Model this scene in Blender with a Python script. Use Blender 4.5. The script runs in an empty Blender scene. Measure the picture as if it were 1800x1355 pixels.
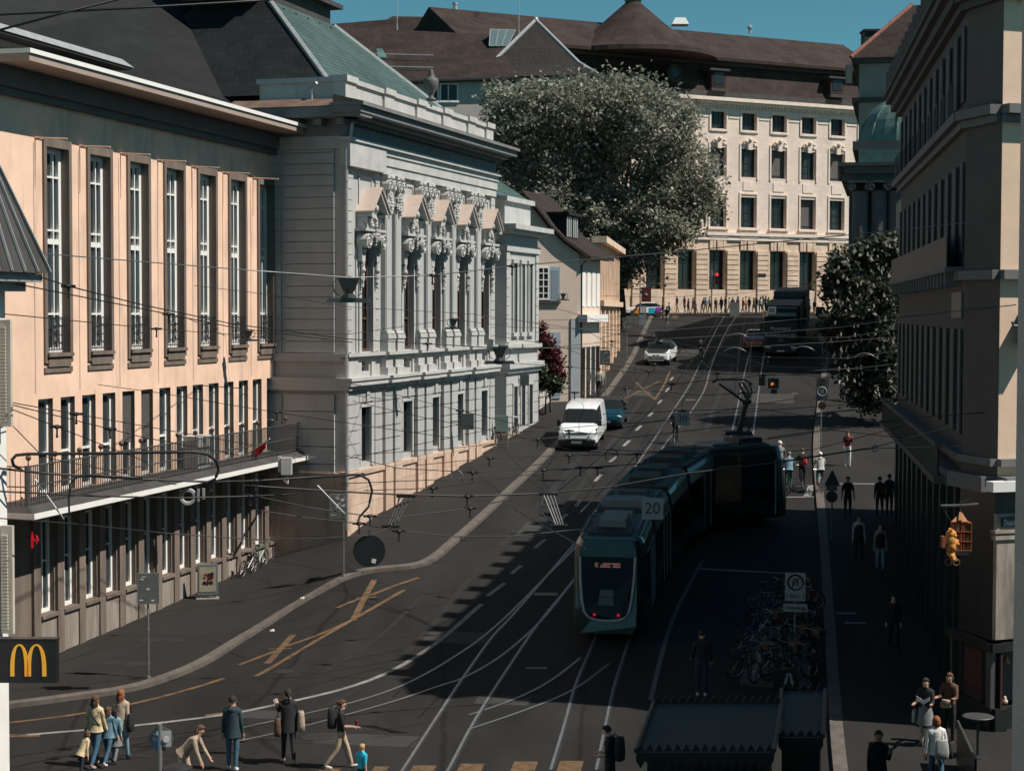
import bpy,math,random
import numpy as np
from mathutils import Vector,Matrix
random.seed(11)
SC = bpy.context.scene
COL = SC.collection
V = Vector
# ------------------------------------------------------------------ camera model (photo pixels -> world metres)
PW,PH,F = 1800.0,1355.0,3100.0
CZ = 10.9
PITCH = math.atan(130.0 / F); ROLL = math.radians(0.13)
RC = Matrix.Rotation(math.radians(90) - PITCH,3,'X') @ Matrix.Rotation(ROLL,3,'Z')
def ray(px,py):
    d = RC @ V(((px - 900) / F,-(py - 677.5) / F,-1.0))
    return d / d.y
def P(px,py,d):
    r = ray(px,py)
    return V((r.x * d,d,CZ + r.z * d))
_gy = np.arange(-60,900,0.5)
_gz = np.interp(_gy,[-60,44,50,56,62,70,87,105,120,140,160,190,240,900],
                     [0,0,.1,.5,1.15,2.05,3.9,5.6,6.9,8.4,9.6,10.75,11.2,11.2])
_k = np.ones(13) / 13.0
_gz = np.convolve(np.pad(_gz,6,mode='edge'),_k,mode='valid')
def gz(y,x=0.0):
    z = float(np.interp(y,_gy,_gz))
    if x < -5.5 and y > 50:          # the left pavement falls away towards the concert hall
        t = min(1.0,(-5.5 - x) / 3.5); t = t * t * (3 - 2 * t)
        z -= t * float(np.interp(y,[51,56,61,71,100,140],[0,.25,.6,1.25,1.25,0]))
    return z
def A(px,py,h=0.0):
    """where the sight line of a photo pixel meets the surface h metres above the ground"""
    r = ray(px,py)
    y = 8.0; prev = y
    while y < 320:
        if CZ + r.z * y <= gz(y,r.x * y) + h:
            lo,hi = prev,y
            for _ in range(30):
                m = (lo + hi) / 2
                if CZ + r.z * m <= gz(m,r.x * m) + h: hi = m
                else: lo = m
            return V((r.x * hi,hi,CZ + r.z * hi))
        prev = y; y += 0.5
    return V((r.x * 250,250,CZ + r.z * 250))
def GD(px,d,h=0.0):
    r = ray(px,545)
    return V((r.x * d,d,gz(d,r.x * d) + h))
# ------------------------------------------------------------------ materials
MATS = {}
def nodes_of(name):
    m = bpy.data.materials.new(name); m.use_nodes = True
    nt = m.node_tree
    return m,nt,nt.nodes,nt.links,nt.nodes['Principled BSDF']
def mat(name,col,rough=0.7,metal=0.0,var=0.12,scale=1.2,bump=0.0,bscale=30.0,spec=0.5,emit=None,estr=1.0,streak=0.0,stain=None,trans=0.0):
    if name in MATS: return MATS[name]
    m,nt,N,L,b = nodes_of(name)
    b.inputs['Roughness'].default_value = rough
    b.inputs['Metallic'].default_value = metal
    b.inputs['Specular IOR Level'].default_value = spec
    c = (col[0],col[1],col[2],1)
    b.inputs['Base Color'].default_value = c
    if var > 0:
        tc = N.new('ShaderNodeTexCoord')
        mp = N.new('ShaderNodeMapping'); L.new(tc.outputs['Object'],mp.inputs['Vector'])
        mp.inputs['Scale'].default_value = (scale,scale,scale * (0.18 if streak else 1.0))
        nz = N.new('ShaderNodeTexNoise'); nz.inputs['Scale'].default_value = 1.0
        nz.inputs['Detail'].default_value = 6; nz.inputs['Roughness'].default_value = 0.62
        L.new(mp.outputs['Vector'],nz.inputs['Vector'])
        mr = N.new('ShaderNodeMapRange')
        mr.inputs['From Min'].default_value = 0.3; mr.inputs['From Max'].default_value = 0.7
        mr.inputs['To Min'].default_value = 1 - var; mr.inputs['To Max'].default_value = 1 + var
        L.new(nz.outputs['Fac'],mr.inputs['Value'])
        mx = N.new('ShaderNodeMix'); mx.data_type = 'RGBA'; mx.blend_type = 'MULTIPLY'
        mx.inputs['Factor'].default_value = 1.0
        mx.inputs['A'].default_value = c
        L.new(mr.outputs['Result'],mx.inputs['B'])
        out = mx.outputs['Result']
        if stain:
            n2 = N.new('ShaderNodeTexNoise'); n2.inputs['Scale'].default_value = 1.0; n2.inputs['Detail'].default_value = 8
            mp2 = N.new('ShaderNodeMapping'); mp2.inputs['Scale'].default_value = (2.2,2.2,0.35)
            L.new(tc.outputs['Object'],mp2.inputs['Vector']); L.new(mp2.outputs['Vector'],n2.inputs['Vector'])
            cr = N.new('ShaderNodeMapRange'); cr.inputs['From Min'].default_value = 0.52; cr.inputs['From Max'].default_value = 0.72
            L.new(n2.outputs['Fac'],cr.inputs['Value'])
            m2 = N.new('ShaderNodeMix'); m2.data_type = 'RGBA'
            L.new(cr.outputs['Result'],m2.inputs['Factor']); L.new(out,m2.inputs['A'])
            m2.inputs['B'].default_value = (stain[0],stain[1],stain[2],1)
            out = m2.outputs['Result']
        L.new(out,b.inputs['Base Color'])
        rr = N.new('ShaderNodeMapRange'); rr.inputs['To Min'].default_value = max(0.02,rough - 0.08); rr.inputs['To Max'].default_value = min(1,rough + 0.08)
        L.new(nz.outputs['Fac'],rr.inputs['Value']); L.new(rr.outputs['Result'],b.inputs['Roughness'])
        if bump > 0:
            n3 = N.new('ShaderNodeTexNoise'); n3.inputs['Scale'].default_value = bscale; n3.inputs['Detail'].default_value = 4
            L.new(tc.outputs['Object'],n3.inputs['Vector'])
            bp = N.new('ShaderNodeBump'); bp.inputs['Strength'].default_value = bump; bp.inputs['Distance'].default_value = 0.02
            L.new(n3.outputs['Fac'],bp.inputs['Height']); L.new(bp.outputs['Normal'],b.inputs['Normal'])
    if emit:
        b.inputs['Emission Color'].default_value = (emit[0],emit[1],emit[2],1)
        b.inputs['Emission Strength'].default_value = estr
    MATS[name] = m
    return m
def glass(name,col=(0.02,0.024,0.026),rough=0.06):
    """dark window pane, with a slight unevenness so that panes differ"""
    if name in MATS: return MATS[name]
    m,nt,N,L,b = nodes_of(name)
    b.inputs['Roughness'].default_value = rough
    b.inputs['Specular IOR Level'].default_value = 0.28
    tc = N.new('ShaderNodeTexCoord')
    nz = N.new('ShaderNodeTexNoise'); nz.inputs['Scale'].default_value = 0.9; nz.inputs['Detail'].default_value = 3
    L.new(tc.outputs['Object'],nz.inputs['Vector'])
    oi = N.new('ShaderNodeObjectInfo')
    ad = N.new('ShaderNodeMath'); ad.operation = 'MULTIPLY_ADD'; ad.inputs[1].default_value = 0.8; L.new(oi.outputs['Random'],ad.inputs[0]); L.new(nz.outputs['Fac'],ad.inputs[2])
    rp = N.new('ShaderNodeValToRGB')
    rp.color_ramp.elements[0].position = 0.3; rp.color_ramp.elements[0].color = (col[0] * .5,col[1] * .5,col[2] * .5,1)
    rp.color_ramp.elements[1].position = 1.3 if False else 1.0; rp.color_ramp.elements[1].color = (col[0] * 1.9,col[1] * 1.9,col[2] * 1.9,1)
    L.new(ad.outputs[0],rp.inputs['Fac']); L.new(rp.outputs['Color'],b.inputs['Base Color'])
    bp = N.new('ShaderNodeBump'); bp.inputs['Strength'].default_value = 0.04; bp.inputs['Distance'].default_value = 0.05
    L.new(nz.outputs['Fac'],bp.inputs['Height']); L.new(bp.outputs['Normal'],b.inputs['Normal'])
    MATS[name] = m
    return m
def courses(name,c1,c2,mort,u=(1,0),bw=0.35,rh=0.16,mortar=0.012,rough=0.75,bump=0.5,off=0.5,var=0.25,metal=0.0,zscale=1.0,stain=None):
    """tiles, slates, blocks: a brick pattern in the plane of direction u and the height"""
    if name in MATS: return MATS[name]
    m,nt,N,L,b = nodes_of(name)
    b.inputs['Roughness'].default_value = rough; b.inputs['Metallic'].default_value = metal; b.inputs['Specular IOR Level'].default_value = .2
    tc = N.new('ShaderNodeTexCoord')
    dp = N.new('ShaderNodeVectorMath'); dp.operation = 'DOT_PRODUCT'; dp.inputs[1].default_value = (u[0],u[1],0)
    L.new(tc.outputs['Object'],dp.inputs[0])
    sp = N.new('ShaderNodeSeparateXYZ'); L.new(tc.outputs['Object'],sp.inputs[0])
    mz = N.new('ShaderNodeMath'); mz.operation = 'MULTIPLY'; mz.inputs[1].default_value = zscale; L.new(sp.outputs['Z'],mz.inputs[0])
    cb = N.new('ShaderNodeCombineXYZ'); L.new(dp.outputs['Value'],cb.inputs['X']); L.new(mz.outputs[0],cb.inputs['Y'])
    br = N.new('ShaderNodeTexBrick'); br.inputs['Scale'].default_value = 1.0
    br.inputs['Brick Width'].default_value = bw; br.inputs['Row Height'].default_value = rh
    br.inputs['Mortar Size'].default_value = mortar; br.inputs['Mortar Smooth'].default_value = 0.2; br.offset = off
    br.inputs['Color1'].default_value = (*c1,1); br.inputs['Color2'].default_value = (*c2,1); br.inputs['Mortar'].default_value = (*mort,1)
    L.new(cb.outputs['Vector'],br.inputs['Vector'])
    nz = N.new('ShaderNodeTexNoise'); nz.inputs['Scale'].default_value = 0.45; nz.inputs['Detail'].default_value = 8; nz.inputs['Roughness'].default_value = 0.7
    L.new(tc.outputs['Object'],nz.inputs['Vector'])
    mr = N.new('ShaderNodeMapRange'); mr.inputs['From Min'].default_value = 0.3; mr.inputs['From Max'].default_value = 0.7
    mr.inputs['To Min'].default_value = 1 - var; mr.inputs['To Max'].default_value = 1 + var
    L.new(nz.outputs['Fac'],mr.inputs['Value'])
    mx = N.new('ShaderNodeMix'); mx.data_type = 'RGBA'; mx.blend_type = 'MULTIPLY'; mx.inputs['Factor'].default_value = 1
    L.new(br.outputs['Color'],mx.inputs['A']); L.new(mr.outputs['Result'],mx.inputs['B'])
    out = mx.outputs['Result']
    if stain:
        n2 = N.new('ShaderNodeTexNoise'); n2.inputs['Scale'].default_value = 1.0; n2.inputs['Detail'].default_value = 8
        mp2 = N.new('ShaderNodeMapping'); mp2.inputs['Scale'].default_value = (2.2,2.2,0.4)
        L.new(tc.outputs['Object'],mp2.inputs['Vector']); L.new(mp2.outputs['Vector'],n2.inputs['Vector'])
        cr = N.new('ShaderNodeMapRange'); cr.inputs['From Min'].default_value = 0.5; cr.inputs['From Max'].default_value = 0.75
        L.new(n2.outputs['Fac'],cr.inputs['Value'])
        m2 = N.new('ShaderNodeMix'); m2.data_type = 'RGBA'
        L.new(cr.outputs['Result'],m2.inputs['Factor']); L.new(out,m2.inputs['A']); m2.inputs['B'].default_value = (*stain,1)
        out = m2.outputs['Result']
    L.new(out,b.inputs['Base Color'])
    bp = N.new('ShaderNodeBump'); bp.inputs['Strength'].default_value = bump; bp.inputs['Distance'].default_value = 0.03
    iv = N.new('ShaderNodeMath'); iv.operation = 'SUBTRACT'; iv.inputs[0].default_value = 1; L.new(br.outputs['Fac'],iv.inputs[1])
    L.new(iv.outputs[0],bp.inputs['Height']); L.new(bp.outputs['Normal'],b.inputs['Normal'])
    MATS[name] = m
    return m
# ------------------------------------------------------------------ mesh builder
class MB:
    def __init__(s): s.v = []; s.f = []; s.m = []
    def add(s,vs,fs,m=0):
        o = len(s.v); s.v.extend([tuple(p) for p in vs])
        for f in fs: s.f.append(tuple(i + o for i in f)); s.m.append(m)
        return s
    def hexa(s,b,t,m=0):
        n = len(b)
        fs = [tuple(range(n))[::-1],tuple(range(n,2 * n))]
        for i in range(n): fs.append((i,(i + 1) % n,n + (i + 1) % n,n + i))
        return s.add(list(b) + list(t),fs,m)
    def box(s,x0,x1,y0,y1,z0,z1,m=0):
        return s.hexa([(x0,y0,z0),(x1,y0,z0),(x1,y1,z0),(x0,y1,z0)],[(x0,y0,z1),(x1,y0,z1),(x1,y1,z1),(x0,y1,z1)],m)
    def wbox(s,W,s0,s1,z0,z1,o0,o1,m=0):
        b = [W.p(s0,z0,o1),W.p(s1,z0,o1),W.p(s1,z0,o0),W.p(s0,z0,o0)]
        t = [W.p(s0,z1,o1),W.p(s1,z1,o1),W.p(s1,z1,o0),W.p(s0,z1,o0)]
        return s.hexa(b,t,m)
    def prism(s,poly,vec,m=0):
        vec = V(vec)
        return s.hexa([V(p) for p in poly],[V(p) + vec for p in poly],m)
    def quad(s,a,b,c,d,m=0): return s.add([a,b,c,d],[(0,1,2,3)],m)
    def tube(s,pts,r,n=6,m=0,r1=None,caps=True):
        pts = [V(p) for p in pts]; k = len(pts); vs = []
        for i,p in enumerate(pts):
            t = (pts[min(i + 1,k - 1)] - pts[max(i - 1,0)])
            if t.length < 1e-9: t = V((0,0,1))
            t.normalize()
            a = V((0,0,1)) if abs(t.z) < 0.9 else V((1,0,0))
            e1 = t.cross(a).normalized(); e2 = t.cross(e1)
            rr = r if r1 is None else r + (r1 - r) * i / (k - 1)
            for j in range(n):
                an = 2 * math.pi * (j + .5) / n
                vs.append(p + e1 * (rr * math.cos(an)) + e2 * (rr * math.sin(an)))
        fs = []
        for i in range(k - 1):
            for j in range(n):
                fs.append((i * n + j,i * n + (j + 1) % n,(i + 1) * n + (j + 1) % n,(i + 1) * n + j))
        if caps: fs.append(tuple(range(n))[::-1]); fs.append(tuple(range((k - 1) * n,k * n)))
        return s.add(vs,fs,m)
    def cyl(s,p0,p1,r0,r1=None,n=12,m=0): return s.tube([p0,p1],r0,n,m,r0 if r1 is None else r1)
    def lathe(s,c,prof,n=16,m=0,ax=None):
        c = V(c); vs = []
        M = Matrix.Identity(3) if ax is None else V((0,0,1)).rotation_difference(V(ax)).to_matrix()
        for r,z in prof:
            for j in range(n):
                a = 2 * math.pi * j / n
                vs.append(c + M @ V((r * math.cos(a),r * math.sin(a),z)))
        fs = []
        k = len(prof)
        for i in range(k - 1):
            for j in range(n): fs.append((i * n + j,i * n + (j + 1) % n,(i + 1) * n + (j + 1) % n,(i + 1) * n + j))
        fs.append(tuple(range(n))[::-1]); fs.append(tuple(range((k - 1) * n,k * n)))
        return s.add(vs,fs,m)
    def sph(s,c,r,nu=12,nv=8,m=0):
        if not hasattr(r,'__len__'): r = (r,r,r)
        c = V(c); vs = [c + V((0,0,-r[2]))]
        for i in range(1,nv):
            a = -math.pi / 2 + math.pi * i / nv
            for j in range(nu):
                b = 2 * math.pi * j / nu
                vs.append(c + V((r[0] * math.cos(a) * math.cos(b),r[1] * math.cos(a) * math.sin(b),r[2] * math.sin(a))))
        vs.append(c + V((0,0,r[2]))); fs = []
        for j in range(nu): fs.append((0,1 + (j + 1) % nu,1 + j))
        for i in range(nv - 2):
            for j in range(nu):
                a = 1 + i * nu
                fs.append((a + j,a + (j + 1) % nu,a + nu + (j + 1) % nu,a + nu + j))
        l = len(vs) - 1; a = 1 + (nv - 2) * nu
        for j in range(nu): fs.append((a + j,a + (j + 1) % nu,l))
        return s.add(vs,fs,m)
    def torus(s,c,R,r,ax=(0,0,1),n=24,k=6,m=0):
        c = V(c); M = V((0,0,1)).rotation_difference(V(ax)).to_matrix(); vs = []; fs = []
        for i in range(n):
            a = 2 * math.pi * i / n
            for j in range(k):
                b = 2 * math.pi * j / k
                vs.append(c + M @ V(((R + r * math.cos(b)) * math.cos(a),(R + r * math.cos(b)) * math.sin(a),r * math.sin(b))))
        for i in range(n):
            for j in range(k): fs.append((i * k + j,((i + 1) % n) * k + j,((i + 1) % n) * k + (j + 1) % k,i * k + (j + 1) % k))
        return s.add(vs,fs,m)
    def mesh(s,name,mats,off=None,smooth=False):
        me = bpy.data.meshes.new(name)
        vs = s.v if off is None else [(p[0] - off.x,p[1] - off.y,p[2] - off.z) for p in s.v]
        me.from_pydata(vs,[],s.f)
        if not isinstance(mats,(list,tuple)): mats = [mats]
        for q in mats: me.materials.append(q)
        me.polygons.foreach_set('material_index',s.m)
        if smooth: me.polygons.foreach_set('use_smooth',[True] * len(s.f))
        me.update()
        return me
    def build(s,name,mats,parent=None,smooth=False,world=True,bevel=0.0,label=None):
        off = None
        if parent is not None and world:
            off = V((0,0,0)); q = parent
            while q is not None: off += V(q.location); q = q.parent
        me = s.mesh(name,mats,off,smooth)
        o = bpy.data.objects.new(name,me); COL.objects.link(o)
        if parent is not None: o.parent = parent
        if bevel > 0:
            b = o.modifiers.new('bevel','BEVEL'); b.width = bevel; b.segments = 2; b.limit_method = 'ANGLE'
        if label: o['label'] = label
        return o
def build_pieces(mb,name,mats,parent=None,gap=.06,smooth=False):
    """one object per separate piece of the builder (pieces that touch stay together)"""
    n = len(mb.v); par = list(range(n))
    def find(i):
        while par[i] != i: par[i] = par[par[i]]; i = par[i]
        return i
    for f in mb.f:
        r = find(f[0])
        for j in f[1:]: par[find(j)] = r
    comp = {}
    for i in range(n): comp.setdefault(find(i),[]).append(i)
    keys = list(comp); bb = [(np.min([mb.v[i] for i in comp[k]],0) - gap / 2,np.max([mb.v[i] for i in comp[k]],0) + gap / 2) for k in keys]
    g = list(range(len(keys)))
    def fg(i):
        while g[i] != i: i = g[i]
        return i
    for i in range(len(keys)):
        for j in range(i):
            if np.all(bb[i][0] <= bb[j][1]) and np.all(bb[j][0] <= bb[i][1]): g[fg(i)] = fg(j)
    of = {k: fg(i) for i,k in enumerate(keys)}; out = {}
    vmap = {}
    for i in range(n):
        q = out.setdefault(of[find(i)],MB()); vmap[i] = len(q.v); q.v.append(mb.v[i])
    for f,m in zip(mb.f,mb.m):
        q = out[of[find(f[0])]]; q.f.append(tuple(vmap[j] for j in f)); q.m.append(m)
    return [q.build(name,mats,parent,smooth) for q in out.values()]
class Wall:
    """upright plane through p0 along u; n points outward (to the right of u)"""
    def __init__(s,p0,u):
        s.p0 = V((p0[0],p0[1])); s.u = V((u[0],u[1])).normalized(); s.n = V((s.u.y,-s.u.x))
    def p(s,a,z,o=0.0):
        q = s.p0 + s.u * a + s.n * o
        return V((q.x,q.y,z))
    def px(s,px,py,o=0.0):
        r = ray(px,py); q0 = s.p0 + s.n * o
        # (r.x*t - q0.x)*n.x + (t - q0.y)*n.y = 0
        t = (q0.x * s.n.x + q0.y * s.n.y) / (r.x * s.n.x + s.n.y)
        w = V((r.x * t,t)) - q0
        return w.dot(s.u),CZ + r.z * t,t
    def s_(s,px,py=545,o=0.0): return s.px(px,py,o)[0]
    def z_(s,px,py,o=0.0): return s.px(px,py,o)[1]
    @property
    def rot(s): return math.atan2(s.u.y,s.u.x)
def holes_wall(mb,W,s0,s1,z0,z1,holes,depth=0.3,m=0,mr=None,o=0.0):
    """wall face with rectangular openings and their reveals"""
    if mr is None: mr = m
    ss = sorted(set([s0,s1] + [h[0] for h in holes] + [h[1] for h in holes]))
    zs = sorted(set([z0,z1] + [h[2] for h in holes] + [h[3] for h in holes]))
    ss = [a for a in ss if s0 - 1e-6 <= a <= s1 + 1e-6]; zs = [a for a in zs if z0 - 1e-6 <= a <= z1 + 1e-6]
    for i in range(len(ss) - 1):
        run = None
        for j in range(len(zs) - 1):
            a,b,c,d = ss[i],ss[i + 1],zs[j],zs[j + 1]
            sm,zm = (a + b) / 2,(c + d) / 2
            hit = any(h[0] < sm < h[1] and h[2] < zm < h[3] for h in holes)
            if not hit:
                if run and abs(run[1] - c) < 1e-9: run[1] = d
                else: run = [c,d]
            if (hit or j == len(zs) - 2) and run:
                mb.quad(W.p(a,run[0],o),W.p(b,run[0],o),W.p(b,run[1],o),W.p(a,run[1],o),m); run = None
    for h in holes:
        a,b,c,d = h[:4]; i = o - depth
        mb.quad(W.p(a,c,o),W.p(a,d,o),W.p(a,d,i),W.p(a,c,i),mr)
        mb.quad(W.p(b,c,o),W.p(b,c,i),W.p(b,d,i),W.p(b,d,o),mr)
        mb.quad(W.p(a,d,o),W.p(b,d,o),W.p(b,d,i),W.p(a,d,i),mr)
        mb.quad(W.p(a,c,o),W.p(a,c,i),W.p(b,c,i),W.p(b,c,o),mr)
def thing(name,label,cat,loc=(0,0,0),rz=0.0,group=None):
    o = bpy.data.objects.new(name,None); COL.objects.link(o)
    o.location = loc; o.rotation_euler = (0,0,rz); o.empty_display_size = 0.3
    return tag(o,label,cat,group)
def tag(o,label,cat,group=None):
    o['label'] = label; o['category'] = cat
    if group: o['group'] = group
    return o
def struct(o): o['kind'] = 'structure'; return o
def inst(name,me,parent,loc,rz=0.0,world=True,label=None):
    o = bpy.data.objects.new(name,me); COL.objects.link(o)
    l = V(loc)
    if parent is not None:
        if world:
            q = parent
            while q is not None: l -= V(q.location); q = q.parent
        o.parent = parent
    o.location = l; o.rotation_euler = (0,0,rz)
    if label: o['label'] = label
    return o
def kids(o): return [c for c in COL.objects if c.parent == o]
def dup(o,loc=None,rz=None,label=None,parent=None,cmap=None):
    if cmap is None:
        cmap = {}
        for c in COL.objects:
            if c.parent: cmap.setdefault(c.parent.name,[]).append(c)
    c = o.copy(); COL.objects.link(c); c.parent = parent
    if loc is not None: c.location = loc
    if rz is not None: c.rotation_euler = (0,0,rz)
    if label: c['label'] = label
    for ch in cmap.get(o.name,[]): dup(ch,parent=c,cmap=cmap)
    return c
def text(name,body,size,origin,xdir,updir,m,parent=None,thick=0.01,world=True,align='CENTER'):
    cu = bpy.data.curves.new(name,'FONT'); cu.body = body; cu.size = size
    cu.align_x = align; cu.align_y = 'CENTER'; cu.extrude = thick; cu.resolution_u = 4
    t = bpy.data.objects.new(name,cu); COL.objects.link(t)
    dg = bpy.context.evaluated_depsgraph_get()
    me = bpy.data.meshes.new_from_object(t.evaluated_get(dg))
    bpy.data.objects.remove(t); bpy.data.curves.remove(cu)
    x = V(xdir).normalized(); u = V(updir).normalized(); z = x.cross(u)
    M = Matrix((x,u,z)).transposed().to_4x4(); M.translation = V(origin)
    me.transform(M)
    me.materials.clear(); me.materials.append(m)
    off = V((0,0,0)); q = parent
    if world:
        while q is not None: off += V(q.location); q = q.parent
    me.transform(Matrix.Translation(-off))
    me.name = name
    o = bpy.data.objects.new(name,me); COL.objects.link(o); o.parent = parent
    return o
# ================================================================== MATERIALS IN USE
M_peach = mat('peach_render',(.79,.545,.41),.85,var=.13,scale=.7,bump=.2,bscale=60,stain=(.60,.425,.33))
M_stone = mat('brown_stone',(.155,.122,.10),.8,var=.28,scale=2.2,bump=.3,bscale=25,streak=1)
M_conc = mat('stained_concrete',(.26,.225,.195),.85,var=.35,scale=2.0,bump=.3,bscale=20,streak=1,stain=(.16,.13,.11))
M_white = mat('white_paint',(.78,.77,.74),.5,var=.05,scale=2)
M_dark = mat('dark_iron',(.03,.032,.034),.5,metal=.3,var=.15)
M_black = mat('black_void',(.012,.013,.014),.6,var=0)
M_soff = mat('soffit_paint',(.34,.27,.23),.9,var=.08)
M_bitu = mat('bitumen_roof',(.045,.043,.042),.85,var=.3,scale=1.5)
M_grey = mat('grey_stucco',(.405,.41,.40),.8,var=.07,scale=.6,bump=.12,bscale=50,stain=(.36,.36,.35))
M_greyw = mat('pale_stone_trim',(.455,.455,.44),.75,var=.14,scale=1.2,bump=.2,bscale=40,stain=(.40,.395,.375))
M_plinth = courses('orange_sandstone',(.62,.47,.375),(.55,.40,.315),(.34,.24,.18),(.293,.956),1.3,.62,.012,.85,.3,var=.18,stain=(.42,.27,.18))
M_lead = mat('lead_pink',(.62,.50,.43),.45,metal=.2,var=.08,scale=2)
M_copper = courses('green_slate',(.05,.088,.08),(.066,.108,.10),(.03,.05,.05),(.293,.956),.45,.20,.02,.6,.6,var=.25)
M_slate = courses('dark_slate',(.014,.016,.0175),(.020,.022,.0235),(.016,.018,.02),(1,0),.5,.24,.02,.65,.6,var=.35)
M_tile = courses('brown_tile',(.043,.028,.024),(.028,.0195,.0175),(.028,.02,.019),(1,0),.22,.22,.025,.85,.7,var=.5)
M_tile2 = courses('bank_tile',(.046,.030,.0255),(.035,.024,.021),(.045,.032,.03),(.883,.469),.3,.2,.02,.85,.6,var=.45)
M_bank = courses('bank_limestone',(.78,.64,.55),(.73,.60,.51),(.50,.40,.33),(.883,.469),1.1,.55,.008,.85,.2,var=.12)
M_bankp = mat('bank_trim',(.78,.65,.56),.8,var=.1,scale=1.5,bump=.1)
M_bankr = mat('bank_rustic',(.66,.50,.38),.85,var=.22,scale=.9,bump=.25,bscale=18)
M_beige = mat('beige_house_render',(.60,.485,.40),.9,var=.07,scale=.8,bump=.12,bscale=50)
M_shut = mat('blue_grey_shutter',(.30,.36,.41),.6,var=.08,scale=4)
M_wood = mat('red_brown_frame',(.085,.045,.035),.5,var=.2,scale=3)
M_glass = glass('window_glass')
M_glass2 = glass('shade_glass',(.012,.015,.017))
M_pipe = mat('zinc_pipe',(.42,.43,.43),.45,metal=.4,var=.12,scale=4)
M_rb = mat('shaded_render',(.10,.09,.082),.9,var=.1,scale=.7,bump=.1)  # colour darkened to deepen the facade's shade; the sunlit end wall stays bright
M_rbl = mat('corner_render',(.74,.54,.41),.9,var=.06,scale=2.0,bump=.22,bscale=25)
M_rtrim = mat('corner_trim',(.50,.50,.50),.8,var=.12,scale=2)
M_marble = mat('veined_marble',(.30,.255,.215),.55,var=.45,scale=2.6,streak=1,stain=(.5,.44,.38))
M_shop = mat('shop_black',(.020,.021,.022),.35,var=.2)
M_ltgrey = mat('grey_cement',(.20,.21,.20),.9,var=.14,scale=.9,bump=.1)
M_verd = mat('verdigris',(.10,.17,.155),.5,metal=.2,var=.3,scale=1.2)
M_ridge = mat('terracotta_ridge',(.19,.075,.055),.8,var=.35,scale=3)
M_red = mat('signal_red',(.52,.03,.03),.5,var=.05)
M_railing = mat('zinc_rail',(.10,.105,.105),.5,metal=.5,var=.1)
M_blind = mat('grey_blind',(.10,.092,.086),.8,var=.08,scale=5)
def rust(mb,W,s0,s1,z0,z1,n,o0,o1,gap=.035,m=0):
    h = (z1 - z0) / n
    for i in range(n): mb.wbox(W,s0,s1,z0 + i * h + gap / 2,z0 + (i + 1) * h - gap / 2,o0,o1,m)
def spiral(mb,W,s,z,o,R,th,m=0,flip=1,turns=1.6):
    """an ionic scroll: a disc with a spiral roll on its face, axis across the wall"""
    mb.tube([W.p(s,z,o - th),W.p(s,z,o)],R * .98,16,m)
    pts = []
    for i in range(30):
        a = i / 29.0; r = R * (1 - .82 * a); t = a * turns * 2 * math.pi
        pts.append(W.p(s + flip * r * math.cos(t),z + r * math.sin(t),o + .015))
    mb.tube(pts,R * .13,5,m)
def garland(mb,W,s,z0,z1,o,r,rnd,m=0):
    n = max(3,int(abs(z1 - z0) / (r * 1.1)))
    for i in range(n):
        t = i / (n - 1)
        q = r * rnd.uniform(.7,1.25)
        mb.sph(W.p(s + rnd.uniform(-.35,.35) * r,z0 + (z1 - z0) * t,o + rnd.uniform(0,.4) * r),q,6,4,m)
def local_window(w,h,fw=.09,mull=1,bars=(.5,),fd=.1,t=.045):
    """pane mesh + frame mesh, local coords: x along wall, y into wall, z up, origin at lower left"""
    g = MB(); g.quad((0,fd * .6,0),(w,fd * .6,0),(w,fd * .6,h),(0,fd * .6,h))
    f = MB()
    f.box(0,fw,0,fd,0,h); f.box(w - fw,w,0,fd,0,h)
    f.box(fw,w - fw,0,fd,0,fw); f.box(fw,w - fw,0,fd,h - fw,h)
    for i in range(mull):
        x = w * (i + 1) / (mull + 1); f.box(x - t / 2,x + t / 2,.012,fd * .9,fw,h - fw)
    for b in bars:
        th = t
        if isinstance(b,tuple): b,th = b
        xs = [fw] + [w * (i + 1) / (mull + 1) for i in range(mull)] + [w - fw]
        for i in range(len(xs) - 1):
            l = xs[i] + (t / 2 if i > 0 else 0); r = xs[i + 1] - (t / 2 if i < len(xs) - 2 else 0)
            f.box(l,r,0.006,fd * .85,b * h - th / 2,b * h + th / 2)
    return g,f
def win_meshes(w,h,glassm,framem,**k):
    g,f = local_window(w,h,**k)
    return g.mesh('window',glassm),f.mesh('frame',framem)
def put_window(ms,W,s,z,o,parent):
    p = inst('window',ms[0],parent,W.p(s,z,o),W.rot)
    inst('frame',ms[1],p,(0,0,0),0,world=False)
    for nm,me in ms[2:]: inst(nm,me,p,(0,0,0),0,world=False)
    return p
# ================================================================== PEACH CONCERT HALL (left)
Wp = Wall(P(108,545,54.5)[:2],(820,3100))
SE = 17.75
hall = thing('concert_hall','peach rendered hall with seven tall narrow windows and a railed balcony canopy','building',Wp.p(6,0,0))
up = [(76,124.8),(153,197),(223.4,263.5),(287.4,325),(346.4,381),(400.3,433.5),(452.5,480.5)]
upS = [(Wp.s_(a),Wp.s_(b)) for a,b in up]
uw = sum(b - a for a,b in upS) / 7
md = [(65,92),(105,130.5),(143,167),(179,202),(214,235.5),(247,268),(279,299),(310,328),(338,356),(366,384),(393,410),(419,435.5),(444,459),(469,483)]
mdS = [(Wp.s_(a),Wp.s_(b)) for a,b in md]
mw = sum(b - a for a,b in mdS) / 14
UZ0,UZ1,MZ0,MZ1,GZ0,GZ1 = 9.6,15.86,5.32,8.22,1.68,4.55
holes = []
for a,b in upS:
    c = (a + b) / 2; holes.append((c - uw / 2 + .17,c + uw / 2 - .17,UZ0,UZ1))
for a,b in mdS:
    c = (a + b) / 2; holes.append((c - mw / 2,c + mw / 2,MZ0,MZ1))
mb = MB()
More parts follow.
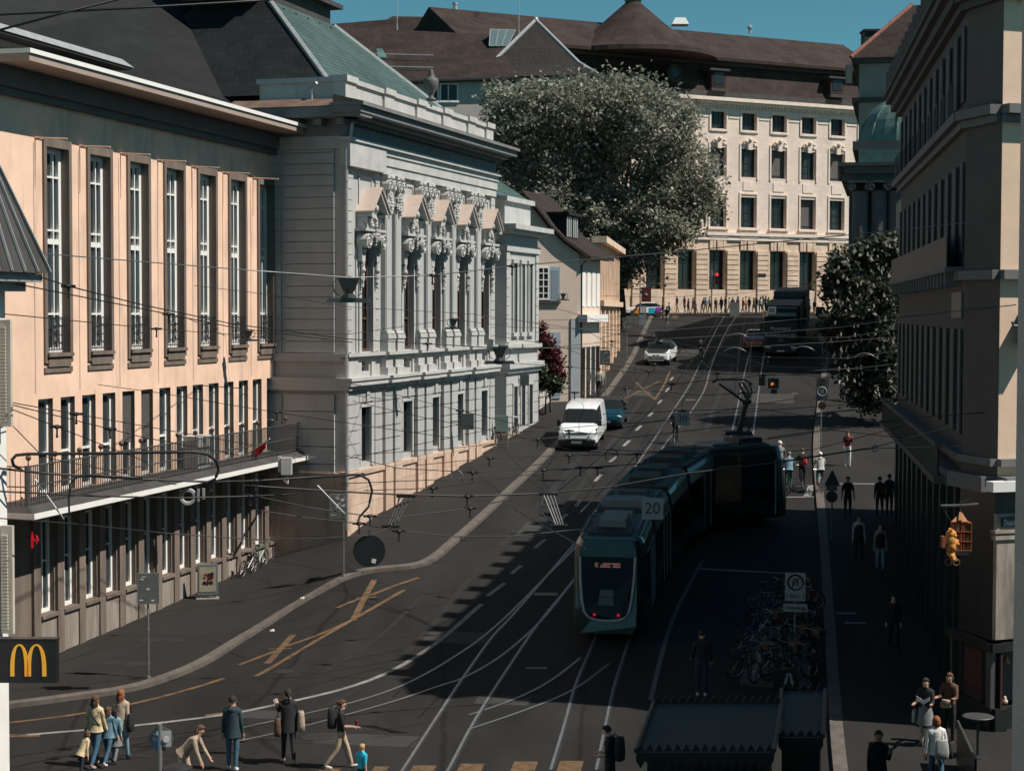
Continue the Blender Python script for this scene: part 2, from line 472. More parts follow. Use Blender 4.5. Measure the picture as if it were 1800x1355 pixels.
holes_wall(mb,Wp,-9,SE,5.0,17.9,holes,.34,0,1)
gh = []
for a,b in mdS:
    c = (a + b) / 2; gh.append((c - mw / 2 + .02,c + mw / 2 - .02,GZ0,GZ1))
m2 = MB(); holes_wall(m2,Wp,-9,SE,-2.0,5.0,gh,.34,0,0)
# far end, back and the flat roof close the volume
mb.quad(Wp.p(SE,5,0),Wp.p(SE,5,-14),Wp.p(SE,17.9,-14),Wp.p(SE,17.9,0))
m2.quad(Wp.p(SE,-2,0),Wp.p(SE,-2,-14),Wp.p(SE,5,-14),Wp.p(SE,5,0))
mb.quad(Wp.p(-9,5,0),Wp.p(-9,17.9,0),Wp.p(-9,17.9,-14),Wp.p(-9,5,-14))
mb.quad(Wp.p(-9,5,-14),Wp.p(-9,17.9,-14),Wp.p(SE,17.9,-14),Wp.p(SE,5,-14))
# vertical joints in the render
for q in (61,139.5,210,278,339,392,441):
    s = Wp.s_(q); mb.wbox(Wp,s - .012,s + .012,8.4,15.9,.0,.006,1)
mb.build('wall',[M_peach,M_stone],hall)
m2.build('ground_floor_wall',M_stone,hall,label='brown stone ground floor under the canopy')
# dark interior behind the openings
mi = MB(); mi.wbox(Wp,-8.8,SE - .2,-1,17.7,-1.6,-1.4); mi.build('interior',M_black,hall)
# pilasters and panels of the ground floor
pil = MB(); pan = MB(); sil = MB()
edges = [mdS[0][0] - .75] + [None] * 13 + [None]
for i in range(15):
    if i == 0: c = mdS[0][0] - .28
    elif i == 14: c = mdS[13][1] + .24
    else: c = (mdS[i - 1][1] + mdS[i][0]) / 2
    pil.wbox(Wp,c - .2,c + .2,-1.5,4.9,0,.10)
for (a,b) in mdS:
    pan.wbox(Wp,a - .08,b + .08,-1.5,GZ0 - .14,0,.05)
    sil.wbox(Wp,a - .05,b + .05,GZ0 - .13,GZ0 - .02,-.25,.14)
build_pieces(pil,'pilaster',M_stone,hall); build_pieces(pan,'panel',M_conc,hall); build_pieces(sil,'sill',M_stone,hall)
ee = MB(); ee.wbox(Wp,SE - .32,SE + .02,-1.5,5.0,0.0,.26); ee.build('end_pier',mat('end_pier',(.72,.68,.62),.8,var=.15,streak=1),hall)
# windows
sur = MB()
for a,b in upS:
    c = (a + b) / 2; l,r = c - uw / 2,c + uw / 2
    sur.wbox(Wp,l,l + .17,UZ0 - .3,UZ1 + .26,0,.07); sur.wbox(Wp,r - .17,r,UZ0 - .3,UZ1 + .26,0,.07)
    sur.wbox(Wp,l + .17,r - .17,UZ1,UZ1 + .26,0,.068)
    sur.wbox(Wp,l + .17,r - .17,UZ0 - .42,UZ0 - .12,0,.09); sur.wbox(Wp,l + .10,r - .10,UZ0 - .11,UZ0,-.3,.16)
    sur.wbox(Wp,l,r,UZ0 - .60,UZ0 - .43,0,.05)
build_pieces(sur,'window_surround',M_stone,hall)
ow = uw - .34; oh = UZ1 - UZ0
um = win_meshes(ow,oh,M_glass,M_white,fw=.16,mull=2,bars=(.19,(.545,.16),.60,.86),fd=.16,t=.06)
rl = MB()
for k in range(9):
    x = .06 + (ow - .12) * k / 8; rl.tube([(x,-.2,.1),(x,-.2,1.08)],.013,5)
for z in (.1,.55,1.08): rl.tube([(0,-.2,z),(ow,-.2,z)],.018,5)
for z in (.33,.62,.8): rl.torus((ow / 2,-.2,z),.12,.014,(0,1,0),12,4)
rlm = ('railing',rl.mesh('railing',M_dark))
for a,b in upS:
    c = (a + b) / 2; put_window([um[0],um[1],rlm],Wp,c - ow / 2,UZ0,-.22,hall)
mm = win_meshes(mw,MZ1 - MZ0,M_glass,M_white,fw=.10,mull=0,bars=((.42,.07),),fd=.12)
gm = win_meshes(mw - .04,GZ1 - GZ0,M_glass,M_white,fw=.11,mull=1,bars=(.55,),fd=.12)
bl = MB(); bl.box(.02,mw - .02,-.03,-.01,(MZ1 - MZ0) * .42,MZ1 - MZ0)
for k in range(22): bl.box(.02,mw - .02,-.045,-.03,(MZ1 - MZ0) * .42 + k * .075,(MZ1 - MZ0) * .42 + k * .075 + .05)
blm = ('blind',bl.mesh('blind',M_blind))
for i,(a,b) in enumerate(mdS):
    c = (a + b) / 2
    put_window([mm[0],mm[1]] + ([blm] if i in (4,5) else []),Wp,c - mw / 2,MZ0,-.17,hall)
    put_window(gm,Wp,c - mw / 2 + .02,GZ0,-.15,hall)
# cornice slab
co = MB()
co.wbox(Wp,-4.35,SE - .02,18.14,18.27,-.6,1.52,0)
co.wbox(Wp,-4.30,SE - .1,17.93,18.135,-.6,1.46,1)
co.build('cornice',[M_white,M_soff],hall)
fz = MB(); fz.wbox(Wp,-4.3,SE - .01,17.35,17.925,-.01,.34); fz.wbox(Wp,-4.3,SE - .012,17.12,17.345,-.01,.2)
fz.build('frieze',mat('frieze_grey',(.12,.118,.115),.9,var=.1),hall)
rf = MB()
rf.hexa([Wp.p(-4.3,18.275,1.35),Wp.p(SE - .1,18.275,1.35),Wp.p(SE - .1,18.275,-13),Wp.p(-4.3,18.275,-13)],
        [Wp.p(-4.3,18.3,1.3),Wp.p(SE - .1,18.3,1.3),Wp.p(SE - .1,18.75,-13),Wp.p(-4.3,18.75,-13)])
rf.build('roof',M_bitu,hall)
# roof penthouse
ph = MB(); e = Wp.s_(196,100,-1.2)
ph.wbox(Wp,-8,e,18.3,19.05,-4.5,-1.2,0)
pts = []
for k in range(7):
    a = k / 6 * math.pi / 2
    pts.append((-1.2 + .75 * math.sin(a),19.0 - .28 + .28 * 1 - .0 + .22 * (1 - math.cos(a))))
ph.wbox(Wp,-8,e + .25,19.06,19.14,-4.7,-.55,1)
ph.hexa([Wp.p(-8,19.14,-.5),Wp.p(e + .3,19.14,-.5),Wp.p(e + .3,19.14,-4.7),Wp.p(-8,19.14,-4.7)],
        [Wp.p(-8,19.42,-.85),Wp.p(e + .1,19.42,-.85),Wp.p(e + .1,19.62,-4.7),Wp.p(-8,19.62,-4.7)],2)
ph.wbox(Wp,-8,Wp.s_(74,75,-1.0),18.55,18.62,-1.2,-.8,3)
ph.build('penthouse',[M_soff,M_bitu,M_pipe,M_white],hall)
rr = MB()
r0,r1 = Wp.s_(335,150,-2.2),Wp.s_(498,190,-2.2)
n = 13
for k in range(n):
    s = r0 + (r1 - r0) * k / (n - 1); rr.tube([Wp.p(s,18.35,-2.2),Wp.p(s,19.42,-2.2)],.022,5)
for z in (18.85,19.4): rr.tube([Wp.p(r0,z,-2.2),Wp.p(r1,z,-2.2)],.02,5)
rr.build('roof_railing',M_dark,hall)
# awning arms
for a,b in upS:
    am = MB(); c = a - .42
    am.tube([Wp.p(c,16.06,0),Wp.p(c,16.0,1.08)],.025,5); am.wbox(Wp,c - .02,c + .02,14.6,16.1,0,.02)
    am.tube([Wp.p(c,16.06,.02),Wp.p(c + uw + .5,16.06,.02)],.02,5)
    am.build('awning_arm',M_peach,hall)
# canopy with balcony
cn = MB()
C0,C1 = -4.35,17.72
cn.wbox(Wp,C0,C1,4.96,5.12,0,1.52,0)
cn.hexa([Wp.p(C0 + .02,5.125,1.48),Wp.p(C1 - .02,5.125,1.48),Wp.p(C1 - .02,5.125,.02),Wp.p(C0 + .02,5.125,.02)],
        [Wp.p(C0 + .2,5.30,1.2),Wp.p(C1 - .2,5.30,1.2),Wp.p(C1 - .2,5.31,.02),Wp.p(C0 + .2,5.31,.02)],1)
cn.build('canopy',[M_white,M_bitu],hall)
ra = MB()
k = 0; s = C0 + .3
while s < C1 - .2:
    ra.tube([Wp.p(s,5.3,1.12),Wp.p(s,6.42,1.12)],.019,4); s += .115
for z in (5.38,5.85,6.43): ra.tube([Wp.p(C0 + .25,z,1.12),Wp.p(C1 - .2,z,1.12)],.024,5)
o = .08
for i in range(7): ra.tube([Wp.p(C0 + .27,5.3,1.1 - i * .17),Wp.p(C0 + .27,6.42,1.1 - i * .17)],.012,4); ra.tube([Wp.p(C1 - .2,5.3,1.1 - i * .17),Wp.p(C1 - .2,6.42,1.1 - i * .17)],.012,4)
for z in (5.38,5.85,6.43): ra.tube([Wp.p(C0 + .27,z,0),Wp.p(C0 + .27,z,1.12)],.02,5); ra.tube([Wp.p(C1 - .2,z,0),Wp.p(C1 - .2,z,1.12)],.02,5)
ra.wbox(Wp,C0 + .26,C0 + .42,5.3,6.46,1.06,1.16)
ra.build('balcony_railing',M_railing,hall)
bm_ = MB()
for q in (50,97,140,177.5,213.5,248,313,344,373,401,427,453,478,502,548):
    bm_ = MB(); s = Wp.s_(q,830,1.12)
    bm_.tube([Wp.p(s,6.4,1.12),Wp.p(s,6.62,1.12)],.018,5); bm_.sph(Wp.p(s,6.68,1.12),.085,10,7)
    bm_.build('ball_finial',M_wood,hall,smooth=True)
# boxes on the balcony deck
bx = MB(); s = Wp.s_(345,780,.5); bx.wbox(Wp,s - .5,s + .5,5.33,6.42,.25,.8); bx.wbox(Wp,s - .55,s + .55,6.42,6.47,.2,.85)
for k in range(7): bx.wbox(Wp,s - .46 + k * .13,s - .40 + k * .13,5.45,6.35,.8,.82)
tag(bx.build('ventilation_unit',M_greyw),'pale grey vent box standing on the balcony deck','vent unit')
# ================================================================== GREY NEOCLASSICAL BUILDING
Wg = Wall(P(607,545,70)[:2],(950,3100))
GE = 19.3
rnd = random.Random(3)
cas = thing('neoclassical_building','grey stucco classical building with five pedimented windows and scroll capitals','building',Wg.p(9,2.5,0))
cen = [Wg.s_(p,545,-.2) for p in (633.5,707,755,798.5,842)]
pairs = [(cen[0] + cen[1]) / 2 + .25,(cen[1] + cen[2]) / 2,(cen[2] + cen[3]) / 2,(cen[3] + cen[4]) / 2]
WW = 1.25
holes = [(c - WW / 2,c + WW / 2,9.25,13.75) for c in cen]
gholes = [(c - .55,c + .55,4.75,7.0) for c in cen]
pholes = [(c - .42,c + .42,8.45,8.85) for c in cen]
w = MB(); holes_wall(w,Wg,0,GE,1.0,19.2,holes + gholes + pholes,.38,0)
# the side wall (faces the photographer) and the back
w.quad(Wg.p(0,-1,0),Wg.p(0,19.2,0),Wg.p(0,19.2,-14),Wg.p(0,-1,-14))
w.quad(Wg.p(GE,-1,0),Wg.p(GE,-1,-14),Wg.p(GE,19.2,-14),Wg.p(GE,19.2,0))
w.quad(Wg.p(0,-1,-14),Wg.p(0,19.2,-14),Wg.p(GE,19.2,-14),Wg.p(GE,-1,-14))
w.build('wall',M_grey,cas)
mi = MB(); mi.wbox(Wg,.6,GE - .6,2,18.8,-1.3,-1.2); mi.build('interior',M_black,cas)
Ws = Wall((Wg.p0 - Wg.n * 14),Wg.n)
sd = MB()
# blocks of the side wall in courses
zz = 9.25
while zz < 17.2:
    sd.wbox(Ws,8.6,11.25,zz + .015,min(zz + .44,17.3) - .015,0,.05); sd.wbox(Ws,11.42,13.55,zz + .015,min(zz + .44,17.3) - .015,0,.09); zz += .44
zz = 2.0
while zz < 7.6:
    sd.wbox(Ws,8.6,11.25,zz + .02,zz + .68,0,.06); sd.wbox(Ws,11.42,13.55,zz + .02,zz + .68,0,.1); zz += .7
sd.wbox(Ws,8,14.1,8.9,9.2,0,.2); sd.wbox(Ws,8,14.3,7.75,8.25,0,.33); sd.wbox(Ws,8,14,17.3,17.8,0,.16)
sd.build('side_masonry',M_grey,cas)
# plinth
pl = MB(); pl.wbox(Wg,-.14,GE + .05,-1,4.42,-.2,.14); pl.wbox(Wg,-.2,GE + .05,4.3,4.5,-.2,.22)
for c in pairs: pl.wbox(Wg,c - 1.0,c - .12,-1,4.52,.1,.27); pl.wbox(Wg,c + .12,c + 1.0,-1,4.52,.1,.27)
pl.wbox(Ws,6,14.13,-1,4.45,-.1,.15)
pl.build('plinth',M_plinth,cas)
# rusticated ground floor
ru = MB()
spans = [(0.0,cen[0] - .9)]
for i in range(4): spans.append((cen[i] + .9,cen[i + 1] - .9))
spans.append((cen[4] + .9,GE))
for a,b in spans:
    if b - a > .3: rust(ru,Wg,a,b,4.5,7.7,6,0,.1,.04)
for c in pairs:
    for q in (-.56,.56): rust(ru,Wg,c + q - .42,c + q + .42,4.52,7.72,6,.1,.24,.04)
for c in cen:
    rust(ru,Wg,c - .9,c - .7,4.5,7.2,5,0,.06,.03); rust(ru,Wg,c + .7,c + .9,4.5,7.2,5,0,.06,.03)
    for k in range(5): ru.wbox(Wg,c - .85 + k * .34,c - .85 + k * .34 + .32,7.22,7.7,0,.1 if k != 2 else .16)
ru.build('rusticated_masonry',M_grey,cas)
gs = MB()
for c in cen:
    for a,b in ((c - .7,c - .56),(c + .56,c + .7)): gs.wbox(Wg,a,b,4.6,7.12,-.05,.07)
    gs.wbox(Wg,c - .72,c + .72,7.0,7.14,-.05,.09)
build_pieces(gs,'ground_window_surround',M_greyw,cas)
# string cornices
sc = MB()
for z0,z1,o in ((7.72,7.92,.22),(7.92,8.12,.40),(8.12,8.24,.46),(8.98,9.08,.20),(9.08,9.22,.28)):
    sc.wbox(Wg,-o,GE,z0,z1,-.1,o)
    for c in pairs: sc.wbox(Wg,c - 1.02,c + 1.02,z0 + .004,z1 - .004,o - .02,o + .16)
sc.build('string_course',M_greyw,cas)
pd = MB()
for c in pairs:
    for q in (-.56,.56):
        pd.wbox(Wg,c + q - .44,c + q + .44,8.24,8.55,0,.36); pd.wbox(Wg,c + q - .40,c + q + .40,8.55,8.98,0,.26)
        pd.wbox(Wg,c + q - .42,c + q + .42,9.22,9.75,0,.36); pd.wbox(Wg,c + q - .46,c + q + .46,9.75,9.83,0,.40)
for a,b in [(0.0,1.0),(GE - .9,GE)]: pd.wbox(Wg,a - .01,b,8.24,8.98,0,.14)
for c in cen:
    for q in (-.95,.55): pd.wbox(Wg,c + q,c + q + .4,8.24,8.98,0,.08)
build_pieces(pd,'pedestal',M_greyw,cas)
# corner piers with joints
cp = MB(); rust(cp,Wg,-.02,.62,9.24,16.6,17,0,.10,.03); rust(cp,Wg,cen[0] + 1.05,cen[0] + 1.5,9.24,16.6,17,0,.07,.03); rust(cp,Wg,GE - .62,GE,9.24,16.6,17,0,.10,.03)
build_pieces(cp,'corner_pier',M_greyw,cas)
# pilasters, one object each
for c in pairs:
    for q in (-.56,.56):
        p_ = MB(); s = c + q
        p_.wbox(Wg,s - .36,s + .36,9.83,15.4,0,.22); p_.wbox(Wg,s - .30,s + .30,10.1,15.3,.22,.25)
        pr = p_.build('pilaster',M_grey,cas)
        b_ = MB(); b_.wbox(Wg,s - .45,s + .45,9.83,9.93,0,.38); b_.wbox(Wg,s - .40,s + .40,10.02,10.1,0,.3)
        b_.tube([Wg.p(s - .43,9.98,.3),Wg.p(s + .43,9.98,.3)],.06,6); b_.build('base',M_greyw,pr)
        k_ = MB()
        k_.wbox(Wg,s - .42,s + .42,16.42,16.58,0,.36); k_.wbox(Wg,s - .36,s + .36,15.35,16.42,0,.24)
        spiral(k_,Wg,s - .25,16.13,.42,.23,.3,0,-1); spiral(k_,Wg,s + .25,16.13,.42,.23,.3,0,1)
        k_.sph(Wg.p(s,16.45,.38),.13,8,6)
        garland(k_,Wg,s - .25,15.85,15.2,.28,.08,rnd); garland(k_,Wg,s + .25,15.85,15.2,.28,.08,rnd); garland(k_,Wg,s,15.8,15.0,.3,.10,rnd)
        for j in range(7):
            t = j / 6.0; k_.sph(Wg.p(s - .25 + .5 * t,15.85 - .22 * math.sin(t * math.pi),.32),.075,6,4)
        k_.wbox(Wg,s - .45,s + .45,15.28,15.35,.0,.34)
        k_.build('capital',M_greyw,pr)
# windows with hoods
wm = win_meshes(WW,4.5,M_glass,M_wood,fw=.13,mull=1,bars=(.3,(.66,.12)),fd=.14,t=.09)
gw = win_meshes(1.1,2.25,M_glass2,M_dark,fw=.06,mull=1,bars=(.6,),fd=.08)
pw = MB(); pw.quad((0,.05,0),(.84,.05,0),(.84,.05,.4),(0,.05,.4)); pwm = pw.mesh('window',M_glass2)
pf = MB(); pf.box(-.02,.86,-.02,.05,.16,.24); pf.box(.4,.44,-.01,.05,0,.4); pfm = pf.mesh('frame',M_greyw)
for c in cen:
    put_window(wm,Wg,c - WW / 2,9.25,-.13,cas); put_window(gw,Wg,c - .55,4.75,-.2,cas)
    put_window((pwm,pfm),Wg,c - .42,8.45,-.2,cas)
    f = MB()
    for sg in (-1,1):
        a = c + sg * (WW / 2 + .13); f.wbox(Wg,a - .13,a + .13,9.24,13.8,0,.12)
        a = c + sg * (WW / 2 + .36); f.wbox(Wg,a - .08,a + .08,9.24,13.4,0,.06)
    f.wbox(Wg,c - WW / 2 - .26,c + WW / 2 + .26,13.8,14.1,0,.12); f.wbox(Wg,c - WW / 2 - .5,c + WW / 2 + .5,14.12,14.22,0,.5)
    sr = f.build('window_surround',M_greyw,cas)
    v_ = MB()
    for sg in (-1,1):
        s = c + sg * (WW / 2 + .18)
        spiral(v_,Wg,s,13.72,.52,.30,.44,0,sg); v_.wbox(Wg,s - .17,s + .17,12.9,13.6,0,.28)
        v_.sph(Wg.p(s,13.32,.3),.11,8,6); garland(v_,Wg,s,13.2,11.9,.2,.075,rnd); garland(v_,Wg,s + .07,13.0,12.2,.22,.055,rnd)
        v_.sph(Wg.p(s,12.55,.26),.10,8,6)
    build_pieces(v_,'scroll_bracket',M_greyw,sr)
    g_ = MB()
    garland(g_,Wg,c,15.15,13.6,.42,.10,rnd); garland(g_,Wg,c - .16,14.9,13.9,.36,.085,rnd); garland(g_,Wg,c + .16,14.9,13.9,.36,.085,rnd); garland(g_,Wg,c - .05,14.6,13.7,.5,.07,rnd)
    g_.sph(Wg.p(c,15.05,.5),(.11,.11,.16),10,8); g_.build('carved_head',M_greyw,sr,smooth=True)
    h = MB(); hw,o1 = 1.02,.78
    zr,ze = 15.92,14.92
    for sg in (-1,1):
        a = [Wg.p(c,zr,0),Wg.p(c,zr,o1),Wg.p(c + sg * hw,ze,o1),Wg.p(c + sg * hw,ze,0)]
        h.hexa([q - V((0,0,.07)) for q in a],a,0)
        b = [Wg.p(c,zr - .09,0),Wg.p(c,zr - .09,o1 - .08),Wg.p(c + sg * (hw - .06),ze - .06,o1 - .08),Wg.p(c + sg * (hw - .06),ze - .06,0)]
        h.hexa([q - V((0,0,.16)) for q in b],b,1)
        h.wbox(Wg,c + sg * .78 - .2,c + sg * .78 + .2,ze - .22,ze - .1,0,o1 - .1,1); h.wbox(Wg,c + sg * .8 - .14,c + sg * .8 + .14,ze - .42,ze - .22,0,.5,1)
        h.wbox(Wg,c + sg * .8 - .12,c + sg * .8 + .12,ze - .75,ze - .42,0,.3,1)
    h.build('hood',[M_lead,M_greyw],cas)
    r_ = MB(); r_.wbox(Wg,c - .75,c + .75,16.28,16.38,0,.05); r_.wbox(Wg,c - .75,c - .65,15.1,16.28,0,.05); r_.wbox(Wg,c + .65,c + .75,15.1,16.28,0,.05)
    r_.build('blind_panel',M_greyw,cas)
# entablature
en = MB()
for z0,z1,o in ((16.6,16.95,.16),(16.95,17.35,.22),(17.35,17.6,.28),(17.6,17.74,.42)):
    en.wbox(Wg,-o,GE + .02,z0,z1,-.1,o)
en.wbox(Wg,-.3,pairs[0] - 1.1,16.61,17.75,-.1,.34)
en.build('architrave',M_greyw,cas)
cr = MB()
cr.wbox(Wg,-.2,GE,17.75,18.45,-.1,.14,0)  # frieze in the dark tone too: the cornice's shadow put into its colour
s = -.2
while s < GE:
    cr.wbox(Wg,s,s + .14,18.28,18.46,.14,.42,0); s += .26
cr.wbox(Wg,-.8,GE + .2,18.46,18.60,-.1,.72,0); cr.wbox(Wg,-1.2,GE + .3,18.60,18.86,-.1,1.15,0); cr.wbox(Wg,-1.3,GE + .35,18.86,18.98,-.1,1.3,0)
cr.wbox(Ws,7,14,17.75,18.45,-.1,.14,0); cr.wbox(Ws,7,15.1,18.46,18.85,-.1,1.1,0)
for k in range(7): cr.wbox(Ws,8.2 + k * .95,8.55 + k * .95,18.2,18.44,.13,.75,0)
cr.build('cornice',mat('cornice_shadow_stone',(.17,.175,.175),.85,var=.2,scale=1.5),cas)
sk = MB()
def skirt(mb,W,a,b,o1,z0,z1,m=0):
    mb.hexa([W.p(a,z0,o1),W.p(b,z0,o1),W.p(b,z0,0),W.p(a,z0,0)],[W.p(a,z0 + .03,o1),W.p(b,z0 + .03,o1),W.p(b,z1,.02),W.p(a,z1,.02)],m)
skirt(sk,Wg,-1.25,GE + .3,1.26,18.985,19.3); skirt(sk,Ws,9.2,14.0,1.1,18.86,19.32)
sk.build('cornice_flashing',mat('copper_brown',(.17,.11,.085),.6,metal=.2,var=.35,scale=1.5),cas)
pa = MB()
pa.wbox(Wg,.1,GE - .2,19.2,19.95,-.5,-.05); pa.wbox(Wg,.0,GE - .15,19.95,20.14,-.6,.05)
for c in [.5] + pairs + [GE - .7]:
    pa.wbox(Wg,c - .55,c + .55,19.2,19.96,-.52,.05); pa.wbox(Wg,c - .6,c + .6,19.955,20.2,-.64,.14)
pa.wbox(Ws,10.3,13.98,19.25,19.95,-.5,-.05); pa.wbox(Ws,10.2,14.02,19.95,20.15,-.6,.05)
pa.build('parapet',M_greyw,cas)
# roof: hipped, green slates on the street side
r = MB()
zb,zt = 19.6,24.1
e0,e1,e2,e3 = Wg.p(.6,zb,-.6),Wg.p(GE - 1,zb,-.6),Wg.p(GE - 1,zb,-13),Wg.p(.6,zb,-13)
k0,k1 = Wg.p(4.2,zt,-5.2),Wg.p(11.2,zt,-5.2); k2,k3 = Wg.p(11.2,zt,-8.5),Wg.p(4.2,zt,-8.5)
r.quad(e0,e1,k1,k0,0); r.quad(e3,e0,k0,k3,1); r.quad(e1,e2,k2,k1,1); r.quad(e2,e3,k3,k2,1); r.quad(k0,k1,k2,k3,1)
for a,b in ((e0,k0),(e1,k1)): r.tube([a,b],.12,6,2)
for k in range(5): q = Wg.p(5 + k * 1.3,zt - .5,-4.9); r.tube([q,q + V((.0,0,.25))],.05,5,1)
r.build('roof',[M_copper,M_slate,M_pipe],cas)
cpx = MB(); cpx.wbox(Wg,3.6,11.8,zt,zt + .9,-9,-5.6); cpx.wbox(Wg,3.2,12.4,zt + .9,zt + 1.1,-9.4,-5.2); cpx.build('roof_lantern',M_bitu,cas)
dp = MB(); dp.tube([Wg.p(-.25,2.2,.16),Wg.p(-.25,17.2,.16),Wg.p(-.2,17.6,.3),Wg.p(-.2,18.3,.4)],.07,8)
for z in (4,7.2,10,13,16): dp.lathe(Wg.p(-.25,z,.16),[(.09,0),(.09,.08)],8)
dp.tube([Ws.p(12.6,19.3,.05),Ws.p(12.6,19.75,.1),Ws.p(12.9,19.9,.25)],.06,8)
dp.build('downpipe',M_pipe,cas)
# lower pavilion next to it
pav = thing('side_pavilion','low grey stucco pavilion with a parapet block and green roof beside the classical building','building',Wg.p(24,3.5,0))
m = MB()
m.wbox(Wg,GE + .02,21.4,1,13.2,-8,-1.0,0)
m.wbox(Wg,21.4,27.3,1,15.0,-8,0,0)
rust(m,Wg,21.4,22.0,9.3,14.0,10,0,.07,.03,1); rust(m,Wg,26.8,27.3,9.3,14.0,10,0,.07,.03,1); rust(m,Wg,21.4,27.3,3.2,7.7,8,0,.06,.04,0)
m.build('wall',[M_grey,M_greyw],pav)
m = MB()
for z0,z1,o in ((7.72,7.95,.2),(7.95,8.24,.36),(8.98,9.2,.24),(14.0,14.35,.14),(14.9,15.1,.5),(15.1,15.35,.8)): m.wbox(Wg,21.4 - o,27.3 + o * .5,z0,z1,-8,o)
m.wbox(Wg,GE + .03,21.35,13.2,13.5,-8,-.7)
m.build('cornice',M_greyw,pav)
m = MB(); m.wbox(Wg,22.2,26.9,15.35,16.6,-5,-.3); m.wbox(Wg,22.0,27.1,16.6,16.85,-5.2,-.1); m.build('parapet_block',M_greyw,pav)
m = MB()
a0,a1,a2,a3 = Wg.p(GE + .1,16.86,-.6),Wg.p(27.2,16.86,-.4),Wg.p(27.2,16.86,-7),Wg.p(GE + .1,16.86,-7)
b0,b1 = Wg.p(GE + .1,20.0,-4),Wg.p(21.5,20.0,-4)
m.quad(a0,a1,b1,b0,0); m.add([a1,a2,b1],[(0,1,2)],0); m.quad(a2,a3,b0,b1,1); m.add([a3,a0,b0],[(0,1,2)],1); m.quad(a0,a3,a2,a1,1)
m.build('roof',[M_copper,M_slate],pav)
for c in (22.9,24.3,25.7):
    f = MB(); f.wbox(Wg,c - .3,c + .3,9.8,13.4,0,.02); wn = f.build('window',M_glass,pav)
    f = MB(); f.wbox(Wg,c - .45,c - .3,9.7,13.4,0,.1); f.wbox(Wg,c + .3,c + .45,9.7,13.4,0,.1); f.wbox(Wg,c - .5,c + .5,13.4,13.6,0,.14); f.wbox(Wg,c - .03,c + .03,9.8,13.4,.02,.05); f.wbox(Wg,c - .5,c + .5,9.6,9.8,0,.16); f.build('frame',M_greyw,wn)
    f = MB(); f.wbox(Wg,c - .32,c + .32,4.9,7.0,.06,.08); wn = f.build('window',M_glass2,pav)
    f = MB(); f.wbox(Wg,c - .45,c - .32,4.9,7.0,.06,.12); f.wbox(Wg,c + .32,c + .45,4.9,7.0,.06,.12); f.wbox(Wg,c - .47,c + .47,7.0,7.15,.06,.14); f.build('frame',M_greyw,wn)
m = MB(); m.wbox(Wg,21.3,27.4,-1,4.6,-1,.14); m.build('plinth',M_plinth,pav)
m = MB(); m.tube([Wg.p(20.6,2.5,-.9),Wg.p(20.6,13.2,-.9)],.07,8); m.build('downpipe',M_pipe,pav)
# ================================================================== BIG SLATE ROOF behind the hall
sl = thing('slate_roofed_hall','huge dark slate roof rising behind the peach hall','building',P(200,100,74))
def solid_roof(mb,front,back,m=0):
    """front: 4 points of the visible slope (lower left, lower right, upper right, upper left); back: lower back right/left"""
    a,b,c,d = [V(q) for q in front]; e,f = [V(q) for q in back]
    mb.quad(a,b,c,d,m); mb.add([b,e,c],[(0,1,2)],m); mb.quad(e,f,d,c,m); mb.add([f,a,d],[(0,1,2)],m)
    mb.quad(a,f,e,b,m)
L0,L1,T1,T0 = P(-90,90,66.5),P(534,212,73.4),P(390,-28,80),P(-90,-230,76)
m = MB(); solid_roof(m,(L0,L1,T1,T0),(L1 + V((2,40,0)),L0 + V((-20,40,0))))
m.build('roof',courses('hall_slate',(.0085,.0098,.0105),(.012,.0135,.0142),(.014,.016,.018),(.256,.967),.62,.26,.025,.6,.7,var=.35),sl)
m = MB(); bl_ = [L1,L0,L0 + V((-20,40,0)),L1 + V((2,40,0))]
m.hexa([V((q.x,q.y,2)) for q in bl_],[q - V((0,0,.02)) for q in bl_]); m.build('wall',M_rb,sl)
m = MB()
R0,R1,R2,R3 = P(390,-24,79.4),P(434,-24,79.0),P(568,118,73.9),P(534,118,73.7)
for i in range(9):
    t = i / 9; a,b,c,d = R0.lerp(R1,t),R0.lerp(R1,t + .06),R3.lerp(R2,t + .06),R3.lerp(R2,t)
    m.hexa([q - V((0,0,.1)) for q in (a,b,c,d)],[a,b,c,d])
for q0,q1 in ((R0,R3),(R1,R2)): m.tube([q0,q1],.10,6)
m.build('ribbed_verge',M_pipe,sl)
# ================================================================== BEIGE HOUSE with the shutter
hc = P(1018,545,104).to_2d(); ug = V((.293,.956)); ul = V((-.956,.293))
hou = thing('gabled_house','beige gabled house with one white window and a blue grey shutter','house',(hc.x,hc.y,gz(104,hc.x)))
Wh = Wall(hc - V((.968,.25)) * 10,(.968,.25))                     # gable facing the photographer, corner at s = 10
Wt = Wall(hc,ug)                                # street front
m = MB()
prof = [(10,3),(10,14.3),(9.0,14.95),(8.2,15.7),(7.4,16.65),(6.4,17.7),(3,15.4),(0,14.3),(0,3)]
wz = [(prof[i][0],prof[i][1]) for i in range(len(prof))]
m.prism([Wh.p(a,z,0) for a,z in wz],(ug.x * 5,ug.y * 5,0)); m.build('wall',M_beige,hou)
m = MB()
rp = [(10.55,14.0),(10.0,14.35),(9.0,15.0),(8.2,15.75),(7.4,16.7),(6.4,17.78),(3,15.45),(-.4,14.0)]
for (a,za),(b,zb_) in zip(rp[:-1],rp[1:]):
    q = [Wh.p(a,za,.35),Wh.p(b,zb_,.35),Wh.p(b,zb_ + .18,.35),Wh.p(a,za + .18,.35)]
    m.prism(q,(ug.x * 6,ug.y * 6,0))
rfo = m.build('roof',courses('house_tile',(.05,.035,.03),(.036,.027,.025),(.02,.018,.017),(.293,.956),.2,.2,.025,.85,.7),hou)
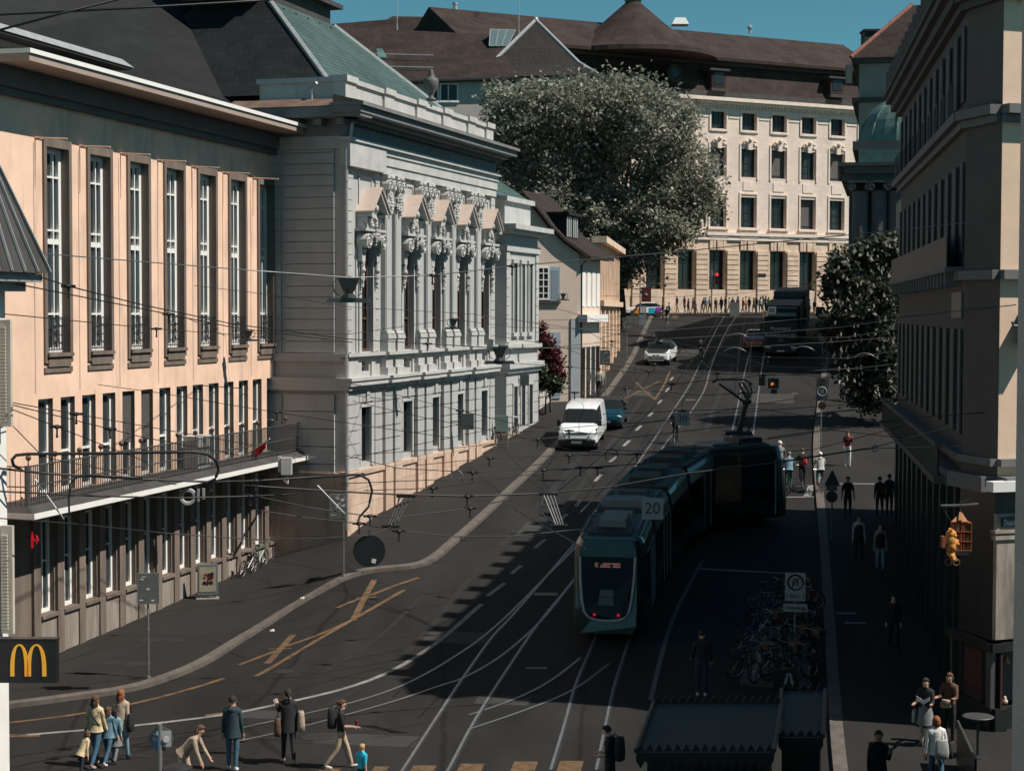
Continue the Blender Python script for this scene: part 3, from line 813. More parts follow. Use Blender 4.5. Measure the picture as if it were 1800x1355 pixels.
m = MB(); m.tube([Wh.p(10.5,14.05,.4),Wt.p(5.2,14.05,.45)],.08,8); m.tube([Wt.p(.15,14.0,.45),Wt.p(.15,13.6,.1),Wt.p(.15,5,.1)],.06,8); m.build('gutter',M_dark,hou)
m = MB()
for k,sy_ in enumerate((.9,2.3)):
    b = Wh.p(8.6,15.4,0) + V((ug.x,ug.y,0)) * sy_
    e = V((-ul.x,-ul.y,0)); uu = V((ug.x,ug.y,0))
    bb = [b - uu * .5 + e * .5,b + uu * .6 + e * .5,b + uu * .6 - e * 1.8,b - uu * .5 - e * 1.8]
    m.hexa([q - V((0,0,.3)) for q in bb],[q + V((0,0,1.15)) for q in bb],0)
    bb = [b - uu * .65 + e * .7,b + uu * .75 + e * .7,b + uu * .75 - e * 2.2,b - uu * .65 - e * 2.2]
    m.hexa([q + V((0,0,1.16)) for q in bb],[q + V((0,0,1.35)) for q in bb],1)
    for t in (-.4,0,.42): q = b + uu * t + e * .52; m.tube([q - V((0,0,.1)),q + V((0,0,1.1))],.06,4,2)
m.build('dormer',[M_slate,M_tile,M_white],rfo)
a0,a1 = Wh.s_(944,500),Wh.s_(965,500); z0,z1 = Wh.z_(955,527),Wh.z_(955,469)
ms = win_meshes(a1 - a0,z1 - z0,M_glass,M_white,fw=.09,mull=1,bars=(.2,.4,.6,.8),fd=.1,t=.05)
put_window(ms,Wh,a0,z0,.11,hou)
b1 = Wh.s_(984,500); m = MB(); m.wbox(Wh,a1 + .03,b1,z0 - .05,z1,.02,.09)
for k in range(28): m.wbox(Wh,a1 + .12,b1 - .09,z0 + .08 + k * .06,z0 + .115 + k * .06,.09,.105)
m.build('shutter',M_shut,hou)
m = MB(); m.wbox(Wh,a0 - .05,b1 + .02,z0 - .2,z0 - .07,0,.16); m.build('window_ledge',M_bitu,hou)
m = MB(); m.wbox(Wh,Wh.s_(966,600),Wh.s_(985,600),Wh.z_(975,700),Wh.z_(975,584),.01,.06); m.build('lower_shutter',M_shut,hou)
m = MB(); m.wbox(Wh,Wh.s_(1003,600),10.02,3,Wh.z_(1010,560),0,.08); m.build('corner_strip',mat('corner_paint',(.36,.39,.42),.8,var=.1),hou)
m = MB(); m.wbox(Wt,-.2,4.9,Wt.z_(1018,566),Wt.z_(1018,553),0,.55); m.build('shop_canopy',M_white,hou)
for s in (.5,1.7,2.9,4.0):
    m = MB(); m.wbox(Wt,s,s + .8,11.2,13.3,0,.05); m.build('street_shutter',M_white,hou)
    m = MB(); m.wbox(Wt,s,s + .8,5.6,8.8,0,.04); m.build('shop_window',M_glass,hou)
# low wall and railing with the shrub
lw = [A(948,724).to_2d(),A(975,703).to_2d(),A(1001,682).to_2d()]
m = MB()
for a,b in zip(lw[:-1],lw[1:]):
    n_ = V((-(b - a).y,(b - a).x)).normalized() * .3
    za,zb2 = gz(a.y,a.x),gz(b.y,b.x)
    m.hexa([(a.x,a.y,za - .3),(b.x,b.y,zb2 - .3),(b.x + n_.x,b.y + n_.y,zb2 - .3),(a.x + n_.x,a.y + n_.y,za - .3)],[(a.x,a.y,za + .95),(b.x,b.y,zb2 + .95),(b.x + n_.x,b.y + n_.y,zb2 + .95),(a.x + n_.x,a.y + n_.y,za + .95)])
gw_ = tag(m.build('garden_wall',courses('garden_block',(.52,.49,.45),(.46,.43,.4),(.2,.18,.16),(.2,.98),.6,.5,.03)),'low pale garden wall with a dark railing below the shrub','wall')
m = MB()
for i in range(13):
    q = lw[0].lerp(lw[2],i / 12); z = gz(q.y,q.x) + .95
    m.tube([(q.x,q.y,z),(q.x,q.y,z + .75)],.03,4)
for h in (1.2,1.7): m.tube([(q.x,q.y,gz(q.y,q.x) + h) for q in [lw[0].lerp(lw[2],i / 8) for i in range(9)]],.035,4)
m.build('railing',M_dark,gw_)
# ================================================================== ORNATE ORANGE BUILDING further up
ob = Wall((5.35,110.2),(2.75,24))
orn = thing('arcaded_building','ornate orange stone building half hidden by the big tree','building',ob.p(12,7,0))
m = MB(); hs = [(1 + k * 4.4,3.6 + k * 4.4,6.5,11.0) for k in range(5)]
holes_wall(m,ob,0,23,4,15.5,hs,.5); m.quad(ob.p(0,4,0),ob.p(0,15.5,0),ob.p(0,15.5,-9),ob.p(0,4,-9)); m.quad(ob.p(23,4,0),ob.p(23,4,-9),ob.p(23,15.5,-9),ob.p(23,15.5,0)); m.quad(ob.p(0,15.5,0),ob.p(23,15.5,0),ob.p(23,15.5,-9),ob.p(0,15.5,-9))
m.build('wall',M_bankr,orn)
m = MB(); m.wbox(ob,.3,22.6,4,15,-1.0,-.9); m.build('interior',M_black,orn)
m = MB()
for k in range(6): rust(m,ob,-.1 + k * 4.4,.9 + k * 4.4,4,11.2,11,0,.18,.07)
m.wbox(ob,-.1,23.1,11.25,11.6,0,.4); m.wbox(ob,-.1,23.1,15.2,15.6,-.4,.55)
for k in range(14): m.wbox(ob,.3 + k * 1.65,.75 + k * 1.65,11.6,15.2,0,.16)
m.build('stonework',M_bankr,orn)
# ================================================================== TILED ROOFS on the hill behind
old = thing('tiled_townhouse','long brown tiled townhouse on the hill behind the classical building','house',P(760,200,140))
E0,E1 = P(545,150,163),P(905,137,166); G0,G1 = P(580,47,176),P(880,62,178)
m = MB()
solid_roof(m,(E0,E1,G1,G0),(E1 + V((1,22,0)),E0 + V((-1,22,0))),0)
m.build('roof',M_tile,old)
m = MB()
a,b = E0 + V((.3,.6,0)),E1 + V((-.3,.6,0)); c,d = E1 + V((0,20,0)),E0 + V((0,20,0))
m.hexa([V((q.x,q.y,8)) for q in (a,b,c,d)],[q - V((0,0,.06)) for q in (a,b,c,d)]); m.build('wall',mat('cream_render',(.42,.39,.345),.9,var=.1),old)
m = MB(); m.tube([E0,E1],.16,6); m.tube([P(705,137,163.6),P(703,160,163.8),P(700,185,163.9)],.12,6); m.build('gutter',M_dark,old)
Wo = Wall(a.to_2d(),(b - a).to_2d())
for px0,px1 in ((752,769),(775,787),(789,803),(862,880)):
    s0,s1 = Wo.s_(px0,160),Wo.s_(px1,160); z0,z1 = Wo.z_(px0,177),Wo.z_(px0,149)
    m = MB(); m.wbox(Wo,s0,s1,z0,z1,0,.03); w_ = m.build('window',M_glass2,old)
    m = MB(); m.wbox(Wo,s0 - .1,s0,z0,z1,0,.08); m.wbox(Wo,s1,s1 + .1,z0,z1,0,.08); m.wbox(Wo,s0 - .1,s1 + .1,z1,z1 + .1,0,.08); m.wbox(Wo,s0 - .2,s1 + .2,z0 - .18,z0,0,.14); m.build('frame',M_white,w_)
def on_roof(px,py,k=0.0):   # point on the townhouse slope
    n = (E1 - E0).cross(G0 - E0).normalized(); r = ray(px,py); o = V((0,0,CZ)); t = (E0 - o).dot(n) / r.dot(n)
    return o + r * t + n * (k if n.z > 0 else -k)
m = MB(); q = [on_roof(664,103,.12),on_roof(681,103,.12),on_roof(672,88,.12),on_roof(662,88,.12)]; m.prism(q,V((0,0,-.1))); m.build('roof_light',M_verd,old)
m = MB()
for py in (96.5,118): m.tube([on_roof(648,py,.1),on_roof(762,py + 3,.1)],.06,5)
m.build('snow_guard',M_pipe,old)
gb = thing('hip_roofed_house','small brown hip roofed house with pale ridge tiles above the big tree','house',P(930,160,138))
q0,q1,ap = P(812,137,168),P(1052,131,170),P(942,35,176)
m = MB(); bk0,bk1 = q0 + V((4,14,0)),q1 + V((-3,14,0)); ml = q0.lerp(ap,.35) - V((0,0,.9)); mr_ = q1.lerp(ap,.3) - V((0,0,.5)); apb = ap + V((0,5,0))
m.add([q0,q1,mr_,ap,ml],[(0,1,2,3,4)],0); m.add([q1,bk1,apb,ap,mr_],[(0,1,2,3,4)],0); m.add([bk0,q0,ml,ap,apb],[(0,1,2,3,4)],0); m.add([bk1,bk0,apb],[(0,1,2)],0); m.add([q0,bk0,bk1,q1],[(0,1,2,3)],0)
m.tube([q0,ml,ap],.17,6,1); m.tube([q1,mr_,ap],.17,6,1); m.sph(ap,.28,8,6,1)
m.build('roof',[courses('grey_tile',(.042,.036,.034),(.029,.026,.025),(.02,.019,.018),(1,0),.24,.24,.03,.85,.8,var=.3),M_pipe],gb)
m = MB(); c4 = [q0 + V((1,.6,-.05)),q1 + V((-1,.6,-.05)),bk1 + V((-1,-1,-.05)),bk0 + V((1,-1,-.05))]; m.hexa([V((q.x,q.y,8)) for q in c4],c4); m.build('wall',MATS['cream_render'],gb)
hi = thing('dark_roofed_house','dark roofed house peeping over the townhouse ridge with a metal chimney and a red hatch','house',P(770,60,165))
m = MB(); B0,B1,B2,B3 = P(640,58,192),P(892,58,193),P(862,32,199),P(690,29,199)
solid_roof(m,(B0,B1,B2,B3),(B1 + V((2,20,0)),B0 + V((-2,20,0)))); m.build('roof',M_tile,hi)
m = MB(); c4 = [B0 + V((.3,.3,-.03)),B1 + V((-.3,.3,-.03)),B1 + V((1,19,-.03)),B0 + V((-1,19,-.03))]; m.hexa([V((q.x,q.y,8)) for q in c4],c4); m.build('wall',MATS['cream_render'],hi)
m = MB(); a = P(800,36,197); m.tube([a,a + V((0,0,1.9))],.25,10); m.tube([a + V((0,0,1.7)),a + V((0,0,1.95))],.29,10); m.build('chimney',M_pipe,hi)
m = MB(); a,b,c,d = P(797,55,191.5),P(821,55,191.6),P(817,43,194.3),P(793,43,194.3); m.prism([a,b,c,d],(0,.05,.22)); m.build('hatch',mat('red_hatch',(.60,.10,.06),.5,var=.08),hi)
m = MB(); a,b,c,d = P(860,81,174),P(893,81,174.4),P(906,53,176.6),P(862,52,176); m.prism([a,b,c,d],(0,2.0,-.4))
sky_l = m.build('rooftop_skylight',glass('skylight_glass',(.05,.075,.08)),None); tag(sky_l,'glazed rooftop skylight box between the brown tiled roofs','skylight')
m = MB()
for t in (0,.33,.66,1): m.tube([a.lerp(b,t) - V((0,.05,0)),d.lerp(c,t) - V((0,.05,0))],.05,4)
m.tube([d,c],.06,4); m.tube([a,b],.06,4); m.build('frame',M_pipe,sky_l)
for i,(px,y0,y1,d) in enumerate([(698,-30,54,178),(912,-30,60,178)]):
    m = MB(); a,b = P(px,y1,d),P(px,y0,d); m.tube([a,b],.045,5)
    for k in range(3): m.tube([b - V((.35,0,.3 + k * .3)),b - V((-.35,0,.3 + k * .3))],.02,4)
    m.tube([a,a + V((0,0,.4))],.09,6)
    tag(m.build('roof_mast',M_pipe),['thin mast on the left part of the long tiled ridge','thin mast beside the rooftop skylight'][i],'mast')
# ================================================================== BANK at the top of the street
Wb = Wall(V((28.4,200)) - V((.883,.469)) * 24,(.883,.469))
sb = lambda px: Wb.s_(px,545)
bank = thing('bank_building','large cream limestone bank with brown mansard roof closing the street','building',Wb.p(24,11,0))
cols = [(1247,1274),(1301,1326),(1353.5,1378.5),(1406,1430),(1457.5,1480)]
cs = [(sb(a) + sb(b)) / 2 for a,b in cols]; pit = (cs[4] - cs[0]) / 4
cs = [cs[0] + pit * k for k in range(-7,6)]
zb = lambda y,px=1340: Wb.z_(px,y)
rows = [(zb(231),zb(201),2.0),(zb(313),zb(263),2.05),(zb(401),zb(348),2.05)]
hol = []
for c in cs:
    for z0,z1,w in rows: hol.append((c - w / 2,c + w / 2,z0,z1))
    hol.append((c - 1.1,c + 1.1,zb(510),zb(442)))
m = MB(); b0,b1 = cs[0] - 3,cs[-1] + 2.5
holes_wall(m,Wb,b0,b1,zb(412),zb(176),[h for h in hol if h[2] > zb(412)],.45,0)
m.quad(Wb.p(b1,9,0),Wb.p(b1,9,-14),Wb.p(b1,zb(176),-14),Wb.p(b1,zb(176),0)); m.quad(Wb.p(b0,9,-14),Wb.p(b0,9,0),Wb.p(b0,zb(176),0),Wb.p(b0,zb(176),-14))
m.build('wall',M_bank,bank)
m = MB(); holes_wall(m,Wb,b0,b1,9,zb(412),[h for h in hol if h[2] < zb(412)],.6,0)
m.build('ground_floor_wall',M_bankr,bank,label='rusticated ground floor with tall dark openings')
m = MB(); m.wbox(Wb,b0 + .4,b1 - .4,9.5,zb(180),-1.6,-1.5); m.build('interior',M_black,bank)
ww = [win_meshes(w,z1 - z0,M_glass,M_dark,fw=.12,mull=2,bars=(.25,.5,.75),fd=.12,t=.06) for z0,z1,w in rows]
wwb = [win_meshes(w,z1 - z0,M_blind,M_dark,fw=.12,mull=0,bars=(.1,),fd=.12,t=.06) for z0,z1,w in rows]
gw3 = win_meshes(2.2,zb(442) - zb(510),M_glass2,M_dark,fw=.14,mull=1,bars=(.2,.7),fd=.14,t=.1)
rnd = random.Random(8)
for c in cs[3:]:
    for i,(z0,z1,w) in enumerate(rows):
        ms = ww[i] if rnd.random() < .45 else wwb[i]
        put_window(ms,Wb,c - w / 2,z0,-.4,bank)
        f = MB()
        if i == 0:
            for q0,q1,zz0,zz1 in ((-.24,-.02,-.3,.25),(w + .02,w + .24,-.3,.25)): f.wbox(Wb,c - w / 2 + q0,c - w / 2 + q1,z0 - .28,z1 + .24,0,.12)
            f.wbox(Wb,c - w / 2 - .02,c + w / 2 + .02,z1 + .02,z1 + .24,0,.12); f.wbox(Wb,c - w / 2 - .02,c + w / 2 + .02,z0 - .28,z0 - .05,0,.16)
        else:
            for q in (-w / 2 - .26,w / 2 + .06): f.wbox(Wb,c + q,c + q + .2,z0 - (.3 if i == 1 else .9),z1 + .5,0,.1)
            f.wbox(Wb,c - w / 2 - .06,c + w / 2 + .06,z1 + .3,z1 + .5,0,.1)
            if i == 1:
                f.tube([Wb.p(c - .9,z1 + .75,.25),Wb.p(c + .9,z1 + .75,.25)],.11,6); f.wbox(Wb,c - .28,c + .28,z1 - .15,z1 + .95,.1,.36); f.sph(Wb.p(c - .6,z1 + .78,.28),.2,8,6); f.sph(Wb.p(c + .6,z1 + .78,.28),.2,8,6); f.sph(Wb.p(c,z1 + .95,.35),.24,8,6)
                f.wbox(Wb,c - .75,c + .75,z0 - 1.5,z0 - .5,0,.07)
            else:
                f.wbox(Wb,c - 1.4,c + 1.4,z0 - .32,z0 - .12,0,.3)
                for k in range(9): f.tube([Wb.p(c - 1.0 + k * .25,z0 - .95,.12),Wb.p(c - 1.0 + k * .25,z0 - .32,.12)],.07,5)
                f.wbox(Wb,c - 1.3,c + 1.3,z0 - 1.15,z0 - .95,0,.26)
        f.build('window_surround',M_bankp,bank)
    put_window(gw3,Wb,c - 1.1,zb(510),-.55,bank)
m = MB()
for c in cs:
    rust(m,Wb,c + 1.25,c + pit - 1.25,zb(519),zb(441),9,0,.16,.10)
    for k in range(5): m.wbox(Wb,c - 1.1 + k * .45,c - .72 + k * .45,zb(441),zb(425),0,.16 + (.12 if k == 2 else 0))
m.build('rustication',M_bankr,bank)
m = MB()
for c in cs: m.wbox(Wb,c + 1.2,c + pit - 1.2,9,zb(519),0,.2)
build_pieces(m,'base_course',M_bankr,bank)
m = MB()
for z0,z1,o in ((zb(424),zb(416),.2),(zb(416),zb(411),.34),(zb(206),zb(203),.1),(zb(212),zb(209),.08)):
    for c in (cs if z0 > 30 else [None]):
        if c is None: m.wbox(Wb,b0,b1,z0,z1,0,o)
        else: m.wbox(Wb,c + 1.35,c + pit - 1.35,z0,z1,0,o)
s = b0
while s < b1: m.wbox(Wb,s,s + .22,zb(193),zb(189),0,.36); s += .44
m.wbox(Wb,b0,b1,zb(189),zb(184),0,.5); m.wbox(Wb,b0,b1,zb(184),zb(178),0,.95)
m.build('cornice',M_bankp,bank)
m = MB()
zz0,zz1,zz2,zz3,zz4 = zb(178),zb(166),zb(118),zb(107),zb(58)
m.wbox(Wb,b0,b1,zz0 + .01,zz1,-3,-.1,1)
q = [(-.3,zz1),(-1.5,zz2),(-14,zz2),(-14,zz1)]
m.prism([Wb.p(b0,z,o) for o,z in q],(Wb.p(b1,0,0) - Wb.p(b0,0,0)),0)
q = [(-.2,zz3 - .35),(-.2,zz3),(-7.5,zz4 + .9),(-14.5,zz3),(-14.5,zz3 - .35)]
m.prism([Wb.p(b0,z,o) for o,z in q],(Wb.p(b1,0,0) - Wb.p(b0,0,0)),0)
m.wbox(Wb,b0 + .1,b1 - .1,zz2,zz3 - .36,-13,-1.1,1)
m.build('roof',[M_tile2,M_bitu],bank)
for px,y0,y1,kind in [(1180,150,118,'r'),(1258,157,126,'s'),(1466,168,140,'s')]:
    c = Wb.s_(px,140,-.5); z0,z1 = Wb.z_(px,y0,-.5),Wb.z_(px,y1,-.5); m = MB()
    if kind == 's':
        m.wbox(Wb,c - .95,c + .95,z0,z1,-2.5,.1,0); m.wbox(Wb,c - 1.35,c + 1.35,z1,z1 + .22,-2.5,.4,1); m.wbox(Wb,c - .65,c + .65,z0 + .5,z1 - .15,.1,.14,2); m.wbox(Wb,c - 1.1,c + 1.1,z0 - .3,z0,-1,.35,1)
    else:
        m.wbox(Wb,c - .9,c + .9,z0,z0 + 1.2,-2.5,.1,0); m.tube([Wb.p(c,z0 + 1.2,-2.5),Wb.p(c,z0 + 1.2,.2)],1.0,18,0); m.tube([Wb.p(c,z0 + 1.25,.2),Wb.p(c,z0 + 1.25,.24)],.6,16,2); m.torus(Wb.p(c,z0 + 1.25,.2),.85,.14,(Wb.n.x,Wb.n.y,0),20,6,1)
    m.build('dormer',[M_tile2,M_bitu,M_glass2],bank)
tc_ = P(1110,545,197.5); m = MB()
m.lathe((tc_.x,tc_.y,0),[(9.4,zz3 - .4),(9.3,zz3 + .1),(6.4,zz3 + 1.5),(3.7,zz3 + 3.5),(1.0,P(1110,8,197.5).z),(.7,P(1110,3,197.5).z)],36,0)
m.lathe((tc_.x,tc_.y,P(1110,6,197.5).z),[(.8,0),(1.0,.3),(.7,.6),(.5,3)],10,1)
m.build('tower_roof',[M_tile2,M_verd],bank)
m = MB(); a = P(1195,45,210); m.hexa([a + V((-1.0,-1,0)),a + V((1.0,-1,0)),a + V((1.0,1,0)),a + V((-1.0,1,0))],[a + V((-.6,-.7,.8)),a + V((.6,-.7,.8)),a + V((.6,.7,.8)),a + V((-.6,.7,.8))]); m.build('roof_vent',M_white,bank)
m = MB(); a = P(1318,55,211); m.lathe(a,[(.15,-.3),(.15,.2),(.3,.3),(.3,.55),(.1,.7)],10); m.build('roof_cowl',M_pipe,bank)
Wl = Wall(Wb.p(b0 + 1.0,0,-3).to_2d() + V((-.90,.436)) * 40,(.90,-.436))
m = MB(); m.wbox(Wl,0,40,9,zb(190),-10,-.5); m.build('left_wing',M_bank,bank)
m = MB(); q = [(.3,zz3 - .6),(.3,zz3 - .3),(-5.5,zz4 + .6),(-11,zz3)]; m.prism([Wl.p(0,z,o) for o,z in q],(Wl.p(40,0,0) - Wl.p(0,0,0))); m.wbox(Wl,0,39,zb(190),zz3 - .61,-10,-.2); m.build('left_wing_roof',M_tile2,bank)
pq = Wb.p(sb(1337),zb(487),.24); m = MB(); m.wbox(Wb,sb(1331),sb(1344),zb(486.5),zb(481),.18,.22); m.build('door_plate',M_black,bank)
# ================================================================== COLUMNED BUILDING with a copper dome, and the house behind it
Wc = Wall(P(1490,545,118).to_2d(),(.978,-.21)); zc = lambda y,px=1540: Wc.z_(px,y)
dom = thing('domed_building','shaded columned building with a small green copper dome beside the chestnut','building',Wc.p(4,7,0))
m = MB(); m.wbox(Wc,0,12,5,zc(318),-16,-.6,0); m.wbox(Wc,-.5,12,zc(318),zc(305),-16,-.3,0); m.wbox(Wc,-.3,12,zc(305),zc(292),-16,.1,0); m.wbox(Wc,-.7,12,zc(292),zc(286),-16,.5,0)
m.build('wall',mat('shade_dark_stone',(.075,.08,.08),.8,var=.2),dom)  # stone colour darkened for the shade that neighbouring houses throw on it
for i,px in enumerate((1512,1545,1575)):
    s = Wc.s_(px,400,-.2); m = MB(); c = Wc.p(s,0,-.1)
    m.lathe((c.x,c.y,0),[(.62,7),(.6,8),(.55,zc(338)),(.62,zc(336))],14); m.wbox(Wc,s - .8,s + .8,zc(322),zc(318),-.9,.6)
    spiral(m,Wc,s - .55,zc(329),.55,.28,.9,0,-1); spiral(m,Wc,s + .55,zc(329),.55,.28,.9,0,1)
    m.build('column',MATS['shade_dark_stone'],dom)
m = MB(); m.wbox(Wc,.6,12,zc(286),zc(262),-14,-.4,0); m.wbox(Wc,.2,12,zc(262),zc(246),-14,-.7,1); m.build('attic',[M_verd,MATS['shade_dark_stone']],dom)
c = Wc.p(Wc.s_(1585,200,-5),0,-5); z0,z1 = zc(246),P(1580,172,122).z
m = MB(); m.lathe((c.x,c.y,0),[(2.9 * math.cos(t),z0 + (z1 - z0) * math.sin(t)) for t in [i * math.pi / 2 / 9 for i in range(9)]] + [(.1,z1)],20)
for k in range(10):
    t0 = k * math.pi / 5; m.tube([(c.x + 2.93 * math.cos(t) * math.cos(t0),c.y + 2.93 * math.cos(t) * math.sin(t0),z0 + (z1 - z0) * 1.01 * math.sin(t)) for t in [i * math.pi / 2 / 8 for i in range(9)]],.06,4)
m.build('dome',M_verd,dom)
Wd = Wall(P(1506,545,132).to_2d(),(.975,-.22)); zd = lambda y,px=1540: Wd.z_(px,y)
rh_ = thing('red_ridge_house','grey rendered house with brown hip roof and red ridge tiles behind the dome','house',Wd.p(4,8,0))
m = MB(); m.wbox(Wd,0,14,6,zd(112),-44,0); m.build('wall',M_ltgrey,rh_)  # hidden rear stretched up the street so its shadow reaches the road
m = MB(); m.wbox(Wd,-.5,14,zd(180),zd(172),-44,.3); m.wbox(Wd,-.5,14,zd(112),zd(103),-44.4,.5); m.build('eaves',M_bitu,rh_)
m = MB(); e0,e1 = Wd.p(-.6,zd(103),.6),Wd.p(14,zd(103),.6); t0 = P(1604,10,137); e3 = Wd.p(-.6,zd(103),-44.5); t1 = t0 + V((8,-1.7,.2)); t2 = t0 + V((6,28,0)); e2 = Wd.p(14,zd(103),-44.5)
m.quad(e0,e1,t1,t0); m.quad(e3,e0,t0,t2); m.quad(e2,e3,t2,t1 + V((6,28,0))); m.quad(t0,t1,t1 + V((6,28,0)),t2); rho = m.build('roof',M_tile,rh_)
m = MB()
for k in range(22): a,b = e0.lerp(t0,k / 22),e0.lerp(t0,(k + .93) / 22); m.tube([a + V((0,0,.05)),b + V((0,0,.1))],.15,7)
m.build('ridge_tiles',M_ridge,rho)
m = MB(); a = P(1541,80,141); m.box(a.x - 1.1,a.x + 1.1,a.y - .8,a.y + .8,a.z - 3,a.z + 1.0); m.box(a.x - 1.2,a.x + 1.2,a.y - .9,a.y + .9,a.z + 1.0,a.z + 1.15); m.build('chimney',M_bitu,rh_)
m = MB(); m.wbox(Wd,-1.0,-.5,zd(146),zd(114),-.5,.4); m.build('window_shutter',M_conc,rh_)
# ================================================================== RIGHT-HAND BUILDING, in shade
fa = V((15.75,71.8)); na = P(1695,545,47).to_2d()
Wr = Wall(fa,na - fa); RLn = (na - fa).length
rb = thing('corner_building','long shaded corner building with balconies and one sunlit end face above the toy shelf sign','building',Wr.p(12,1,0))
Bp = P(1757,545,45.2).to_2d()
Wf = Wall(Bp,(.94,.34))                      # the sunlit end
Wq = Wall(na,Bp - na); QL = (Bp - na).length  # splayed corner
M_rtr2 = mat('shaded_trim',(.15,.15,.15),.8,var=.15)  # trim, shutters and cornice colours lowered likewise for the facade's shade
rowsR = [(16.5,18.5),(12.5,14.9),(7.65,10.45)]
nw = 11; hr = []
wr = 1.15
for k in range(nw):
    c = 1.6 + (RLn - 3.0) * k / (nw - 1)
    for z0,z1 in rowsR: hr.append((c - wr / 2,c + wr / 2,z0,z1))
m = MB(); holes_wall(m,Wr,0,RLn,6.3,18.9,hr,.28)
m.quad(Wr.p(0,-1,0),Wr.p(0,18.9,0),Wr.p(0,18.9,-14),Wr.p(0,-1,-14)); m.quad(Wq.p(0,6.3,0),Wq.p(QL,6.3,0),Wq.p(QL,18.9,0),Wq.p(0,18.9,0))
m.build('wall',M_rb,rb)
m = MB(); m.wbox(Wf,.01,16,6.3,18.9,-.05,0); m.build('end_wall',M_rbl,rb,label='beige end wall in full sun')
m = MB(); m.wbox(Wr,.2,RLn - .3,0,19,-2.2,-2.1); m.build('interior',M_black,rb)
wms = [win_meshes(wr,z1 - z0,M_glass2,M_rtrim,fw=.09,mull=1,bars=(.65,),fd=.1) for z0,z1 in rowsR]
sh = []
for z0,z1 in rowsR:
    q = MB()
    for x0 in (-.62,wr + .04):
        q = MB(); q.box(x0,x0 + .58,-.34,-.29,0,z1 - z0); sh.append(('shutter',q.mesh('shutter',mat('dark_shutter',(.085,.088,.09),.7,var=.15))))
for k in range(nw):
    c = 1.6 + (RLn - 3.0) * k / (nw - 1)
    for i,(z0,z1) in enumerate(rowsR): put_window([wms[i][0],wms[i][1],sh[2 * i],sh[2 * i + 1]],Wr,c - wr / 2,z0,-.26,rb)
m = MB()
for z0,z1,o in ((18.85,19.05,.2),(19.05,19.35,.4),(19.35,19.6,.6),(19.6,19.72,.7)):
    m.wbox(Wr,-.6,RLn,z0,z1,-1,o); m.wbox(Wq,-.02,QL,z0 + .003,z1 - .003,-.3,o); m.wbox(Wf,0,16,z0 + .006,z1 - .006,-.05,o)
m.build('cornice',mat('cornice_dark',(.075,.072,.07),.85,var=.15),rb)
m = MB()
for k in range(15): s = .3 + k * 1.72; m.wbox(Wr,s,s + .66,19.72,20.5,.1,.65)
build_pieces(m,'roof_block',M_bitu,rb)
m = MB(); rr_ = [Wr.p(-.3,19.73,.45),Wq.p(0,19.73,.4),Wf.p(0,19.73,.5),Wf.p(16,19.73,.5),Wf.p(16,19.73,-14),Wr.p(-.3,19.73,-14)]
m.add(rr_,[tuple(range(6))]); m.hexa([Wr.p(1,19.74,-1.2),Wr.p(RLn,19.74,-1.2),Wr.p(RLn,19.74,-12),Wr.p(1,19.74,-12)],[Wr.p(3,21.6,-5),Wr.p(RLn - 2,21.6,-5),Wr.p(RLn - 2,21.6,-8),Wr.p(3,21.6,-8)]); m.build('roof',M_tile,rb)
m = MB()
for z0,z1,o in ((15.75,15.95,.16),(15.95,16.2,.34),(11.75,12.0,.22),(6.95,7.15,.2),(6.3,6.7,.45)):
    m.wbox(Wr,-.1,RLn,z0,z1,-.1,o); m.wbox(Wq,0,QL,z0 + .003,z1 - .003,-.1,o); m.wbox(Wf,-.02,16,z0 + .006,z1 - .006,-.1,o)
m.build('string_course',M_rtr2,rb)
for k in range(nw):
    c = 1.6 + (RLn - 3.0) * k / (nw - 1); m = MB()
    for j in range(9): x = c - .6 + j * .15; m.tube([Wr.p(x,16.2,.3),Wr.p(x,17.0,.3)],.018,4)
    m.tube([Wr.p(c - .65,17.02,.3),Wr.p(c + .65,17.02,.3)],.03,5); m.build('balconette',M_dark,rb)
# long balcony on the middle storey
m = MB(); m.wbox(Wr,2,RLn - .2,11.98,12.12,0,.5); s = 2.1
while s < RLn - .3: m.wbox(Wr,s,s + .22,11.6,11.98,.1,.45); s += 1.1
m.build('balcony_slab',M_rtr2,rb)
m = MB(); m.wbox(Wr,2.05,RLn - .25,12.13,12.95,.42,.46); m.build('balcony_guard',M_dark,rb)
m = MB(); m.wbox(Wr,RLn - 2.9,RLn - .2,10.75,11.45,0,.06); m.build('wall_plaque',mat('plaque_bronze',(.09,.09,.088),.5,var=.3,scale=6),rb)
# balustrade over the shops
m = MB(); m.wbox(Wr,0,RLn,6.32,6.5,.44,.75); s = .2
while s < RLn - .1: m.tube([Wr.p(s,6.5,.62),Wr.p(s,7.3,.62)],.06,5); s += .42
m.wbox(Wr,0,RLn,7.3,7.42,.52,.72); m.build('balustrade',M_rb,rb)
m = MB(); m.wbox(Wr,-.05,RLn + .05,-.5,6.29,-.5,-.05,0)
for k in range(12): s = .1 + k * RLn / 11.5; m.wbox(Wr,s,s + .45,-.5,6.28,-.05,.12,1)
m.wbox(Wq,0,QL,2.45,6.28,-.2,.05,1); m.build('shop_front',[M_glass2,M_shop],rb)
m = MB(); m.wbox(Wf,.02,16,2.45,6.29,-.06,-.02,0); m.build('shop_fascia',M_shop,rb)
m = MB(); a0 = Wf.s_(1747,1000); m.wbox(Wf,-.1,2.3,2.5,5.75,.02,.16); m.wbox(Wf,-.2,2.35,5.25,5.33,.02,.24); m.wbox(Wf,-.17,2.33,5.08,5.2,.02,.21); m.build('marble_pilaster',M_marble,rb)
m = MB(); m.wbox(Wf,-.55,2.4,6.36,6.62,.3,.62); m.build('white_ledge',M_white,rb)
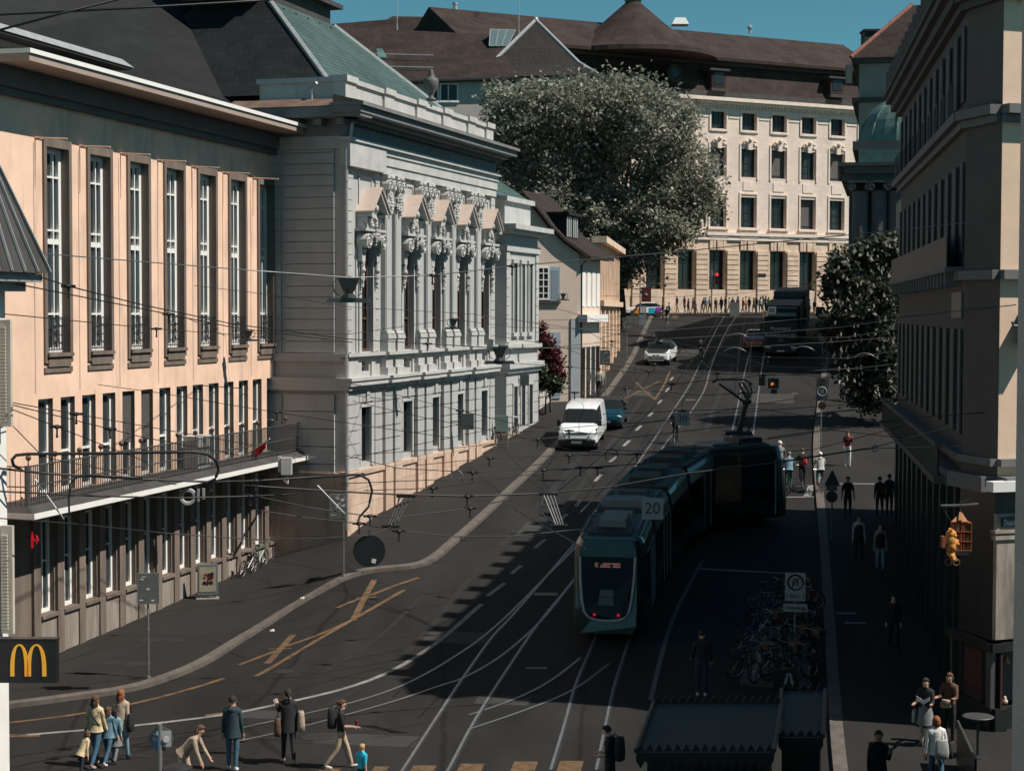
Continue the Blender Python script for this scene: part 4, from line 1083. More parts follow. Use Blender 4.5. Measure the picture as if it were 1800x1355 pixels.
# bottom shop window with things in it
m = MB(); m.wbox(Wq,-.3,QL + .35,2.2,2.42,-.1,.25,0); m.wbox(Wf,-.3,16,2.2,2.42,-.1,.25,0); m.wbox(Wq,-.3,QL + .3,-.5,.72,-.2,.12,0); m.wbox(Wf,-.2,16,-.5,.72,-.1,.12,0)
m.wbox(Wf,-.2,-.05,.72,2.2,-.1,.12,1); m.wbox(Wq,-.3,-.2,.72,2.2,-.1,.12,1); m.build('window_stall',[M_shop,M_railing],rb)
m = MB(); m.wbox(Wq,-.2,QL + .2,.72,2.2,-.12,-.06); m.build('shop_window',glass('shop_glass',(.03,.02,.02),.1),rb)
m = MB(); m.quad(Wf.p(-.05,.72,-.5),Wf.p(6,.72,-.5),Wf.p(6,2.2,-.5),Wf.p(-.05,2.2,-.5)); m.build('display_back',M_blind,rb)
rnd = random.Random(5)
cols_ = [mat('toy_red',(.55,.03,.04),.4,var=0),mat('toy_cream',(.6,.5,.4),.6,var=0),mat('toy_orange',(.6,.2,.07),.5,var=0),mat('toy_dark',(.06,.04,.04),.5,var=0)]
for i in range(13):
    s = rnd.uniform(.02,.44); z = .76; m = MB(); r = rnd.uniform(.04,.085)
    if i > 9: z = rnd.uniform(1.75,1.9)
    m.lathe(Wf.p(s,z,rnd.uniform(-.4,-.1)),[(r,0),(r * 1.1,r),(r * .5,r * 1.6),(r * .65,r * 2.1),(.01,r * 2.7)],9)
    tag(m.build('display_toy',cols_[i % 4],smooth=True),['small red toy in the corner shop window','small cream toy in the corner shop window','small orange toy in the corner shop window','small dark toy in the corner shop window'][i % 4],'toy','toys in the corner shop window ' + ['red','cream','orange','dark'][i % 4])
m = MB(); m.wbox(Wq,.2,QL - .3,1.0,2.0,-.055,-.04); pan_ = m.build('poster',mat('dark_red_poster',(.06,.015,.014),.6,var=.3,scale=5),rb)
# street name plate
pc = Wf.p(.85,5.52,.2)
pm = MB(); pm.wbox(Wf,.03,1.5,5.38,5.66,.17,.2); spt = tag(pm.build('street_sign',mat('sign_navy',(.012,.02,.04),.4,var=.05)),'dark blue street name plate on the marble pilaster','street sign')
text('lettering','Steinenberg',.2,Wf.p(.07,5.525,.203),(Wf.u.x,Wf.u.y,0),(0,0,1),mat('sign_white',(.8,.8,.8),.5,var=0),spt,.004,align='LEFT')
# wall ornament in silhouette on the end face
om = MB(); c = Wf.p(.75,10.55,.45)
om.sph(c,(.24,.24,.3),10,8); om.sph(c + V((-.25,-.1,0)),(.16,.12,.12),8,6); om.wbox(Wf,.55,.95,10.1,10.25,0,.6); om.wbox(Wf,.6,.9,10.8,10.92,0,.6); om.wbox(Wf,.65,.85,10.2,10.9,0,.3); om.tube([c + V((-.35,-.15,0)),c + V((-.6,-.2,.02)),c + V((-.65,-.2,.12))],.03,5)
tag(om.build('wall_lantern',M_dark),'black wall lantern bracket on the sunlit end wall','lantern')
# ================================================================== NEAR BUILDING on the left edge
nc = P(9,545,37.5).to_2d(); nu = V((.27,.963)).normalized(); Wn = Wall(nc - nu * 9,nu)
nb = thing('mansard_building','white corner building with louvred shutters and a dark mansard roof above the golden arches sign','building',Wn.p(5,0,-1))
m = MB(); m.wbox(Wn,-4,9,-1,11.3,-6,0); m.build('wall',M_white,nb)
for z0,z1 in ((8.45,10.7),(4.05,6.35)):
    m = MB(); m.wbox(Wn,8.7,8.78,z0,z1,.02,.30,0)
    for k in range(int((z1 - z0 - .2) / .07)): m.wbox(Wn,8.66,8.70,z0 + .1 + k * .07,z0 + .14 + k * .07,.05,.2,0)
    m.build('shutter',mat('beige_shutter',(.50,.45,.38),.7,var=.1),nb)
m = MB(); m.wbox(Wn,-4,9.25,11.3,11.5,-6,.35); m.wbox(Wn,-4,9.5,11.5,11.68,-6,.6); m.build('eaves',M_pipe,nb)
m = MB()
A0,A1,B0,B1 = (9.6,.72,11.7),(9.6,-6,11.7),(8.2,-.55,15.6),(8.2,-6,15.6)
w3 = lambda s,o,z: Wn.p(s,z,o)
m.hexa([w3(-4,.72,11.69),w3(9.6,.72,11.69),w3(9.6,-6,11.69),w3(-4,-6,11.69)],[w3(-4,-.55,15.6),w3(8.2,-.55,15.6),w3(8.2,-6,15.6),w3(-4,-6,15.6)],0)
for k in range(26):
    s = 9.58 - k * .5; s2 = s - 1.4 if k == 0 else s - 0.0
    m.tube([w3(s,.75,11.72),w3(min(s,8.2) if k else 8.2,-.52,15.6)],.035,4,1)
for k in range(9):
    o = .7 - k * .16; m.tube([w3(9.62,o,11.72),w3(8.22,o - 1.27,15.6)],.03,4,1)
m.build('mansard_roof',[M_bitu,M_pipe],nb)
# projecting restaurant sign with golden arches
a = P(6,1122,36.2); b = P(102,1198,36.2)
sg_ = MB(); sg_.box(a.x - .1,b.x,a.y - .11,a.y + .11,b.z,a.z); sg_.box(a.x - .1,b.x + .015,a.y - .125,a.y + .125,a.z,a.z + .02)
sg = tag(sg_.build('restaurant_sign',mat('sign_black',(.012,.013,.014),.35,var=.1)),'black square projecting sign with golden arches above the pavement','sign')
def arch(x0,x1,zb_,zt_,w0,w1,y):
    out = []; n = 22
    for i in range(n + 1):
        t = math.pi * (1 - i / n); out.append((x0 + (x1 - x0) * (.5 + .5 * math.cos(t)),zb_ + (zt_ - zb_) * (math.sin(t) ** .62)))
    return out
ym_ = MB(); Zs = lambda x,y: P(x / 3.984,1015 + y / 3.984,36.08)
p0,p1,p2 = Zs(72,690),Zs(195,690),Zs(325,690); tp = Zs(150,465).z; yf = a.y - .115
for x0,x1 in ((p0.x,p1.x + .02),(p1.x - .02,p2.x)):
    o_ = arch(x0,x1,p0.z,tp,0,0,yf); w_ = .085
    i_ = [(x0 + w_ + (x1 - x0 - 2 * w_) * (x - x0) / (x1 - x0),p0.z + (z - p0.z) * .955) for x,z in o_]
    for k in range(len(o_) - 1):
        q = [(o_[k][0],yf,o_[k][1]),(o_[k + 1][0],yf,o_[k + 1][1]),(i_[k + 1][0],yf,i_[k + 1][1]),(i_[k][0],yf,i_[k][1])]
        ym_.prism(q,(0,-.012,0))
ym_.build('emblem',mat('sign_amber',(.78,.38,.03),.45,var=0,emit=(.8,.36,.03),estr=.12),sg)
# ================================================================== NEAR PILLAR on the right edge; unseen house behind added to shade the kiosks
pr_ = thing('side_shade_house','plain dark grey rendered house wall before the sunlit end wall, unseen length added for shade','house',(12,26,0))
x0,x1 = P(1783,1000,16).x,P(1785,1000,36.3).x
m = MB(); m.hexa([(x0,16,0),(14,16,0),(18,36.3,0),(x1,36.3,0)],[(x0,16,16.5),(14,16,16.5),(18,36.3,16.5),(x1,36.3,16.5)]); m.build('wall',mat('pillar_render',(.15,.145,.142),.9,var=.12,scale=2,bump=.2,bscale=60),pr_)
m = MB(); m.hexa([(x0 + .1,15.9,16.51),(14.2,15.9,16.51),(18.2,36.4,16.51),(x1 + .1,36.4,16.51)],[(x0 + 3,19,18.6),(13,19,18.6),(15,33,18.6),(x1 + 3,33,18.6)]); m.build('roof',M_tile,pr_)
# ================================================================== URN on the roof
a = P(758,178,79.5); m = MB(); m.lathe(a,[(.22,0),(.22,.1),(.1,.18),(.12,.3),(.3,.6),(.34,.85),(.3,1.0),(.14,1.08),(.17,1.15),(.08,1.28),(.1,1.36),(.02,1.42)],14)
tag(m.build('roof_urn',mat('urn_stone',(.10,.105,.10),.7,var=.2),smooth=True),'dark stone urn standing at the roof edge of the classical building','urn')
# ================================================================== KIOSK roofs at the tram stop
def kiosk(name,label,pp,h,d_extra=0):
    c4 = []
    for px,py in pp:
        r = ray(px,py); t = (h - CZ) / r.z; c4.append(V((r.x * t,t,h)))
    k = thing(name,label,'kiosk',((c4[0].x + c4[2].x) / 2,(c4[0].y + c4[2].y) / 2,0))
    m = MB(); m.hexa([q - V((0,0,.16)) for q in c4],c4); m.build('roof',mat('kiosk_roof',(.019,.021,.022),.6,var=.35,scale=1.4),k)
    t = MB()
    for a,b in ((c4[0],c4[1]),(c4[3],c4[2])):
        n = int((b - a).length / .16)
        for i in range(n):
            p,q = a.lerp(b,i / n),a.lerp(b,(i + 1) / n); mid = (p + q) / 2
            up_ = V((0,0,.02))
            t.prism([p + up_,q + up_,mid + V((0,0,.17))],(0,.03,0)); t.prism([p - V((0,0,.16)),mid - V((0,0,.30)),q - V((0,0,.16))],(0,.03,0))
    for a,b in ((c4[0],c4[3]),(c4[1],c4[2])): t.tube([a + V((0,0,.03)),b + V((0,0,.03))],.05,5)
    t.build('sawtooth_trim',M_dark,k)
    cc = sum(c4,V((0,0,0))) / 4; w = MB()
    q4 = [cc + (q - cc) * .86 for q in c4]; w.hexa([V((q.x,q.y,0)) for q in q4],[V((q.x,q.y,h - .17)) for q in q4]); w.build('cabin',M_shop,k)
    return k
kiosk('kiosk','wide flat roofed dark kiosk with sawtooth trim at the tram stop',[(1150,1236),(1374,1236),(1360,1322),(1118,1322)],2.75)
kiosk('kiosk','narrow flat roofed dark kiosk next to the wide one',[(1374,1214),(1450,1214),(1447,1296),(1368,1296)],2.7)
# ================================================================== GROUND
def asphalt(name,base,var=.42,crack=True):
    m,nt,N,L,b = nodes_of(name)
    tc = N.new('ShaderNodeTexCoord')
    n1 = N.new('ShaderNodeTexNoise'); n1.inputs['Scale'].default_value = .22; n1.inputs['Detail'].default_value = 9; n1.inputs['Roughness'].default_value = .6
    mp = N.new('ShaderNodeMapping'); mp.inputs['Rotation'].default_value = (0,0,math.radians(10)); mp.inputs['Scale'].default_value = (1.6,.45,1)
    L.new(tc.outputs['Object'],mp.inputs['Vector']); L.new(mp.outputs['Vector'],n1.inputs['Vector'])
    mr = N.new('ShaderNodeMapRange'); mr.inputs['From Min'].default_value = .3; mr.inputs['From Max'].default_value = .7; mr.inputs['To Min'].default_value = 1 - var; mr.inputs['To Max'].default_value = 1 + var
    L.new(n1.outputs['Fac'],mr.inputs['Value'])
    n2 = N.new('ShaderNodeTexNoise'); n2.inputs['Scale'].default_value = 14; n2.inputs['Detail'].default_value = 3
    L.new(tc.outputs['Object'],n2.inputs['Vector'])
    mr2 = N.new('ShaderNodeMapRange'); mr2.inputs['To Min'].default_value = .8; mr2.inputs['To Max'].default_value = 1.2; L.new(n2.outputs['Fac'],mr2.inputs['Value'])
    mu = N.new('ShaderNodeMath'); mu.operation = 'MULTIPLY'; L.new(mr.outputs[0],mu.inputs[0]); L.new(mr2.outputs[0],mu.inputs[1])
    fac = mu.outputs[0]
    # repair patches: big voronoi cells with slightly other tone
    vo = N.new('ShaderNodeTexVoronoi'); vo.inputs['Scale'].default_value = .11; vo.inputs['Randomness'].default_value = 1
    L.new(mp.outputs['Vector'],vo.inputs['Vector'])
    sx = N.new('ShaderNodeSeparateColor'); L.new(vo.outputs['Color'],sx.inputs[0])
    mr3 = N.new('ShaderNodeMapRange'); mr3.inputs['To Min'].default_value = .90; mr3.inputs['To Max'].default_value = 1.08; L.new(sx.outputs[0],mr3.inputs['Value'])
    m3 = N.new('ShaderNodeMath'); m3.operation = 'MULTIPLY'; L.new(fac,m3.inputs[0]); L.new(mr3.outputs[0],m3.inputs[1]); fac = m3.outputs[0]
    if crack:
        v2 = N.new('ShaderNodeTexVoronoi'); v2.feature = 'DISTANCE_TO_EDGE'; v2.inputs['Scale'].default_value = .13
        nw = N.new('ShaderNodeTexNoise'); nw.inputs['Scale'].default_value = .6; L.new(tc.outputs['Object'],nw.inputs['Vector'])
        mxv = N.new('ShaderNodeMix'); mxv.data_type = 'VECTOR'; mxv.inputs['Factor'].default_value = .25
        L.new(mp.outputs['Vector'],mxv.inputs['A']); L.new(nw.outputs['Color'],mxv.inputs['B']); L.new(mxv.outputs['Result'],v2.inputs['Vector'])
        lt = N.new('ShaderNodeMapRange'); lt.inputs['From Min'].default_value = .004; lt.inputs['From Max'].default_value = .012; lt.inputs['To Min'].default_value = .55; lt.inputs['To Max'].default_value = 1
        L.new(v2.outputs['Distance'],lt.inputs['Value'])
        m4 = N.new('ShaderNodeMath'); m4.operation = 'MULTIPLY'; L.new(fac,m4.inputs[0]); L.new(lt.outputs[0],m4.inputs[1]); fac = m4.outputs[0]
    mx = N.new('ShaderNodeMix'); mx.data_type = 'RGBA'; mx.blend_type = 'MULTIPLY'; mx.inputs['Factor'].default_value = 1; mx.inputs['A'].default_value = (*base,1)
    L.new(fac,mx.inputs['B']); L.new(mx.outputs['Result'],b.inputs['Base Color'])
    b.inputs['Roughness'].default_value = .82; b.inputs['Specular IOR Level'].default_value = .22
    bp = N.new('ShaderNodeBump'); bp.inputs['Strength'].default_value = .35; bp.inputs['Distance'].default_value = .01
    n5 = N.new('ShaderNodeTexNoise'); n5.inputs['Scale'].default_value = 60; L.new(tc.outputs['Object'],n5.inputs['Vector'])
    L.new(n5.outputs['Fac'],bp.inputs['Height']); L.new(bp.outputs['Normal'],b.inputs['Normal'])
    return m
M_asph = asphalt('asphalt',(.0195,.0184,.0177))
M_walk = asphalt('pavement_asphalt',(.0235,.022,.0208),.26,False)
M_kerb = mat('granite_kerb',(.105,.09,.078),.8,var=.3,scale=2.5,bump=.3,bscale=40)
M_line = mat('white_road_paint',(.21,.205,.195),.7,var=.4,scale=2.5)
M_yel = mat('yellow_road_paint',(.115,.068,.033),.7,var=.6,scale=3.5)
M_rail = mat('steel_rail',(.30,.30,.31),.42,metal=.7,var=.2,scale=3)
M_groove = mat('rail_groove',(.018,.018,.018),.7,var=0)
xs = np.concatenate([np.array([-500,-300,-180,-110,-80,-60,-50]),np.arange(-44,62,1.0),np.array([66,75,90,120,180,300,500])])
ys = np.concatenate([np.array([-60,-30,-10,0,10,18]),np.arange(22,215,1.0),np.array([220,230,245,270,300,340,400,500,700,890])])
vs = [(x,y,gz(y,x)) for y in ys for x in xs]
nx = len(xs)
fs = [(j * nx + i,j * nx + i + 1,(j + 1) * nx + i + 1,(j + 1) * nx + i) for j in range(len(ys) - 1) for i in range(nx - 1)]
g = MB(); g.v = vs; g.f = fs; g.m = [0] * len(fs)
ground = struct(g.build('ground',M_asph,smooth=True))
def resample(pts,step):
    out = []
    for a,b in zip(pts[:-1],pts[1:]):
        a = V(a[:2]); b = V(b[:2]); n = max(1,int((b - a).length / step))
        for i in range(n): out.append(a + (b - a) * i / n)
    out.append(V(pts[-1][:2])); return out
def smooth_line(pts,it=2):
    for _ in range(it):
        q = [pts[0]]
        for a,b in zip(pts[:-1],pts[1:]): q += [a * .75 + b * .25,a * .25 + b * .75]
        q.append(pts[-1]); pts = q
    return pts
def pxline(pp,sm=2):
    return smooth_line([A(*q).to_2d() for q in pp],sm)
def strip(mb,pts,w,h,m=0,step=.7):
    """flat band along a line, draped on the ground h above it"""
    pts = resample(pts,step); k = len(pts); L_ = []; R_ = []
    for i,p in enumerate(pts):
        t = pts[min(i + 1,k - 1)] - pts[max(i - 1,0)]
        t.normalize(); n = V((-t.y,t.x)) * (w / 2)
        a,b = p + n,p - n
        L_.append((a.x,a.y,gz(a.y,a.x) + h)); R_.append((b.x,b.y,gz(b.y,b.x) + h))
    for i in range(k - 1): mb.quad(R_[i],R_[i + 1],L_[i + 1],L_[i],m)
# pavement: a sheet beside a kerb line, a kerb stone with a real face
def pavement(name,line,far_x,h=.13,side=-1,kw=.34):
    pts = resample(line,.6)
    m = MB(); kb = MB()
    rows = []
    for i,p in enumerate(pts):
        t = pts[min(i + 1,len(pts) - 1)] - pts[max(i - 1,0)]; t.normalize()
        n = V((-t.y,t.x)) * 1.0
        if n.x * side < 0: n = -n
        q = p + n * kw
        d = far_x - q.x
        row = [q] + [V((q.x + d * f,q.y)) for f in (.04,.1,.17,.25,.35,.5,.7,1.0)]
        rows.append((p,q,row))
    for (p0,q0,r0),(p1,q1,r1) in zip(rows[:-1],rows[1:]):
        Z = lambda v,hh: (v.x,v.y,gz(v.y,v.x) + hh)
        f = [Z(p0,-.1),Z(p1,-.1),Z(p1,h),Z(p0,h)]
        kb.quad(*f); kb.quad(Z(p0,h),Z(p1,h),Z(q1,h + .004),Z(q0,h + .004))
        for a0,a1,b0,b1 in zip(r0[:-1],r0[1:],r1[:-1],r1[1:]): m.quad(Z(a0,h),Z(b0,h),Z(b1,h),Z(a1,h))
    struct(m.build(name,M_walk)); struct(kb.build('kerb',M_kerb))
LK = [(-60,1255),(120,1232),(250,1214),(345,1180),(440,1120),(515,1070),(590,1028),(640,1008),(690,1003),(740,998),(770,985),(800,958),(850,915),(900,866),(950,820),(990,777),(1040,728),(1070,697),(1090,668),(1110,640),(1125,610),(1140,575),(1150,553)]
LKw = pxline(LK,2)
pavement('left_pavement',LKw,-46)
RK = [(1480,1480),(1462,1340),(1455,1215),(1448,1080),(1440,940),(1432,850),(1428,780),(1436,720),(1440,680),(1448,640),(1462,590),(1475,560)]
RKw = pxline(RK,2)
pavement('right_pavement',RKw,62,.12,1)
# far pavement in front of the bank
fp = MB(); yb = 181.0
for i in range(60):
    x0,x1 = 12 + i * .9,12.9 + i * .9
    a = yb + (x0 - 12) * .25; b = yb + (x1 - 12) * .25
    fp.quad((x0,a,gz(a) + .12),(x1,b,gz(b) + .12),(x1,b + 40,gz(b + 40) + .12),(x0,a + 40,gz(a + 40) + .12)); fp.quad((x0,a,gz(a) - .1),(x1,b,gz(b) - .1),(x1,b,gz(b) + .12),(x0,a,gz(a) + .12))
struct(fp.build('far_pavement',M_walk))
# the raised island with the bicycle stands
isl = [A(1300,1205).to_2d(),A(1425,1212).to_2d(),A(1420,1050).to_2d(),A(1335,1045).to_2d()]
im = MB()
def zz_(p,h): return (p.x,p.y,gz(p.y,p.x) + h)
nn = 14
for i in range(nn):
    l0,l1 = isl[0].lerp(isl[3],i / nn),isl[0].lerp(isl[3],(i + 1) / nn); r0,r1 = isl[1].lerp(isl[2],i / nn),isl[1].lerp(isl[2],(i + 1) / nn)
    im.quad(zz_(l0,.1),zz_(r0,.1),zz_(r1,.1),zz_(l1,.1)); im.quad(zz_(l0,-.1),zz_(l0,.1),zz_(l1,.1),zz_(l1,-.1)); im.quad(zz_(r0,-.1),zz_(r1,-.1),zz_(r1,.1),zz_(r0,.1))
im.quad(zz_(isl[0],-.1),zz_(isl[1],-.1),zz_(isl[1],.1),zz_(isl[0],.1))
struct(im.build('traffic_island',mat('island_paving',(.06,.062,.064),.85,var=.2)))
# ------------------------------------------------------------------ markings
tl = MB()
for q,w in [([(826,1015),(760,1100),(690,1170),(640,1205),(560,1245)],.22),([(770,1015),(700,1090),(640,1140),(560,1185)],.16),([(880,960),(1000,830),(1090,720),(1140,650)],.3),([(960,940),(1060,800),(1130,700)],.25),([(530,1165),(690,1175),(760,1172)],.07),([(905,895),(985,945),(1030,1010)],.06),([(1240,760),(1262,700),(1290,640)],.3),([(300,1300),(420,1290),(560,1310),(700,1290)],.08),([(690,1340),(740,1290),(830,1270),(940,1285)],.08),([(1330,740),(1430,735)],.08),([(1180,1330),(1000,1300),(860,1310)],.07),([(60,1330),(180,1318),(300,1335)],.25)]:
    strip(tl,pxline(q,2),w,.0045)
struct(tl.build('tar_seams',mat('tar_seam',(.0105,.0101,.010),.75,var=.3,scale=1.2)))
pt = MB()
for px,py,w,l in [(800,1120,2.2,1.4),(930,930,1.2,2.5),(640,1300,2.6,1.1),(1115,690,1.6,3.0),(1350,700,2.5,4.0),(450,1255,1.8,.9),(880,1230,1.5,1.0),(1210,620,2,5)]:
    a = A(px,py); strip(pt,[V((a.x,a.y - l / 2)),V((a.x + .15 * l,a.y + l / 2))],w,.004)
struct(pt.build('asphalt_patches',mat('asphalt_patch',(.030,.0285,.0275),.85,var=.2,scale=2)))
wl = MB()
Z6 = lambda x,y: (450 + x / 3.984,1015 + y / 3.984)
strip(wl,pxline([Z6(1580,185),Z6(1500,255),Z6(1400,345),Z6(1250,470),Z6(1050,600),Z6(850,700),Z6(600,785),Z6(300,855),Z6(0,920),(391,1257),(225,1277),(60,1290),(-60,1300)]),.17,.008)
for a,b in [((856.6,1047.6),(886.7,1025)),((899,1008),(916,994)),((940,963),(958,948)),((985,914),(997,903)),((1012,890),(1020,880)),((1046,846),(1057,834)),((1072,812),(1084,802)),((1096,784),(1107,774)),((1118,757),(1127,748)),((1140,732),(1147,725)),((1156,710),(1163,703)),((1170,690),(1176,682)),((1178,669),(1183,663))]:
    strip(wl,[A(*a),A(*b)],.17,.008)
# broad bars beside the tram lane, stop lines, give-way lines on the right
for a,b,w in [((1223,999),(1388,1008),.2),((1368,874),(1545,872),.16),((1468,855),(1540,855),.16),((1418,874),(1427,853),.3),((936,1044),(980,1044),.35),((1470,1084),(1505,1084),.16),((1485,1101),(1522,1101),.2),((925,1174),(962,1174),.2),((1205,703),(1222,703),.2),((1392,692),(1402,692),.2)]:
    strip(wl,[A(*a),A(*b)],w,.008 if a[0] < 1430 else .128)
struct(wl.build('white_markings',M_line))
ym = MB()
Z5 = lambda x,y: (x / 3.984,1015 + y / 3.984)
for pl_,w in [([Z5(-300,1050),Z5(40,1020),Z5(570,955),Z5(900,890),Z5(1150,830),Z5(1400,760),Z5(1570,705)],.16),
              ([Z6(1040,85),Z6(850,195),Z6(700,280),Z6(580,350),Z6(440,430),Z6(240,550),Z6(0,690)],.16),
              ([Z6(1140,0),Z6(960,60),Z6(800,125)],.16),([Z6(720,150),Z6(570,212)],.16),([Z6(830,15),Z6(760,140),Z6(680,300)],.22),
              ([Z6(660,305),Z6(560,350),Z6(390,420),Z6(210,480)],.16),([Z6(140,512),Z6(0,565),Z6(-120,610)],.16),([Z6(260,400),Z6(180,490),Z6(80,600)],.22),
              ([Z6(700,145),Z6(840,135)],.1),([Z6(90,500),Z6(250,495)],.1),([Z5(40,1108),Z5(280,1105)],.3),([Z5(1440,965),Z5(1570,950)],.2)]:
    strip(ym,pxline(pl_,1),w,.008)
Z3 = lambda x,y: (900 + x / 3.984,680 + y / 3.984)
for pl_ in [[Z3(780,85),Z3(930,10),(1160,670)],[Z3(1000,88),Z3(920,20),(1118,672)],[Z3(1000,90),Z3(1060,0),(1178,652)]]:
    strip(ym,pxline(pl_,1),.14,.008)
for x0,x1,y0 in [(655,684,1347),(723,768,1345),(806,852,1342),(900,946,1338),(980,1026,1337),(560,600,1350)]:
    a,b = A(x0 + 6,y0),A(x1,y0); c = (a + b) / 2
    q0,q1 = A(x0 + 4,y0),A(x1,y0)
    for i in range(4):
        f0,f1 = i / 4,(i + 1) / 4
        ym.quad(zz_(V((q0.x - .35 * f0,q0.y - 3.2 * f0)),.008),zz_(V((q1.x - .35 * f0,q1.y - 3.2 * f0)),.008),zz_(V((q1.x - .35 * f1,q1.y - 3.2 * f1)),.008),zz_(V((q0.x - .35 * f1,q0.y - 3.2 * f1)),.008))
for x0,x1 in [(1140,1150),(1161,1171),(1182,1192)]:
    strip(ym,[A((x0 + x1) / 2 - 1,558.5),A((x0 + x1) / 2 + 1,552.5)],10 / 3100 * 172,.008)
struct(ym.build('yellow_markings',M_yel))
# ------------------------------------------------------------------ tram rails
Z7 = lambda x,y: (900 + x / 3.984,1015 + y / 3.984)
RL = [[Z6(-200,1070),Z6(0,1030),Z6(330,955),Z6(660,880),Z6(1000,770),Z6(1250,640),Z6(1400,545),Z6(1560,440),Z6(1793,235),Z3(220,1345),Z3(440,1130),(1040,925),(1080,880)],
      [Z6(-200,1160),Z6(200,1075),Z6(650,955),Z6(1000,855),Z6(1300,750),Z6(1430,715),Z6(1650,595),Z6(1793,490),Z7(220,290),Z7(420,30),(1030,995),(1060,955)],
      [Z6(1020,1355),Z6(1240,1010),Z6(1430,720),Z6(1640,420),Z6(1793,270),Z3(330,1220),(1010,955)],
      [Z6(1340,1355),Z6(1550,950),Z6(1793,580),Z7(200,290),Z7(400,60),(1030,990)],
      [Z7(270,1345),Z7(375,1000),Z7(440,740),Z7(545,510),(1060,1080),(1090,1010),(1130,930),(1190,860),(1290,800),(1380,780)],
      [Z7(590,1345),Z7(660,1000),Z7(710,760),Z7(790,520),(1120,1080),(1150,1010),(1190,950),(1240,900),(1340,860),(1460,850)],
      [Z7(-300,960),Z7(0,860),Z7(250,740),Z7(480,560)],[Z7(-300,1060),Z7(0,960),Z7(420,800),Z7(680,600)],
      [(1100,845),Z3(960,420),Z3(1030,310),Z3(1100,210),Z3(1240,0),(1228,645),(1262,575),(1275,553)],
      [(1130,870),(1160,790),Z3(1180,270),Z3(1300,110),Z3(1360,0),(1250,640),(1288,565),(1296,553)],
      [(1280,790),(1300,700),(1312,640),(1330,580)],[(1320,790),(1332,700),(1340,640),(1352,580)]]
rm = MB(); rg = MB()
for q in RL:
    ln = pxline(q,2); strip(rm,ln,.075,.010,0,.8)
    strip(rg,[V((p.x + .075,p.y)) for p in ln],.06,.009,0,.8)
struct(rm.build('tram_rails',M_rail)); struct(rg.build('rail_grooves',M_groove))
# groove at the right of the tram bay
k2 = MB(); strip(k2,pxline([Z7(970,860),Z7(1040,560),Z7(1130,260),Z7(1270,0),(1235,985)],2),.14,.012); struct(k2.build('bay_edge_strip',mat('edge_stone',(.10,.10,.10),.8,var=.2)))
# manholes and drain covers
mh = MB()
for px,py,r in [(265,1132,.4),(240,1174,.45),(195,1172,.3),(310,1133,.32),(40,1200,.5),(472,1035,.4),(478,1029,.35),(130,1228,.3),(500,1180,.3),(560,1295,.45)]:
    a = A(px,py); h = .136 if px < 480 and py < 1210 else .010
    pts = [(a.x + r * math.cos(t) * 1.0,a.y + r * math.sin(t) * .9,gz(a.y + r * math.sin(t) * .9,a.x + r * math.cos(t)) + h) for t in [i * math.pi / 8 for i in range(16)]]
    mh.add(pts,[tuple(range(16))])
struct(mh.build('manhole_covers',mat('cast_iron_cover',(.022,.022,.022),.6,var=.3,scale=8)))
# ================================================================== TREES
def leaf_mat(name,lo,hi,rough=.38,trans=.25):
    m,nt,N,L,b = nodes_of(name)
    ge = N.new('ShaderNodeNewGeometry'); rp = N.new('ShaderNodeValToRGB')
    rp.color_ramp.elements[0].color = (*lo,1); rp.color_ramp.elements[1].color = (*hi,1)
    L.new(ge.outputs['Random Per Island'],rp.inputs['Fac']); L.new(rp.outputs['Color'],b.inputs['Base Color'])
    b.inputs['Roughness'].default_value = rough; b.inputs['Specular IOR Level'].default_value = .55
    tr = N.new('ShaderNodeBsdfTranslucent'); L.new(rp.outputs['Color'],tr.inputs['Color'])
    ms = N.new('ShaderNodeMixShader'); ms.inputs[0].default_value = trans
    out = N['Material Output']
    L.new(b.outputs[0],ms.inputs[1]); L.new(tr.outputs[0],ms.inputs[2]); L.new(ms.outputs[0],out.inputs['Surface'])
    return m
M_bark = mat('bark',(.10,.088,.072),.9,var=.35,scale=1.5,bump=.5,bscale=8,streak=1)
def leaf_mesh(name,centers,radii,n,size,seed,m,clump=.3,flat=.25):
    """n small leaf quads gathered in clumps through the outer part of the given lobes"""
    rg = np.random.default_rng(seed)
    centers = np.array(centers); radii = np.array(radii)
    w = radii ** 2.2; w /= w.sum()
    nc = max(30,n // 55)
    li = rg.choice(len(centers),nc,p=w)
    d = rg.normal(size=(nc,3)); d /= np.linalg.norm(d,axis=1)[:,None]
    rr = radii[li] * (rg.uniform(.25,1.0,nc) ** .45)
    cc = centers[li] + d * rr[:,None]
    ci = rg.integers(0,nc,n)
    cs_ = rg.uniform(.5,1.3,nc) * clump
    p = cc[ci] + rg.normal(size=(n,3)) * cs_[ci][:,None] * np.array([1,1,.75])
    nn = rg.normal(size=(n,3)); nn[:,2] = np.abs(nn[:,2]) * .9 + flat
    nn /= np.linalg.norm(nn,axis=1)[:,None]
    a = np.cross(nn,rg.normal(size=(n,3))); a /= np.linalg.norm(a,axis=1)[:,None]
    b = np.cross(nn,a)
    s = rg.uniform(.6,1.25,n)[:,None] * size
    tip = p + a * s; l = p + b * s * .5 + nn * s * .12; r = p - b * s * .5 + nn * s * .12; base = p - a * s * .75
    v = np.stack([base,r,tip,l],1).reshape(-1,3)
    me = bpy.data.meshes.new(name); me.vertices.add(4 * n); me.vertices.foreach_set('co',v.ravel())
    me.loops.add(4 * n); me.loops.foreach_set('vertex_index',np.arange(4 * n,dtype=np.int32))
    me.polygons.add(n); me.polygons.foreach_set('loop_start',np.arange(0,4 * n,4,dtype=np.int32))
    me.update(calc_edges=True); me.materials.append(m)
    return me
